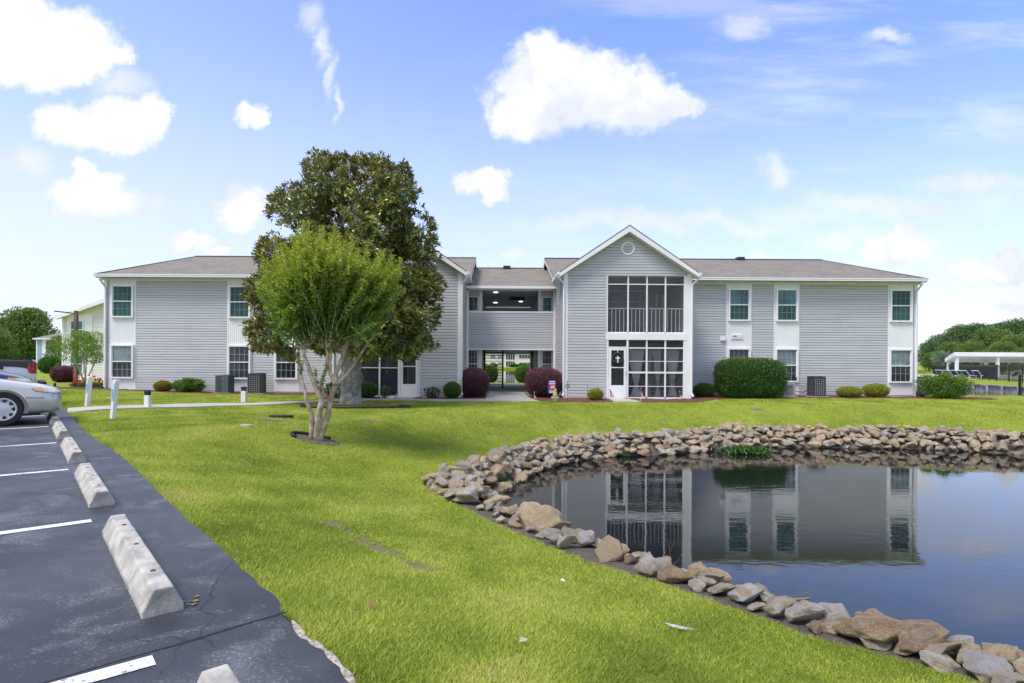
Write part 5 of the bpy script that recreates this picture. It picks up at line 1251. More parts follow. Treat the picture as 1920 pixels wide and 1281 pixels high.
# pebbly small stones where the tip starts
tipc = np.mean([POND[nS + len(near_px) - 1], POND[nS + len(near_px)]], 0)
for i in range(46):
    a = rk.uniform(0, 6.28); q = tipc + np.array([.55 + rk.uniform(-.5, 1.1), rk.uniform(-.75, .8)])
    if not inpoly(np.array([q[0]]), np.array([q[1]]), POND)[0]: continue
    z = H1(*q)
    if z < -1.02: continue
    s = rk.uniform(.07, .15); c = rk.choice([TAN, WHI, PNK, TAN]); auto.append([q[0], q[1], z + s * .5 + rk.uniform(0, .1), s * 1.3, s, s * .8, rk.uniform(0, 6.28), c, rk.randrange(18), '%s small rock heaped at the tip of the pond' % names[c]])
allr = rocks + sorted(auto, key=lambda q: -q[3] / q[1])
print('rocks', len(allr), 'near', len(rocks))
stuff = bmesh.new()
for i, (x, y, z, sx, sy, sz, rz, c, mi, lab) in enumerate(allr):
    Mx = Matrix.Translation((x, y, z)) @ Matrix.Rotation(rz if i >= len(rocks) else rz % .6, 4, 'Z') @ Matrix.Rotation(rk.uniform(-.35, .35), 4, 'X') @ Matrix.Diagonal((sx, sy, sz, 1))
    if i < 296:
        o = meshobj('rock', RM[mi]); o.matrix_world = Mx; f = rk.uniform(.8, 1.12)
        o.color = (c[0] * f, c[1] * f * rk.uniform(.96, 1.03), c[2] * f * rk.uniform(.92, 1.06), 1)
        tag(o, lab, 'rock', 'rocks lining the pond bank')
    else:
        n0 = len(stuff.verts); stuff.from_mesh(RM[mi]); stuff.verts.ensure_lookup_table()
        for v in stuff.verts[n0:]: v.co = Mx @ v.co
if len(stuff.verts):
    me = bpy.data.meshes.new('rocks'); stuff.to_mesh(me); me.materials.append(rm); o = meshobj('small_rocks', me); o.color = (.46, .38, .28, 1)
    me.materials.clear(); me.materials.append(rm)
    tag(o, 'smaller tan and grey stones filling the pond bank', 'rocks', kind='stuff')
stuff.free()
# water weeds, twigs on the bank
def weed(label, px, py, n, h_, m_, spread=.2, wz=None, leaf=.03):
    g = P(px, py, 1); u, v = uv_of(px, py); Y = (-1.05 - CAMZ) / v; x, y = u * Y, Y; rw = np.random.default_rng(int(px))
    p = np.stack([rw.normal(size=n) * spread, rw.normal(size=n) * spread * .6, rw.random(n) * h_ * .4], 1)
    o = leafmesh('water_plant', m_, p, unit(n, rw) * .6 + np.array([0, 0, .8]), unit(n, rw), rw.uniform(.5, 1.3, n) * leaf * 2, np.full(n, leaf * .5), rw.random(n)); o.location = (x, y, -1.09)
    tag(o, label, 'water plant')
weed('green grassy tuft at the waterline below the clipped hedge', 1400, 846, 1800, .22, M['hedge'], .30, leaf=.06)
weed('small green weed in the water near the left end of the pond', 1004, 876, 500, .1, M['box_bright'], .14, leaf=.04)
weed('dark green moss at the waterline left of the porch reflection', 1150, 850, 900, .15, M['hedge'], .22, leaf=.05)
weed('low green weed among the stones at the pond tip', 925, 905, 900, .1, M['hedge'], .22, leaf=.04)
def twig(label, px, py, dirs, lift=.1):
    g = G(px, py); mb = MB(); r = random.Random(px)
    for (dx_, dz_) in dirs:
        pts = [(0, 0, 0)]; n = 4
        for k in range(n): q = pts[-1]; pts.append((q[0] + dx_ / n + r.uniform(-.02, .02), q[1] + r.uniform(-.02, .02), q[2] + dz_ / n + r.uniform(-.01, .01)))
        mb.tube(pts, [.005, .004, .003, .002, .001], 5)
        mb.tube([pts[2], (pts[2][0] + .05, .02, pts[2][2] + .07)], [.003, .001], 4)
    o = mb.build('dead_twig', M['wood'], None); o.location = (g.x, g.y + .25, g.z + lift); tag(o, label, 'twig')
twig('dry branching twig over the water behind the small tan rock', 1510, 1150, [(.06, .22), (.25, .12), (.30, .05)], .05)
twig('thin dry stalks standing behind the last tan rock at the lower right', 1855, 1225, [(.03, .24), (-.03, .2), (-.22, .08)], .0)
twig('dry stem leaning over the pale rocks at the middle of the near bank', 1275, 1075, [(.1, .05), (-.01, .3)], .0)
# ---------------------------------------------------------------- condensers
def condenser(label, pl, pr, top, Y, kind, seed):
    x, w_ = at_px(pl, pr, Y); sg = abs(x) / Y; w_ = w_ / (1 + sg); x += w_ * sg * .5 * (1 if x > 0 else -1); u, v = uv_of((pl + pr) / 2, top); z0 = .06; h_ = CAMZ + v * (Y - .4) - z0
    th = thing('air_conditioner', label, 'air conditioner', (x, Y, z0)); hw = w_ / 2 - .01
    mb = MB(); mb.box(-hw - .08, hw + .08, -hw - .08, hw + .08, -.10, .0); mb.build('concrete_pad', M['concrete'], th)
    cm_ = M['ac_green'] if kind == 'green' else M['ac_grey'] if kind == 'grey' else M['ac_dark']
    mb = MB(); c = .07
    for a in (-hw, hw):
        for b_ in (-hw, hw): mb.box(min(a, a - math.copysign(c, a)), max(a, a - math.copysign(c, a)), min(b_, b_ - math.copysign(c, b_)), max(b_, b_ - math.copysign(c, b_)), .03, h_ - .06)
    mb.box(-hw, hw, -hw, hw, 0, .05); mb.prism([(-hw, -hw), (hw, -hw), (hw, hw), (-hw, hw)], h_ - .07, h_ - .0)
    if kind == 'green': mb.box(hw - .28, hw, -hw - .004, -hw + .1, .05, h_ - .07)
    mb.build('cabinet', cm_ if kind != 'dark' else M['ac_grey'] if False else cm_, th, bevel=.012)
    mb = MB(); mb.box(-hw + .035, hw - .035, -hw + .035, hw - .035, .05, h_ - .07); mb.build('coil', M['ac_dark'], th)
    mb = MB()
    if kind == 'grey':
        for k in range(14): xx = -hw + .08 + (2 * hw - .16) * k / 13; mb.box(xx - .006, xx + .006, -hw + .005, -hw + .03, .06, h_ - .08)
    elif kind == 'green':
        for k in range(18): zz = .08 + (h_ - .18) * k / 17; mb.box(-hw + .05, hw - .05, -hw + .003, -hw + .03, zz - .012, zz + .008); mb.box(hw - .03, hw - .003, -hw + .05, hw - .05, zz - .012, zz + .008)
    else:
        for k in range(5): xx = -hw + .1 + (2 * hw - .2) * k / 4; mb.box(xx - .006, xx + .006, -hw + .004, -hw + .02, .06, h_ - .08)
        for k in range(8): zz = .10 + (h_ - .22) * k / 7; mb.box(-hw + .06, hw - .06, -hw + .001, -hw + .012, zz - .005, zz + .005); mb.box(-hw + .001, -hw + .012, -hw + .06, hw - .06, zz - .005, zz + .005); mb.box(hw - .012, hw - .001, -hw + .06, hw - .06, zz - .005, zz + .005)
    mb.build('grille', M['ac_grey'] if kind != 'green' else cm_, th)
    mb = MB()
    for q in range(6): mb.lathe([(hw * (.2 + .12 * q) + .006, h_ + .02 - q * .003), (hw * (.2 + .12 * q), h_ + .026 - q * .003)], 0, 0, 24)
    mb.lathe([(hw * .9, h_ - .002), (hw * .86, h_ + .02)], 0, 0, 24); mb.build('fan_guard', M['dark'], th)
    mb = MB(); mb.box(-.09 if kind == 'green' else -.15, .09, -hw - .008, -hw - .0 + .003, h_ - .17, h_ - .135); mb.build('badge', M['red'] if kind == 'green' else M['navy'], th)
    return th, x, w_, h_
condenser('green-grey air conditioner with a red badge, left of the pair at the left wing', 409, 446.5, 704, 25.9, 'green', 1)
condenser('dark air conditioner with a wire cage, right of the pair at the left wing', 469, 505.5, 700.5, 25.85, 'dark', 2)
condenser('light grey air conditioner half hidden by the clipped hedge', 1455, 1487, 719, 25.75, 'grey', 3)
tc, xx_, ww_, hh2 = condenser('dark air conditioner on its own slab right of the clipped hedge', 1506, 1543, 706.5, 25.9, 'dark', 4)
mb = MB(); mb.tube([(-.42, -.2, .15), (-.6, -.3, .05), (-.8, -.25, -.02), (-1.1, -.1, .03)], .018, 6); mb.tube([(-.42, -.15, .3), (-.55, .1, .12), (-.75, .4, .2)], .014, 6); mb.box(-.62, -.5, .66, .74, .55, .8); mb.build('cable', M['dark'], tc)
# ---------------------------------------------------------------- posts, lamps, small garden things
def post_light(label, px, pbase, ptop):
    g = G(px, pbase); h_ = (pbase - ptop) / F * g.y; w_ = 8.5 / F * g.y / 2
    th = thing('path_light', label, 'path light', tuple(g)); mb = MB(); mb.box(-w_, w_, -w_, w_, -.05, h_ * .72); mb.build('post', M['white'], th, bevel=.006)
    mb = MB(); mb.box(-w_ * .8, w_ * .8, -w_ * .8, w_ * .8, h_ * .72, h_ * .93); mb.build('lantern', M['glassdark'], th)
    mb = MB(); mb.box(-w_ * 1.05, w_ * 1.05, -w_ * 1.05, w_ * 1.05, h_ * .93, h_ * .98); mb.box(-w_ * .7, w_ * .7, -w_ * .7, w_ * .7, h_ * .98, h_)
    for a in (-1, 1):
        for b_ in (-1, 1): mb.box(a * w_ * .85 - .006, a * w_ * .85 + .006, b_ * w_ * .85 - .006, b_ * w_ * .85 + .006, h_ * .7, h_ * .94)
    mb.build('cap', M['dark'], th, bevel=.004)
post_light('short white path light with a black lantern top, left one, beside the white sign posts', 276.5, 765, 732); post_light('short white path light with a black lantern top, in front of the caged air conditioner', 457.5, 754.5, 725)
M['teal_sign'] = mat('teal_sign', (.45, .68, .66), .5); M['blue_sign'] = mat('blue_sign', (.04, .14, .50), .5)
def sign_post(label, px, pbase, pxt, ptop, wpx):
    g = G(px, pbase); h_ = (pbase - ptop) / F * g.y; w_ = wpx / F * g.y / 2; lean = (pxt - px) / F * g.y / h_
    th = thing('sign_post', label, 'sign post', tuple(g)); th.rotation_euler = (Matrix.Rotation(math.atan(lean), 4, 'Y') @ Matrix.Rotation(R(66), 4, 'Z')).to_euler(); w_ *= .8
    mb = MB(); mb.box(-w_ * .8, w_ * .8, -w_ * .8, w_ * .8, -.1, h_ - .03); mb.build('post', M['white'], th, bevel=.006)
    mb = MB(); mb.box(-w_ * .95, w_ * .95, -w_ * .95, w_ * .95, h_ - .03, h_ - .01); mb.box(-w_ * .7, w_ * .7, -w_ * .7, w_ * .7, h_ - .01, h_ + .01); mb.build('cap', M['white'], th, bevel=.005)
    mb = MB(); mb.box(-w_ * .8 - .012, -w_ * .8 - .001, -w_ * .75, w_ * .75, h_ * .48, h_ * .93); pl = mb.build('plate', M['teal_sign'], th)
    mb = MB(); mb.box(-w_ * .8 - .016, -w_ * .8 - .013, -w_ * .35, w_ * .35, h_ * .52, h_ * .76)
    mb.build('blue_panel', M['blue_sign'], pl)
    for k in range(5): MB().box(-w_ * .8 - .019, -w_ * .8 - .0165, -w_ * .2, w_ * .2, h_ * (.54 + .042 * k), h_ * (.56 + .042 * k)).build('letter', M['white'], pl)
sign_post('leaning white post with a teal and blue sign, farther from the camera', 163.5, 763, 168.5, 706.5, 10.5); sign_post('leaning white post with a teal and blue sign, closer to the camera, at the walkway', 211.5, 786, 217.5, 713, 12)
# lamp post
g = P(142, 722, 35); g.z = 0; th = thing('lamp_post', 'tall wooden lamp post with a flat lamp arm, before the cream house', 'lamp post', tuple(g))
mb = MB(); mb.box(-.09, .09, -.09, .09, -.2, 4.38); mb.build('post', M['wood'], th, bevel=.01)
mb = MB(); mb.bar((-.05, 0, 4.22), (-.45, 0, 4.25), .06, .05); mb.build('arm', M['dark'], th)
mb = MB(); mb.bar((-.4, 0, 4.26), (-1.2, 0, 4.34), .36, .07); mb.build('lamp_head', M['dark'], th, bevel=.02)
# drain cover pieces, valve cap, feather, leaf litter
def flat_item(name, label, cat, px, py, wx, wy, th_, m_, lift=.0, rz=0):
    g = G(px, py); o = MB().prism([(wx * math.cos(a) * .5, wy * math.sin(a) * .5) for a in [i * math.pi / 8 for i in range(16)]], 0, th_).build(name, m_, None, bevel=.004); o.location = (g.x, g.y, g.z + lift); o.rotation_euler = (0, 0, rz); return tag(o, label, cat)
flat_item('drain_cover', 'black plastic drain cover sunk in the lawn left of the small tree', 'drain cover', 527, 784, .62, .42, .07, M['dark'], .0, -.1)
flat_item('concrete_cap', 'pale flat concrete cap flush with the lawn', 'cap', 462, 800, .26, .13, .045, M['walk'], 0)
g = G(1275, 1181); n = 26; p_ = []
mb = MB(); L = .20
for s_ in (-1, 1):
    for k in range(12):
        a, c = k / 12, (k + 1) / 12; w0, w1 = [.022 * math.sin(math.pi * min(1, q * 1.02 + .02)) ** .6 for q in (a, c)]
        mb.face([(L * a, 0, .012), (L * c, 0, .012), (L * c, s_ * w1, .004), (L * a, s_ * w0, .004)][::s_])
ft = mb.build('feather', mat('grey_feather', (.30, .27, .25), .7, var=(30, .5)), None); ft.location = (g.x - .1, g.y, g.z + .035); ft.rotation_euler = (0, .05, -.35); tag(ft, 'grey and white feather lying on the grass near the pond', 'feather')
mb = MB(); mb.tube([(-.02, 0, .014), (L, 0, .013)], [.0025, .001], 5); mb.build('quill', M['whitecloth'], ft)
def leaf_litter(px, py, c, s, lab):
    g = G(px, py); mb = MB(); mb.face([(-s, 0, 0), (0, -s * .5, .012), (s, 0, .004), (0, s * .5, .015)]); mb.face([(-s, 0, 0), (0, s * .5, .015), (-s * .2, s * .6, .02)])
    o = mb.build('fallen_leaf', mat('leaf_litter', c, .8), None); o.location = (g.x, g.y, g.z + .035); o.rotation_euler = (.2, .1, px); tag(o, lab, 'leaf')
leaf_litter(907, 1098, (.50, .18, .05), .035, 'orange fallen leaf in the middle of the lawn'); leaf_litter(1055, 1096, (.6, .6, .58), .03, 'white scrap lying on the lawn near the pond edge'); leaf_litter(697, 1145, (.25, .1, .06), .035, 'brown fallen leaf in the lawn near the asphalt edge')
leaf_litter(981, 1212, (.55, .42, .33), .04, 'pale curled dry leaf on the grass at the bottom'); leaf_litter(620, 934, (.45, .16, .06), .04, 'rust coloured leaf in the grass below the small tree')
u, v = uv_of(350, 1127); Y = (PZ - CAMZ) / v; mb = MB(); rg = random.Random(9)
for k in range(9):
    x, y = rg.uniform(-.05, .05), rg.uniform(-.06, .06); s = rg.uniform(.008, .02); mb.face([(x - s, y, .004), (x, y - s, .008), (x + s, y, .01), (x, y + s, .006)])
o = mb.build('leaf_litter', mat('litter', (.35, .22, .06), .8), None); o.location = (u * Y + .03, Y, PZ); tag(o, 'small pile of dry leaves at the end of the largest wheel stop', 'leaves')
# flags
def flag(label, px, pbase, ptop, lean=.0, droop=.55):
    g = G(px, pbase); h_ = (pbase - ptop) / F * g.y
    th = thing('small_flag', label, 'flag', tuple(g)); th.rotation_euler = (0, lean, 0)
    mb = MB(); mb.tube([(0, 0, -.05), (0, 0, h_)], .008, 6); mb.build('stick', M['whitecloth'], th)
    mb = MB(); H_ = h_ * .62; W_ = H_ * droop; nS_ = 13
    # cloth hangs in a narrow drape: stripes run along the fall
    for i in range(nS_):
        for j in range(6):
            def pt(ii, jj):
                f, q = ii / nS_, jj / 6
                return (W_ * f * (.25 + .75 * q) - W_ * .15, -.02 - .03 * math.sin(f * 9 + q * 2), h_ - .02 - H_ * q - .10 * f * (1 - q))
            mi = 2 if (q_ := (i < 7 and j < 2)) else i % 2
            mb.face([pt(i, j), pt(i + 1, j), pt(i + 1, j + 1), pt(i, j + 1)], mi)
    mb.build('cloth', [M['red'], M['whitecloth'], M['navy']], th)
flag('small faded striped flag in the mulch left of the purple garden flag', 1001, 753, 734, .05); flag('small striped flag at the left of the right screen door', 1145, 753.5, 728, -.02, .6)
flag('small striped flag under the curtained screens right of the door', 1201, 753.5, 727, .02, .45); flag('small striped flag at the right end of the curtained porch', 1275, 751, 733, -.03, .7)
flag('small pink striped flag left of the left screen door', 742, 748, 738, .1, 1.1); flag('small pink striped flag right of the left screen door', 793, 749, 737, .1, 1.3)
g = G(1036, 751); gf = thing('garden_flag', 'small purple and red garden flag hanging in front of the right purple bush', 'flag', tuple(g))
sx = 1 / F * g.y
mb = MB(); mb.tube([(-10 * sx, 0, -.05), (-10 * sx, 0, 38 * sx), (7 * sx, 0, 39 * sx)], .007, 6); mb.build('stand', M['black'], gf)
mb = MB(); mb.box(-8 * sx, 6 * sx, -.004, .004, 13 * sx, 38 * sx); fb = mb.build('cloth', mat('purple_cloth', (.10, .06, .32), .8), gf)
mb = MB()
for (z0, z1, x0_, x1_) in ((34, 36, -6, 4), (30.5, 32, -7, 5), (17, 18.5, -6, 4), (14.5, 16, -6, 4)): MB().box(x0_ * sx, x1_ * sx, -.008, -.005, z0 * sx, z1 * sx).build('lettering', M['whitecloth'], fb)
mb = MB()
for (z0, z1, x0_, x1_) in ((21, 29, -6, 5), ): mb.box(x0_ * sx, x1_ * sx, -.0075, -.005, z0 * sx, z1 * sx)
mb.build('emblem', M['red'], fb)
mb = MB(); mb.box(-4 * sx, 3 * sx, -.011, -.008, 23 * sx, 24.5 * sx); mb.box(-3 * sx, 4 * sx, -.011, -.008, 26 * sx, 27.4 * sx); mb.build('emblem_stripe', M['whitecloth'], fb)
# dog figure on a pot
g = G(1041, 754); dg = thing('dog_figurine', 'small golden sitting dog figurine on a stone pot by the mulch bed', 'figurine', tuple(g))
mb = MB(); mb.lathe([(.07, 0), (.09, .03), (.10, .08), (.15, .16), (.15, .20), (.13, .20)], 0, 0, 16); mb.build('pot', M['concrete'], dg, smooth=True)
bm = bmesh.new(); vs = [bm.verts.new(p) for p in ((0, .04, .26), (0, .0, .34), (0, -.03, .42), (0, -.05, .47), (0, -.12, .45), (.05, -.07, .22), (-.05, -.07, .22), (.07, .05, .22), (-.07, .05, .22), (0, .14, .24))]
for a, b_ in ((0, 1), (1, 2), (2, 3), (3, 4), (1, 5), (1, 6), (0, 7), (0, 8), (0, 9)): bm.edges.new((vs[a], vs[b_]))
me = bpy.data.meshes.new('dog_body'); bm.to_mesh(me); bm.free(); me.materials.append(M['gold']); o = meshobj('dog_body', me, dg)
mo = o.modifiers.new('skin', 'SKIN')
for i, rd in enumerate((.075, .07, .05, .055, .025, .025, .025, .05, .05, .012)): me.skin_vertices[0].data[i].radius = (rd, rd)
o.modifiers.new('sub', 'SUBSURF').render_levels = 2
# spinners
for (lb, px_, pb_, pt_) in (('thin metal garden spinner with a diamond ornament at the gable corner', 1064, 752, 715), ('thin garden ornament on a stake left of the yellow-green shrub', 1101, 750, 719)):
    g = G(px_, pb_); h_ = (pb_ - pt_) / F * g.y; th = thing('garden_spinner', lb, 'ornament', tuple(g)); mb = MB(); mb.tube([(0, 0, -.05), (0, 0, h_)], .008, 5); mb.build('stake', M['dark'], th)
    mb = MB()
    for (a, c) in (((0, .62), (.08, .74)), ((.08, .74), (0, .88)), ((0, .88), (-.08, .74)), ((-.08, .74), (0, .62)), ((-.04, .74), (.04, .78)), ((0, .95), (.03, 1)), ((-.03, 1), (0, .95))): mb.bar((a[0], -.01, a[1] * h_), (c[0], -.01, c[1] * h_), .02, .02)
    mb.build('ornament', M['dark'] if px_ < 1080 else M['greytrim'], th)
for (lb, px_, pb_, pt_) in (('black solar stake light right of the left screen door', 796, 749, 728), ('small solar stake light in front of the left screened porch', 740, 748, 729)):
    g = G(px_, pb_); h_ = (pb_ - pt_) / F * g.y; th = thing('solar_light', lb, 'garden light', tuple(g)); mb = MB(); mb.tube([(0, 0, -.05), (0, 0, h_ * .75)], .008, 6); mb.build('stake', M['dark'], th)
    mb = MB(); mb.lathe([(.02, h_ * .7), (.045, h_ * .92), (.06, h_ * .94), (.02, h_)], 0, 0, 10); mb.build('lamp_shade', M['dark'], th)
# wreath with cross on the right door, curtains and porch things
wr = thing('door_wreath', 'dark round wreath with a white cross hanging on the right screen door', 'wreath', (4.765, YG - .05, 1.66))
mb = MB(); pts = [(.20 * math.cos(a), 0, .20 * math.sin(a)) for a in [R(15 * k) for k in range(25)]]; mb.tube(pts, .045, 8); mb.build('wreath_ring', mat('dark_wreath', (.035, .03, .028), .9, bump=(60, 1)), wr, smooth=True)
mb = MB(); mb.box(-.022, .022, -.07, -.05, -.17, .10); mb.box(-.09, .09, -.069, -.051, -.02, .03); mb.build('cross', M['whitecloth'], wr)
mb = MB(); mb.box(-.012, .012, -.02, -.012, .2, .42); mb.build('ribbon', M['whitecloth'], wr)
def curtain(label, x0, x1, z0, z1, tie=None, Y=YG + .22, shift=0, xt=None):
    mb = MB(); n = 44; m2 = 16; base = len(mb.v); xt = (x0 + x1) / 2 + shift if xt is None else xt
    for j in range(m2 + 1):
        z = z1 + (z0 - z1) * j / m2; f = 1.0
        if tie: q = abs(z - tie) / (z1 - tie if z > tie else (tie - z0)); f = .22 + .78 * min(1, q) ** (.75 if z > tie else 1.2) * (1 if z > tie else .55)
        for i in range(n + 1):
            x = x0 + (x1 - x0) * i / n; x = xt + (x - xt) * f; mb.v.append((x, Y + .03 * math.sin(i * 1.15) * (.5 + f * .5), z))
    for j in range(m2):
        for i in range(n): a = base + j * (n + 1) + i; mb.f.append((a, a + 1, a + n + 2, a + n + 1)); mb.mi.append(0)
    tag(mb.build('curtain', M['curtain'], None, smooth=True), label, 'curtain')
curtain('wide lavender curtain gathered in the middle behind the first screen bay right of the door', 5.25, 5.93, .12, 2.05, .62)
curtain('lavender curtain at the left of the middle screen bay', 6.0, 6.28, .1, 2.05, .9, xt=6.05)
curtain('lavender curtain slanting across the middle screen bay', 6.25, 6.62, .1, 2.05, .6, xt=6.5)
curtain('lavender curtain gathered in the last screen bay of the porch', 6.78, 7.38, .12, 2.05, .75)
def vase(label, x, y, z, h_, c, flowers=True, seed=0):
    th = thing('flower_vase', label, 'vase', (x, y, z)); mb = MB(); mb.lathe([(.05, 0), (.10, h_ * .3), (.09, h_ * .6), (.04, h_ * .85), (.05, h_)], 0, 0, 14); mb.build('vase', mat('vase_glaze', c, .3), th, smooth=True)
    if flowers:
        r = np.random.default_rng(seed); n = 120; p = unit(n, r) * np.array([.2, .12, .16]) + np.array([0, 0, h_ + .18]); leafmesh('bouquet', M['yellow'], p, unit(n, r), unit(n, r), np.full(n, .09), np.full(n, .05), r.random(n) * .6 + .3, th)
pt = thing('porch_table', 'low dark table inside the curtained porch', 'table', (6.6, YG + .7, .03)); mb = MB(); mb.box(-.7, .7, -.25, .25, .36, .40); mb.build('tabletop', M['wood'], pt)
for a in (-.65, .6):
    for b_ in (-.22, .18): MB().box(a, a + .04, b_, b_ + .04, 0, .36).build('leg', M['wood'], pt)
vase('white vase on the porch table behind the middle screen bay', 6.2, YG + .6, .43, .22, (.6, .6, .62), False, 1); vase('blue vase with pale flowers on the porch table', 6.58, YG + .6, .43, .22, (.08, .1, .3), True, 2)
vase('small vase with flowers on the porch table behind the last screen bay', 7.12, YG + .6, .43, .18, (.3, .3, .35), True, 3)
pl_ = thing('potted_plant', 'potted plant with dark arching leaves inside the right porch behind the door', 'plant', (4.78, YG + 1.1, .03)); mb = MB(); mb.lathe([(.14, 0), (.19, .34), (.17, .34)], 0, 0, 14); mb.tube([(0, 0, .3), (0, 0, 1.0)], .02, 6); mb.build('pot', M['dark'], pl_)
r = np.random.default_rng(4); n = 500; p = unit(n, r) * np.array([.38, .3, .3]) + np.array([0, 0, 1.15]); leafmesh('leaves', M['hedge'], p, unit(n, r), unit(n, r), np.full(n, .16), np.full(n, .05), r.random(n), pl_)
# left porch furniture
vase('pale blue jar standing inside the left screened porch', -5.82, YG + .8, .55, .42, (.45, .5, .72), False, 5)
sf = thing('porch_sofa', 'dark blue sofa inside the left screened porch', 'sofa', (-5.3, YG + 1.6, .03)); MB().box(-.9, .9, -.35, .35, .15, .45).build('seat', M['navy'], sf, bevel=.04); MB().box(-.9, .9, .2, .38, .45, .9).build('backrest', M['navy'], sf, bevel=.04)
for a in (-.98, .86): MB().box(a, a + .12, -.35, .36, .15, .62).build('armrest', M['navy'], sf, bevel=.03)
st = thing('side_table', 'small dark side table inside the left screened porch', 'table', (-5.82, YG + .8, .03)); MB().box(-.25, .25, -.2, .2, .48, .52).build('tabletop', M['wood'], st); MB().box(-.04, .04, -.04, .04, 0, .48).build('leg', M['wood'], st)
ch = thing('porch_chair', 'white chair inside the right porch seen through the door glass', 'chair', (4.55, YG + 1.0, .03)); MB().box(-.22, .22, -.22, .22, .38, .44).build('seat', M['whitecloth'], ch, bevel=.02); MB().box(-.22, .22, .18, .23, .44, .95).build('backrest', M['whitecloth'], ch, bevel=.02)
for a in (-.2, .17):
    for b_ in (-.2, .17): MB().box(a, a + .03, b_, b_ + .03, 0, .38).build('leg', M['whitecloth'], ch)
# ---------------------------------------------------------------- neighbouring houses
def simple_window(parent, x, y, z0, z1, wd, gm_):
    mb = MB(); c = .07; hw = wd / 2; zm = (z0 + z1) / 2
    mb.box(x - hw - c, x - hw, y - .06, y, z0 - c, z1 + c); mb.box(x + hw, x + hw + c, y - .06, y, z0 - c, z1 + c); mb.box(x - hw, x + hw, y - .06, y, z1, z1 + c); mb.box(x - hw, x + hw, y - .06, y, z0 - c, z0); mb.box(x - hw, x + hw, y - .045, y, zm - .03, zm + .03)
    w_ = mb.build('window', M['white'], parent)
    MB().box(x - hw, x + hw, y - .02, y - .01, z0, z1).build('pane', gm_, w_)
    mb = MB(); mb.box(x - .01, x + .01, y - .03, y - .022, z0, zm - .03); mb.box(x - .01, x + .01, y - .03, y - .022, zm + .03, z1); mb.build('muntins', M['muntin'], w_)
Y0 = 42.0; a = P(118, 700, Y0).x; tan_h = thing('cream_house', 'cream sided two-storey house with a sloping white edged roof partly behind the left wing', 'house', (a, Y0, 0))
Wd = 10.; ez_, rise = P(118, 594, Y0).z, .36
regs = [(0, .15, 0, ez_), (.15, 1.55, 0, 0), (2.35, Wd, 0, ez_)]
o = lap('wall', [(0, .22, 0, ez_), (2.15, Wd, 0, ez_), (lambda z: (z - ez_) / rise, lambda z: Wd - (z - ez_) / rise, ez_, ez_ + rise * Wd / 2)], (0, 0, 0), (1, 0, 0), (0, -1, 0), M['tan'], tan_h, h=.18)
lap('wall', [(0, 9, 0, ez_)], (0, 0, 0), (0, 1, 0), (-1, 0, 0), M['tan'], tan_h, h=.18)
mb = MB(); mb.box(.02, Wd, .02, 9, -.3, ez_); mb.face([(0, .03, ez_), (Wd, .03, ez_), (Wd / 2, .03, ez_ + rise * Wd / 2)]); mb.build('wall', M['tan'], tan_h)
mb = MB(); mb.box(.25, 2.12, -.03, .02, -.1, ez_ + .15); mb.box(-.06, .06, -.05, .06, -.1, ez_); mb.build('board_panel', M['white'], tan_h)
for z0, z1 in ((P(0, 633, Y0).z, P(0, 602, Y0).z), (P(0, 696, Y0).z, P(0, 667, Y0).z)): simple_window(tan_h, 1.17 - .15, -.03, z0, z1, .8, M['g_tealL'])
mb = MB(); z_ = ez_ + rise * Wd / 2; slab(mb, [(-.35, -.5, ez_ - .05), (-.35, 9.5, ez_ - .05), (Wd / 2, 9.5, z_ + .07), (Wd / 2, -.5, z_ + .07)]); slab(mb, [(Wd + .35, -.5, ez_ - .05), (Wd + .35, 9.5, ez_ - .05), (Wd / 2, 9.5, z_ + .07), (Wd / 2, -.5, z_ + .07)]); mb.build('roof', M['roof'], tan_h)
mb = MB()
for q in (0, 1):
    x0 = -.35 if q == 0 else Wd + .35; mb.bar((x0, -.5, ez_ - .17), (Wd / 2, -.5, z_ - .07), .04, .22); mb.bar((x0, -.25, ez_ - .19), (Wd / 2, -.25, z_ - .09), .5, .02)
mb.build('rake_board', M['white'], tan_h)
Y1 = 100.; a = P(69, 690, Y1).x; bh = thing('blue_house', 'pale blue two-storey house with a hipped roof far behind the parked cars', 'house', (a, Y1, -.3))
lap('wall', [(0, .9, 0, 5.3), (3.8, 14, 0, 5.3)], (0, 0, 0), (1, 0, 0), (0, -1, 0), M['blue'], bh, h=.25)
MB().box(.02, 14, .02, 9, 0, 5.3).build('wall', M['blue'], bh); mb = MB(); mb.box(.9, 3.8, -.03, .02, 0, 5.3); mb.box(-.1, .1, -.05, .1, 0, 5.3); mb.build('board_panel', M['white'], bh)
simple_window(bh, 2.1, -.03, 3.4, 4.8, 1.0, M['g_dark']); simple_window(bh, 2.1, -.03, .9, 2.2, 1.0, M['g_dark'])
mb = MB(); slab(mb, [(-.4, -.4, 5.3), (14.4, -.4, 5.3), (10.5, 4.5, 7.1), (3.6, 4.5, 7.1)]); slab(mb, [(-.4, -.4, 5.3), (-.4, 9.4, 5.3), (3.6, 4.5, 7.1)]); slab(mb, [(14.4, -.4, 5.3), (14.4, 9.4, 5.3), (10.5, 4.5, 7.1)]); slab(mb, [(-.4, 9.4, 5.3), (14.4, 9.4, 5.3), (10.5, 4.5, 7.1), (3.6, 4.5, 7.1)]); mb.build('roof', M['roof'], bh)
MB().box(-.42, 14.4, -.46, -.38, 5.1, 5.32).build('gutter', M['white'], bh)
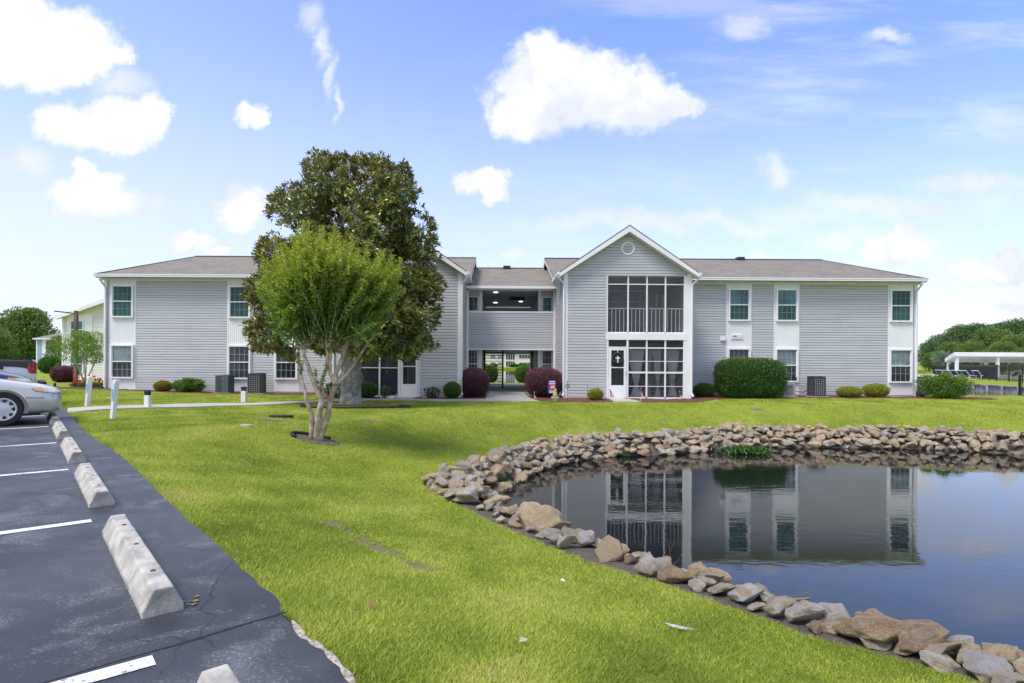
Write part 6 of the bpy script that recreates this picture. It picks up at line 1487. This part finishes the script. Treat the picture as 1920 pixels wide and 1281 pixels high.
# cream building across the lake, seen through the breezeway
Y2 = 205.; ch_ = thing('far_building', 'cream two-storey apartment building across the water seen through the breezeway', 'building', (0, Y2, -.5))
MB().box(-26, 30, 0, 10, 0, 5.6).build('wall', M['cream'], ch_)
mb = MB(); slab(mb, [(-27, -.8, 5.5), (31, -.8, 5.5), (28, 5, 8), (-24, 5, 8)]); slab(mb, [(-27, 10.8, 5.5), (31, 10.8, 5.5), (28, 5, 8), (-24, 5, 8)]); mb.build('roof', M['roof'], ch_)
for i, (x0, x1, z0, z1) in enumerate(((2.0, 5.0, 2.7, 4.7), (2.0, 5.0, 0.2, 2.1), (6.6, 10.6, 3.2, 4.4), (6.6, 10.6, .3, 1.7), (-3.4, -1.8, 3.2, 4.4), (-3.4, -1.8, .7, 1.8), (-.8, .4, 3.2, 4.4), (-.8, .4, .7, 1.8), (11.4, 12.4, 3.2, 4.4), (11.4, 12.4, .5, 1.7))):
    w_ = MB().box(x0 - .12, x1 + .12, -.10, -.0, z0 - .12, z1 + .12).build('window', M['white'], ch_); MB().box(x0, x1, -.14, -.102, z0, z1).build('pane', M['g_grey'], w_)
    mb = MB()
    for k in range(1, 4): mb.box(x0 + (x1 - x0) * k / 4 - .05, x0 + (x1 - x0) * k / 4 + .05, -.17, -.141, z0, z1)
    mb.build('muntins', M['white'], w_)
for i, (x, s_) in enumerate(((-6, 1), (4.6, .9), (8.0, 1), (12, .8), (-2, .8), (6.2, .7))):
    shrub('dark green shrub in the row in front of the far cream building', 'shrub', x, 200, 2.6 * s_, 1.3 * s_, M['hedge'], leaf=.35, n=700, seed=60 + i, group='shrubs across the lake', zbase=-.5)
# ---------------------------------------------------------------- pool area
Yp = 72.
pav = thing('pool_pavilion', 'white flat-roofed open pavilion with square posts beside the pool', 'pavilion', (P(1790, 700, Yp).x, Yp, -.1))
zt = P(1790, 660.5, Yp).z + .1; zb_ = P(1790, 668, Yp).z + .1
mb = MB(); c4 = [(-.25, -.25, 0), (22, -.8, 0), (25.6, 5.6, -.72), (3.4, 6.1, -.72)]; b_ = [(p[0], p[1], p[2] + zb_) for p in c4]; t_ = [(p[0], p[1], p[2] + zt) for p in c4]
mb.face(t_); mb.face(b_[::-1])
for k in range(4): j = (k + 1) % 4; mb.face([b_[k], b_[j], t_[j], t_[k]])
mb.build('flat_roof', M['white'], pav)
for x in (.3, P(1871, 0, Yp).x - P(1790, 0, Yp).x, 10.6, 16):
    for y_, ox in ((0.05, 0), (5.7, 3.3)): MB().box(x + ox - .14, x + ox + .14, y_ - .14, y_ + .14, -.2, zb_ - (.05 if y_ < 1 else .68)).build('post', M['white'], pav)
MB().box(-3, 60, -5, 12, -.12, .0).build('pool_deck', M['walk'], None).location = (pav.location.x, Yp, -.02)
pd_ = [o for o in bpy.data.objects if o.name == 'pool_deck'][0]; tag(pd_, 'pale concrete deck around the pool', 'deck', kind='structure')
def fence(label, pts, h_, bays=None, sp=.12):
    th = thing('metal_fence', label, 'fence', (*pts[0], 0)); O = Vector((*pts[0], 0)); rails = MB(); bars = MB()
    for i in range(len(pts) - 1):
        a, c = Vector((*pts[i], 0)) - O, Vector((*pts[i + 1], 0)) - O; L = (c - a).length; d = (c - a) / L; nb = max(1, int(L / 2.4))
        z = -.12
        for k in range(nb + (i == len(pts) - 2)):
            q = a + d * (L * k / nb); mb = MB(); mb.box(q.x - .04, q.x + .04, q.y - .04, q.y + .04, z, z + h_ + .05); mb.build('post', M['black'], th)
        for zz in (.12, h_ - .16, h_ - .02): rails.bar(a + Vector((0, 0, z + zz)), c + Vector((0, 0, z + zz)), .03, .04)
        for k in range(int(L / sp)): q = a + d * (k * sp); bars.box(q.x - .009, q.x + .009, q.y - .009, q.y + .009, z + .06, z + h_)
    rails.build('rail', M['black'], th); bars.build('picket', M['black'], th); return th
fence('long black picket fence around the pool', [(47.2, 53), (49.1, 58), (54.2, 67.7), (64, 86.5)], 1.55)
fence('end of a black picket fence on the near shore at the right edge', [(P(1912, 740, 28.3).x, 28.3), (P(1912, 740, 28.3).x + 7, 28.6)], 1.08)
# bulkhead
bk = thing('timber_bulkhead', 'weathered grey timber bulkhead along the canal bank', 'bulkhead', (44.2, 49.8, -1.1)); O = Vector((44.2, 49.8, -1.1)); M['oldtimber'] = mat('grey_timber', (.30, .29, .27), .9, var=(1.5, .4), bump=(8, .6), bumpd=.03)
pn, cp_, pp = MB(), MB(), []
for i in range(len(BH) - 2):
    a, c = Vector((*BH[i], -1.1)) - O, Vector((*BH[i + 1], -1.1)) - O; L = (c - a).length; d = (c - a) / L; nb = max(1, int(L / 2.2))
    pn.bar(a + Vector((0, 0, -.2)), c + Vector((0, 0, -.2)), .06, 1.6); cp_.bar(a + Vector((-.08, 0, .70)), c + Vector((-.08, 0, .70)), .26, .06)
    for k in range(nb): q = a + d * (L * k / nb); mb = MB(); mb.lathe([(.12, -1), (.12, .72), (.10, .76)], q.x - .16, q.y, 10); mb.build('pile', M['oldtimber'], bk)
pn.build('plank_wall', M['oldtimber'], bk); cp_.build('cap_board', M['oldtimber'], bk)
# loungers
def lounger_proto():
    th = thing('sun_lounger', 'x', 'sun lounger', (0, 0, 0)); fr = MB()
    for s in (-.3, .3): fr.bar((0, s, .32), (1.25, s, .32), .04, .05); fr.bar((1.25, s, .32), (1.85, s, .85), .04, .05)
    fr.bar((0, -.3, .32), (0, .3, .32), .04, .05); fr.bar((1.85, -.3, .85), (1.85, .3, .85), .04, .05); fr.build('frame', M['white'], th)
    for x in (.2, 1.3):
        for s in (-.3, .3): MB().box(x - .02, x + .02, s - .02, s + .02, 0, .32).build('leg', M['white'], th)
    mb = MB(); mb.bar((.02, 0, .335), (1.25, 0, .335), .56, .02); mb.build('seat', M['blue_sling'], th); mb = MB(); mb.bar((1.27, 0, .345), (1.83, 0, .85), .56, .02); mb.build('backrest', M['blue_sling'], th); return th
lg0 = lounger_proto()
LG = [(1784, 65.5, 200, 'blue lounger behind the shrub, leftmost of the row by the fence'), (1800, 64.5, 195, 'blue lounger with tilted back beside the first pavilion post'), (1811, 64, 200, 'lounger third from the left by the pool fence'), (1821, 63.5, 205, 'lounger fourth from the left by the pool fence'),
      (1831, 63, 200, 'lounger fifth from the left by the pool fence'), (1853, 63, 200, 'blue lounger left of the second pavilion post'), (1885, 62, 268, 'blue lounger facing the camera right of the second pavilion post'), (1917, 61, 265, 'blue lounger cut off by the right edge of the picture')]
for i, (px_, y_, rz_, lb) in enumerate(LG):
    o = lg0 if i == 0 else copy_tree(lg0); o.location = (P(px_, 0, y_).x, y_, -.02); o.rotation_euler = (0, 0, R(rz_)); tag(o, lb, 'sun lounger', 'blue sun loungers by the pool')
pt_ = thing('pool_table', 'small white round table between the blue loungers at the right', 'table', (P(1903, 0, 61.5).x, 61.5, -.02)); mb = MB(); mb.lathe([(.55, .68), (.55, .72)], 0, 0, 20); mb.build('tabletop', M['white'], pt_)
for k in range(4): a = R(45 + 90 * k); MB().bar((.1 * math.cos(a), .1 * math.sin(a), .68), (.4 * math.cos(a), .4 * math.sin(a), 0), .03, .03).build('leg', M['white'], pt_)
for i, (px_, y_, lb) in enumerate(((1772, 84, 'pale green palm at the left end of the pavilion'), (1845, 88, 'pale palm behind the pavilion between its posts'), (1895, 86, 'palm behind the right part of the pavilion'))):
    th = thing('palm', lb, 'palm', (P(px_, 0, y_).x, y_, -.1)); r = np.random.default_rng(i); n = 420; el2 = r.uniform(.0, 1.3, n); az = r.uniform(0, 6.28, n)
    dv = np.stack([np.cos(az) * np.cos(el2), np.sin(az) * np.cos(el2), np.sin(el2)], 1); leafmesh('crown', M['palm'] if 'palm' in M else M.setdefault('palm', leafmat('palm_leaves', [(0, (.12, .20, .10)), (1, (.30, .38, .22))], .6, .3)), dv * r.uniform(0, 1.1, n)[:, None] + np.array([0, 0, 1.9]), dv, unit(n, r), np.full(n, .9), np.full(n, .14), r.random(n), th)
    mb = MB(); mb.tube([(0, 0, -.1), (0, 0, 1.9)], [.2, .14], 8); mb.build('trunk', M['bark'], th)
# ---------------------------------------------------------------- cars
def car_body(st, paint_, wheels, wr_, parent, name='body', extra_cut=None):
    """loft: st rows = (s, w, zb, zs, zt, wr); s measured back from the nose. local x = -s"""
    bm = bmesh.new(); rings = []
    for (s, w_, zb, zs, zt, wr) in st:
        half = [(0, zb), (.8 * w_, zb), (.96 * w_, zb + .07), (w_, zb + (zs - zb) * .45), (w_ * .995, zb + (zs - zb) * .75), (w_ * .955, zs), ((w_ * .955 + wr) / 2, (zs + zt) / 2), (wr, zt - .03), (wr * .8, zt), (0, zt + .015)]
        pts = [(y_, z_) for y_, z_ in half] + [(-y_, z_) for y_, z_ in half[-2:0:-1]]
        rings.append([bm.verts.new((-s, y_, z_)) for y_, z_ in pts])
    n = len(rings[0])
    for a, c in zip(rings, rings[1:]):
        for k in range(n): j = (k + 1) % n; bm.faces.new((a[k], a[j], c[j], c[k]))
    bm.faces.new(rings[0][::-1]); bm.faces.new(rings[-1])
    bmesh.ops.recalc_face_normals(bm, faces=bm.faces[:])
    me = bpy.data.meshes.new(name); bm.to_mesh(me); bm.free(); me.materials.append(paint_)
    o = meshobj(name, me); sub = o.modifiers.new('s', 'SUBSURF'); sub.levels = 3; sub.render_levels = 3
    cut = MB()
    for s in wheels:
        for q in (-1, 1):
            M_ = Matrix.Translation((-s, q * .98, wr_ * .96)) @ Matrix.Rotation(R(90), 4, 'X'); cut.lathe([(wr_ + .065, -.30), (wr_ + .065, .30)], 0, 0, 40, 0, M_)
    if extra_cut: cut.box(*extra_cut)
    co_ = cut.build('cutter', M['dark'], None); bo = o.modifiers.new('b', 'BOOLEAN'); bo.object = co_; bo.operation = 'DIFFERENCE'; bo.solver = 'EXACT'
    dg_ = bpy.context.evaluated_depsgraph_get(); dg_.update(); ev = o.evaluated_get(dg_); me2 = bpy.data.meshes.new_from_object(ev); me2.materials.clear(); me2.materials.append(paint_)
    bpy.data.objects.remove(co_); bpy.data.objects.remove(o)
    me2.polygons.foreach_set('use_smooth', [True] * len(me2.polygons))
    try: me2.set_sharp_from_angle(angle=R(35))
    except Exception: pass
    o = meshobj(name, me2, parent)
    bmx = bmesh.new(); bmx.from_mesh(me2); bvh = BVHTree.FromBMesh(bmx); bmx.free(); return o, bvh
def patch(name, bvh, org, ua, va, dr, poly, m_, parent, off=.006, n=26):
    """project a polygon (in a 2-D frame org + a*ua + b*va) along dr on to the body"""
    org, ua, va, dr = map(Vector, (org, ua, va, dr)); A = np.array(poly); a0, b0 = A.min(0); a1, b1 = A.max(0); n2 = max(4, int(n * max(.3, (b1 - b0) / max(.01, a1 - a0)))) if (b1 - b0) < (a1 - a0) else n
    mb = MB(); idx_ = {}
    for i in range(n + 1):
        for j in range(n2 + 1):
            a, c = a0 + (a1 - a0) * i / n, b0 + (b1 - b0) * j / n2; h = bvh.ray_cast(org + ua * a + va * c, dr)
            if h[0] is not None and (h[1].dot(dr) < -.08 or h[1].dot(dr) > .08):
                nn = h[1] if h[1].dot(dr) < 0 else -h[1]; idx_[i, j] = len(mb.v); mb.v.append(tuple(h[0] + nn * off))
    for i in range(n):
        for j in range(n2):
            q = [(i, j), (i + 1, j), (i + 1, j + 1), (i, j + 1)]
            if all(k in idx_ for k in q):
                ca_, cb_ = a0 + (a1 - a0) * (i + .5) / n, b0 + (b1 - b0) * (j + .5) / n2
                if inpoly(np.array([ca_]), np.array([cb_]), poly)[0]: mb.f.append(tuple(idx_[k] for k in q)); mb.mi.append(0)
    if not mb.f: return None
    return mb.build(name, m_, parent, smooth=True)
def wheel(parent, s, q, w_, r_, hub=None):
    M_ = Matrix.Translation((-s, q * (w_ - .11), r_)) @ Matrix.Rotation(R(90) * (-q), 4, 'X')
    th = bpy.data.objects.new('wheel', None); col.objects.link(th); th.parent = parent; th.matrix_local = M_
    mb = MB(); mb.lathe([(r_ * .66, -.09), (r_ * .93, -.10), (r_, -.07), (r_, .07), (r_ * .93, .10), (r_ * .66, .095)], 0, 0, 40, caps=False); mb.build('tyre', M['rubber'], th, smooth=False)
    mb = MB(); mb.lathe([(r_ * .67, .02), (r_ * .67, .098), (r_ * .60, .09), (r_ * .55, .07), (r_ * .35, .085), (.01, .10)], 0, 0, 40)
    mb.build('rim', M['alloy'], th, smooth=True)
    mb = MB()
    for k in range(9):
        a = 2 * math.pi * k / 9; M2 = Matrix.Rotation(a, 4, 'Z'); mb.v += [tuple(M2 @ Vector(p)) for p in ((r_ * .40, -.012, .088), (r_ * .56, -.045, .083), (r_ * .585, 0, .086), (r_ * .56, .045, .083), (r_ * .40, .012, .088))]; b_ = len(mb.v) - 5; mb.f.append(tuple(range(b_, b_ + 5))); mb.mi.append(0)
    mb.build('wheel_slot', M['dark'], th)
def place_car(o, stop, back, flip=False):
    p = STOPS[stop]; pos = p + hu * (-back) if not flip else p + hu * (-back)
    o.location = (pos[0], pos[1], PZ); o.rotation_euler = (0, 0, math.atan2(hu[1], hu[0]) + (math.pi if flip else 0))
SED = [(0.0, .58, .30, .58, .62, .48), (.03, .70, .25, .62, .67, .58), (.14, .81, .21, .665, .72, .66), (.40, .86, .20, .70, .785, .70), (.9, .885, .19, .78, .87, .74), (1.30, .89, .19, .83, .94, .74), (1.52, .89, .19, .86, 1.0, .70), (2.2, .89, .19, .90, 1.36, .60), (2.7, .89, .19, .91, 1.42, .58), (3.3, .89, .19, .92, 1.39, .58), (3.95, .885, .20, .93, 1.10, .66), (4.2, .88, .21, .92, 1.02, .70), (4.62, .84, .24, .90, .97, .70), (4.78, .74, .30, .84, .90, .62)]
def sedan(label, pm_, stop, back, cat='car'):
    th = thing('parked_car', label, cat, (0, 0, 0), 0, None); r_ = .325
    body, bvh = car_body(SED, pm_, (.93, 3.62), r_, th)
    for q in (-1, 1):
        side = dict(org=(0, q * 3, 0), ua=(1, 0, 0), va=(0, 0, 1), dr=(0, -q, 0))
        # side windows
        patch('window', bvh, **side, poly=[(-1.78, .95), (-2.28, 1.30), (-2.75, 1.35), (-2.75, .97)], m_=M['glassdark'], parent=th); patch('window', bvh, **side, poly=[(-2.81, .97), (-2.81, 1.35), (-3.3, 1.32), (-3.75, 1.12), (-3.75, .98)], m_=M['glassdark'], parent=th)
        # door outlines, side trim, wheel arch lip
        for xx in (-1.45, -2.78, -3.55): patch('door_gap', bvh, **side, poly=[(xx, .28), (xx + .012, .28), (xx + .012, .93), (xx, .93)], m_=M['dark'], parent=th, off=.002, n=3)
        patch('side_trim', bvh, **side, poly=[(-.30, .515), (-.58, .53), (-.58, .545), (-.30, .53)], m_=M['dark'], parent=th, off=.003, n=30)
        patch('side_trim', bvh, **side, poly=[(-1.32, .50), (-3.2, .50), (-3.2, .535), (-1.32, .535)], m_=pm_, parent=th, off=.014, n=60)
        # head lamp wraps the corner
        hl = patch('headlight', bvh, (1, q * .9, 0), (-.78 * q, .62, 0) if False else (-.55, -.835 * q, 0), (0, 0, 1), Vector((-.835, -.55 * q, 0)).normalized(), [(.18, .60), (.30, .685), (.75, .715), (1.12, .70), (1.16, .685), (1.05, .61), (.5, .575)], M['lamp'], th, off=.007, n=34) if False else None
        d_ = Vector((-.52, -q * .85, -.12)).normalized(); ua_ = Vector((-q * -.85 * -1, 0, 0))
        ua_ = Vector((-.853, q * .522, 0)).normalized(); org_ = Vector((-.25, q * .75, 0)) - Vector((d_.x, d_.y, 0)) * 2
        patch('headlight_seal', bvh, org_ + Vector((0, 0, .245)), ua_, (0, 0, 1), d_, [(-.34, .593), (-.33, .655), (.0, .702), (.21, .727), (.245, .712), (.2, .652), (.08, .620), (-.1, .590)], M['dark'], th, .003, 46)
        patch('headlight', bvh, org_ + Vector((0, 0, .245)), ua_, (0, 0, 1), d_, [(-.32, .605), (-.31, .645), (.0, .69), (.20, .715), (.23, .705), (.19, .66), (.08, .63), (-.1, .60)], M['lamp'], th, .006, 40)
        patch('turn_signal', bvh, org_ + Vector((0, 0, .245)), ua_, (0, 0, 1), d_, [(.09, .640), (.07, .695), (.19, .71), (.215, .70), (.18, .662), (.12, .642)], M['amber'], th, .010, 40)
        mb = MB(); mb.box(-1.86, -1.62, q * .90, q * 1.04, .96, 1.10) if q > 0 else mb.box(-1.86, -1.62, -1.04, -.90, .96, 1.10); mb.build('wing_mirror', pm_, th, bevel=.03)
        for xx in (-2.62, -3.42): mb = MB(); mb.box(xx - .09, xx + .09, min(q * .885, q * .915), max(q * .885, q * .915), .80, .83); mb.build('door_handle', pm_, th, bevel=.008)
        for s in (.93, 3.62): wheel(th, s, q, .87, r_)
        patch('tail_light', bvh, (-6, q * .62, 0), (0, 1, 0), (0, 0, 1), (1, 0, 0), [(-.2, .68), (.2, .68), (.2, .84), (-.2, .84)], M['redlens'], th, .006, 12)
    front = dict(org=(2, 0, 0), ua=(0, 1, 0), va=(0, 0, 1), dr=(-1, 0, 0))
    for k in range(3): patch('grille_bar', bvh, **front, poly=[(-.30, .60 + k * .028), (.30, .60 + k * .028), (.30, .617 + k * .028), (-.30, .617 + k * .028)], m_=M['dark'], parent=th, off=.006, n=24)
    for k in range(2): patch('air_intake', bvh, **front, poly=[(-.52, .345 + k * .05), (.52, .345 + k * .05), (.56, .375 + k * .05), (-.56, .375 + k * .05)], m_=M['dark'], parent=th, off=.004, n=40)
    patch('bumper_line', bvh, **front, poly=[(-.7, .525), (.7, .525), (.7, .535), (-.7, .535)], m_=M['dark'], parent=th, off=.003, n=40)
    patch('windshield', bvh, (-1.7, 0, 3), (0, 1, 0), (-1, 0, 0), (0, 0, -1), [(-.66, -.12), (.66, -.12), (.56, .48), (-.56, .48)], M['glassdark'], th, .006, 30)
    patch('rear_window', bvh, (-3.4, 0, 3), (0, 1, 0), (-1, 0, 0), (0, 0, -1), [(-.54, .05), (.54, .05), (.62, .60), (-.62, .60)], M['glassdark'], th, .006, 30)
    mb = MB(); mb.box(-4.4, -.35, -.62, .62, .17, .40); mb.build('underbody', M['dark'], th)
    place_car(th, stop, back); return th
sedan('silver sedan parked over a wheel stop, seen from its front corner', M['silver'], 5, -.12)
nv_ = sedan('dark blue sedan behind the silver one, only its bonnet and lamp visible', M['navyp'], 6, .3); nv_.scale = (1, 1, 1.2)
TRK = [(0, .80, .50, .95, 1.0, .7), (.08, .90, .40, 1.02, 1.1, .8), (.5, .97, .38, 1.08, 1.18, .84), (1.35, .98, .38, 1.12, 1.24, .84), (1.6, .98, .38, 1.15, 1.32, .80), (2.25, .98, .38, 1.2, 1.84, .70), (2.7, .98, .38, 1.2, 1.92, .70), (3.75, .98, .38, 1.2, 1.90, .70), (3.93, .98, .38, 1.2, 1.84, .72), (3.97, .98, .40, 1.24, 1.29, .90), (4.1, .98, .42, 1.24, 1.28, .93), (5.9, .98, .48, 1.24, 1.28, .93), (5.97, .95, .50, 1.22, 1.26, .90)]
tk = thing('pickup_truck', 'white pickup truck backed in with its red tail lamp and hitch towards the grass', 'pickup', (0, 0, 0))
body, bvh = car_body(TRK, M['whitep'], (1.0, 4.75), .39, tk, extra_cut=(-5.88, -4.05, -.82, .82, .75, 1.6))
for q in (-1, 1):
    side = dict(org=(0, q * 3, 0), ua=(1, 0, 0), va=(0, 0, 1), dr=(0, -q, 0))
    patch('window', bvh, **side, poly=[(-1.85, 1.27), (-2.3, 1.76), (-2.85, 1.82), (-2.85, 1.27)], m_=M['glassdark'], parent=tk); patch('window', bvh, **side, poly=[(-2.93, 1.27), (-2.93, 1.82), (-3.75, 1.8), (-3.82, 1.27)], m_=M['glassdark'], parent=tk)
    patch('tail_light', bvh, **side, poly=[(-5.78, .93), (-5.99, .93), (-5.99, 1.19), (-5.78, 1.19), (-5.76, 1.05)], m_=M['redlens'], parent=tk, off=.012, n=20)
    patch('tail_light', bvh, (-8, q * .88, 0), (0, 1, 0), (0, 0, 1), (1, 0, 0), [(-.1, .9), (.1, .9), (.1, 1.2), (-.1, 1.2)], M['redlens'], tk, .012, 10)
    patch('bed_rail_trim', bvh, (0, q * .92, 3), (1, 0, 0), (0, 1, 0), (0, 0, -1), [(-5.95, -.06), (-4.0, -.06), (-4.0, .05), (-5.95, .05)], M['dark'], tk, .012, 40)
    for xx in (-1.7, -2.89, -3.87): patch('door_gap', bvh, **side, poly=[(xx, .5), (xx + .014, .5), (xx + .014, 1.22), (xx, 1.22)], m_=M['dark'], parent=tk, off=.002, n=3)
    for s in (1.0, 4.75): wheel(tk, s, q, .95, .39)
    patch('headlight', bvh, (2, q * .72, 0), (0, 1, 0), (0, 0, 1), (-1, 0, 0), [(-.16, .82), (.2, .82), (.2, 1.0), (-.16, 1.0)], M['lamp'], tk, .006, 12)
patch('windshield', bvh, (-1.6, 0, 3.5), (0, 1, 0), (-1, 0, 0), (0, 0, -1), [(-.72, .05), (.72, .05), (.62, .62), (-.62, .62)], M['glassdark'], tk, .006, 30)
mb = MB(); mb.box(-6.17, -6.0, -.92, .92, .50, .68); mb.build('rear_bumper', M['dark'], tk, bevel=.02); mb = MB(); mb.box(-6.42, -6.1, -.04, .04, .44, .52); mb.lathe([(.03, .52), (.035, .58), (.02, .61)], -6.38, 0, 10); mb.build('tow_hitch', M['dark'], tk)
mb = MB(); mb.box(-5.6, -.4, -.6, .6, .35, .55); mb.build('underbody', M['dark'], tk)
for q in (-1, 1): mb = MB(); mb.box(-5.45, -5.35, min(q * .7, q * .93), max(q * .7, q * .93), .22, .50); mb.build('mud_flap', M['dark'], tk)
th = tk; p = STOPS[7] - hv * .1; pos = p + hu * (-6.15); tk.location = (pos[0], pos[1], PZ); tk.rotation_euler = (0, 0, math.atan2(hu[1], hu[0]) + math.pi)
print('objects', len(bpy.data.objects))
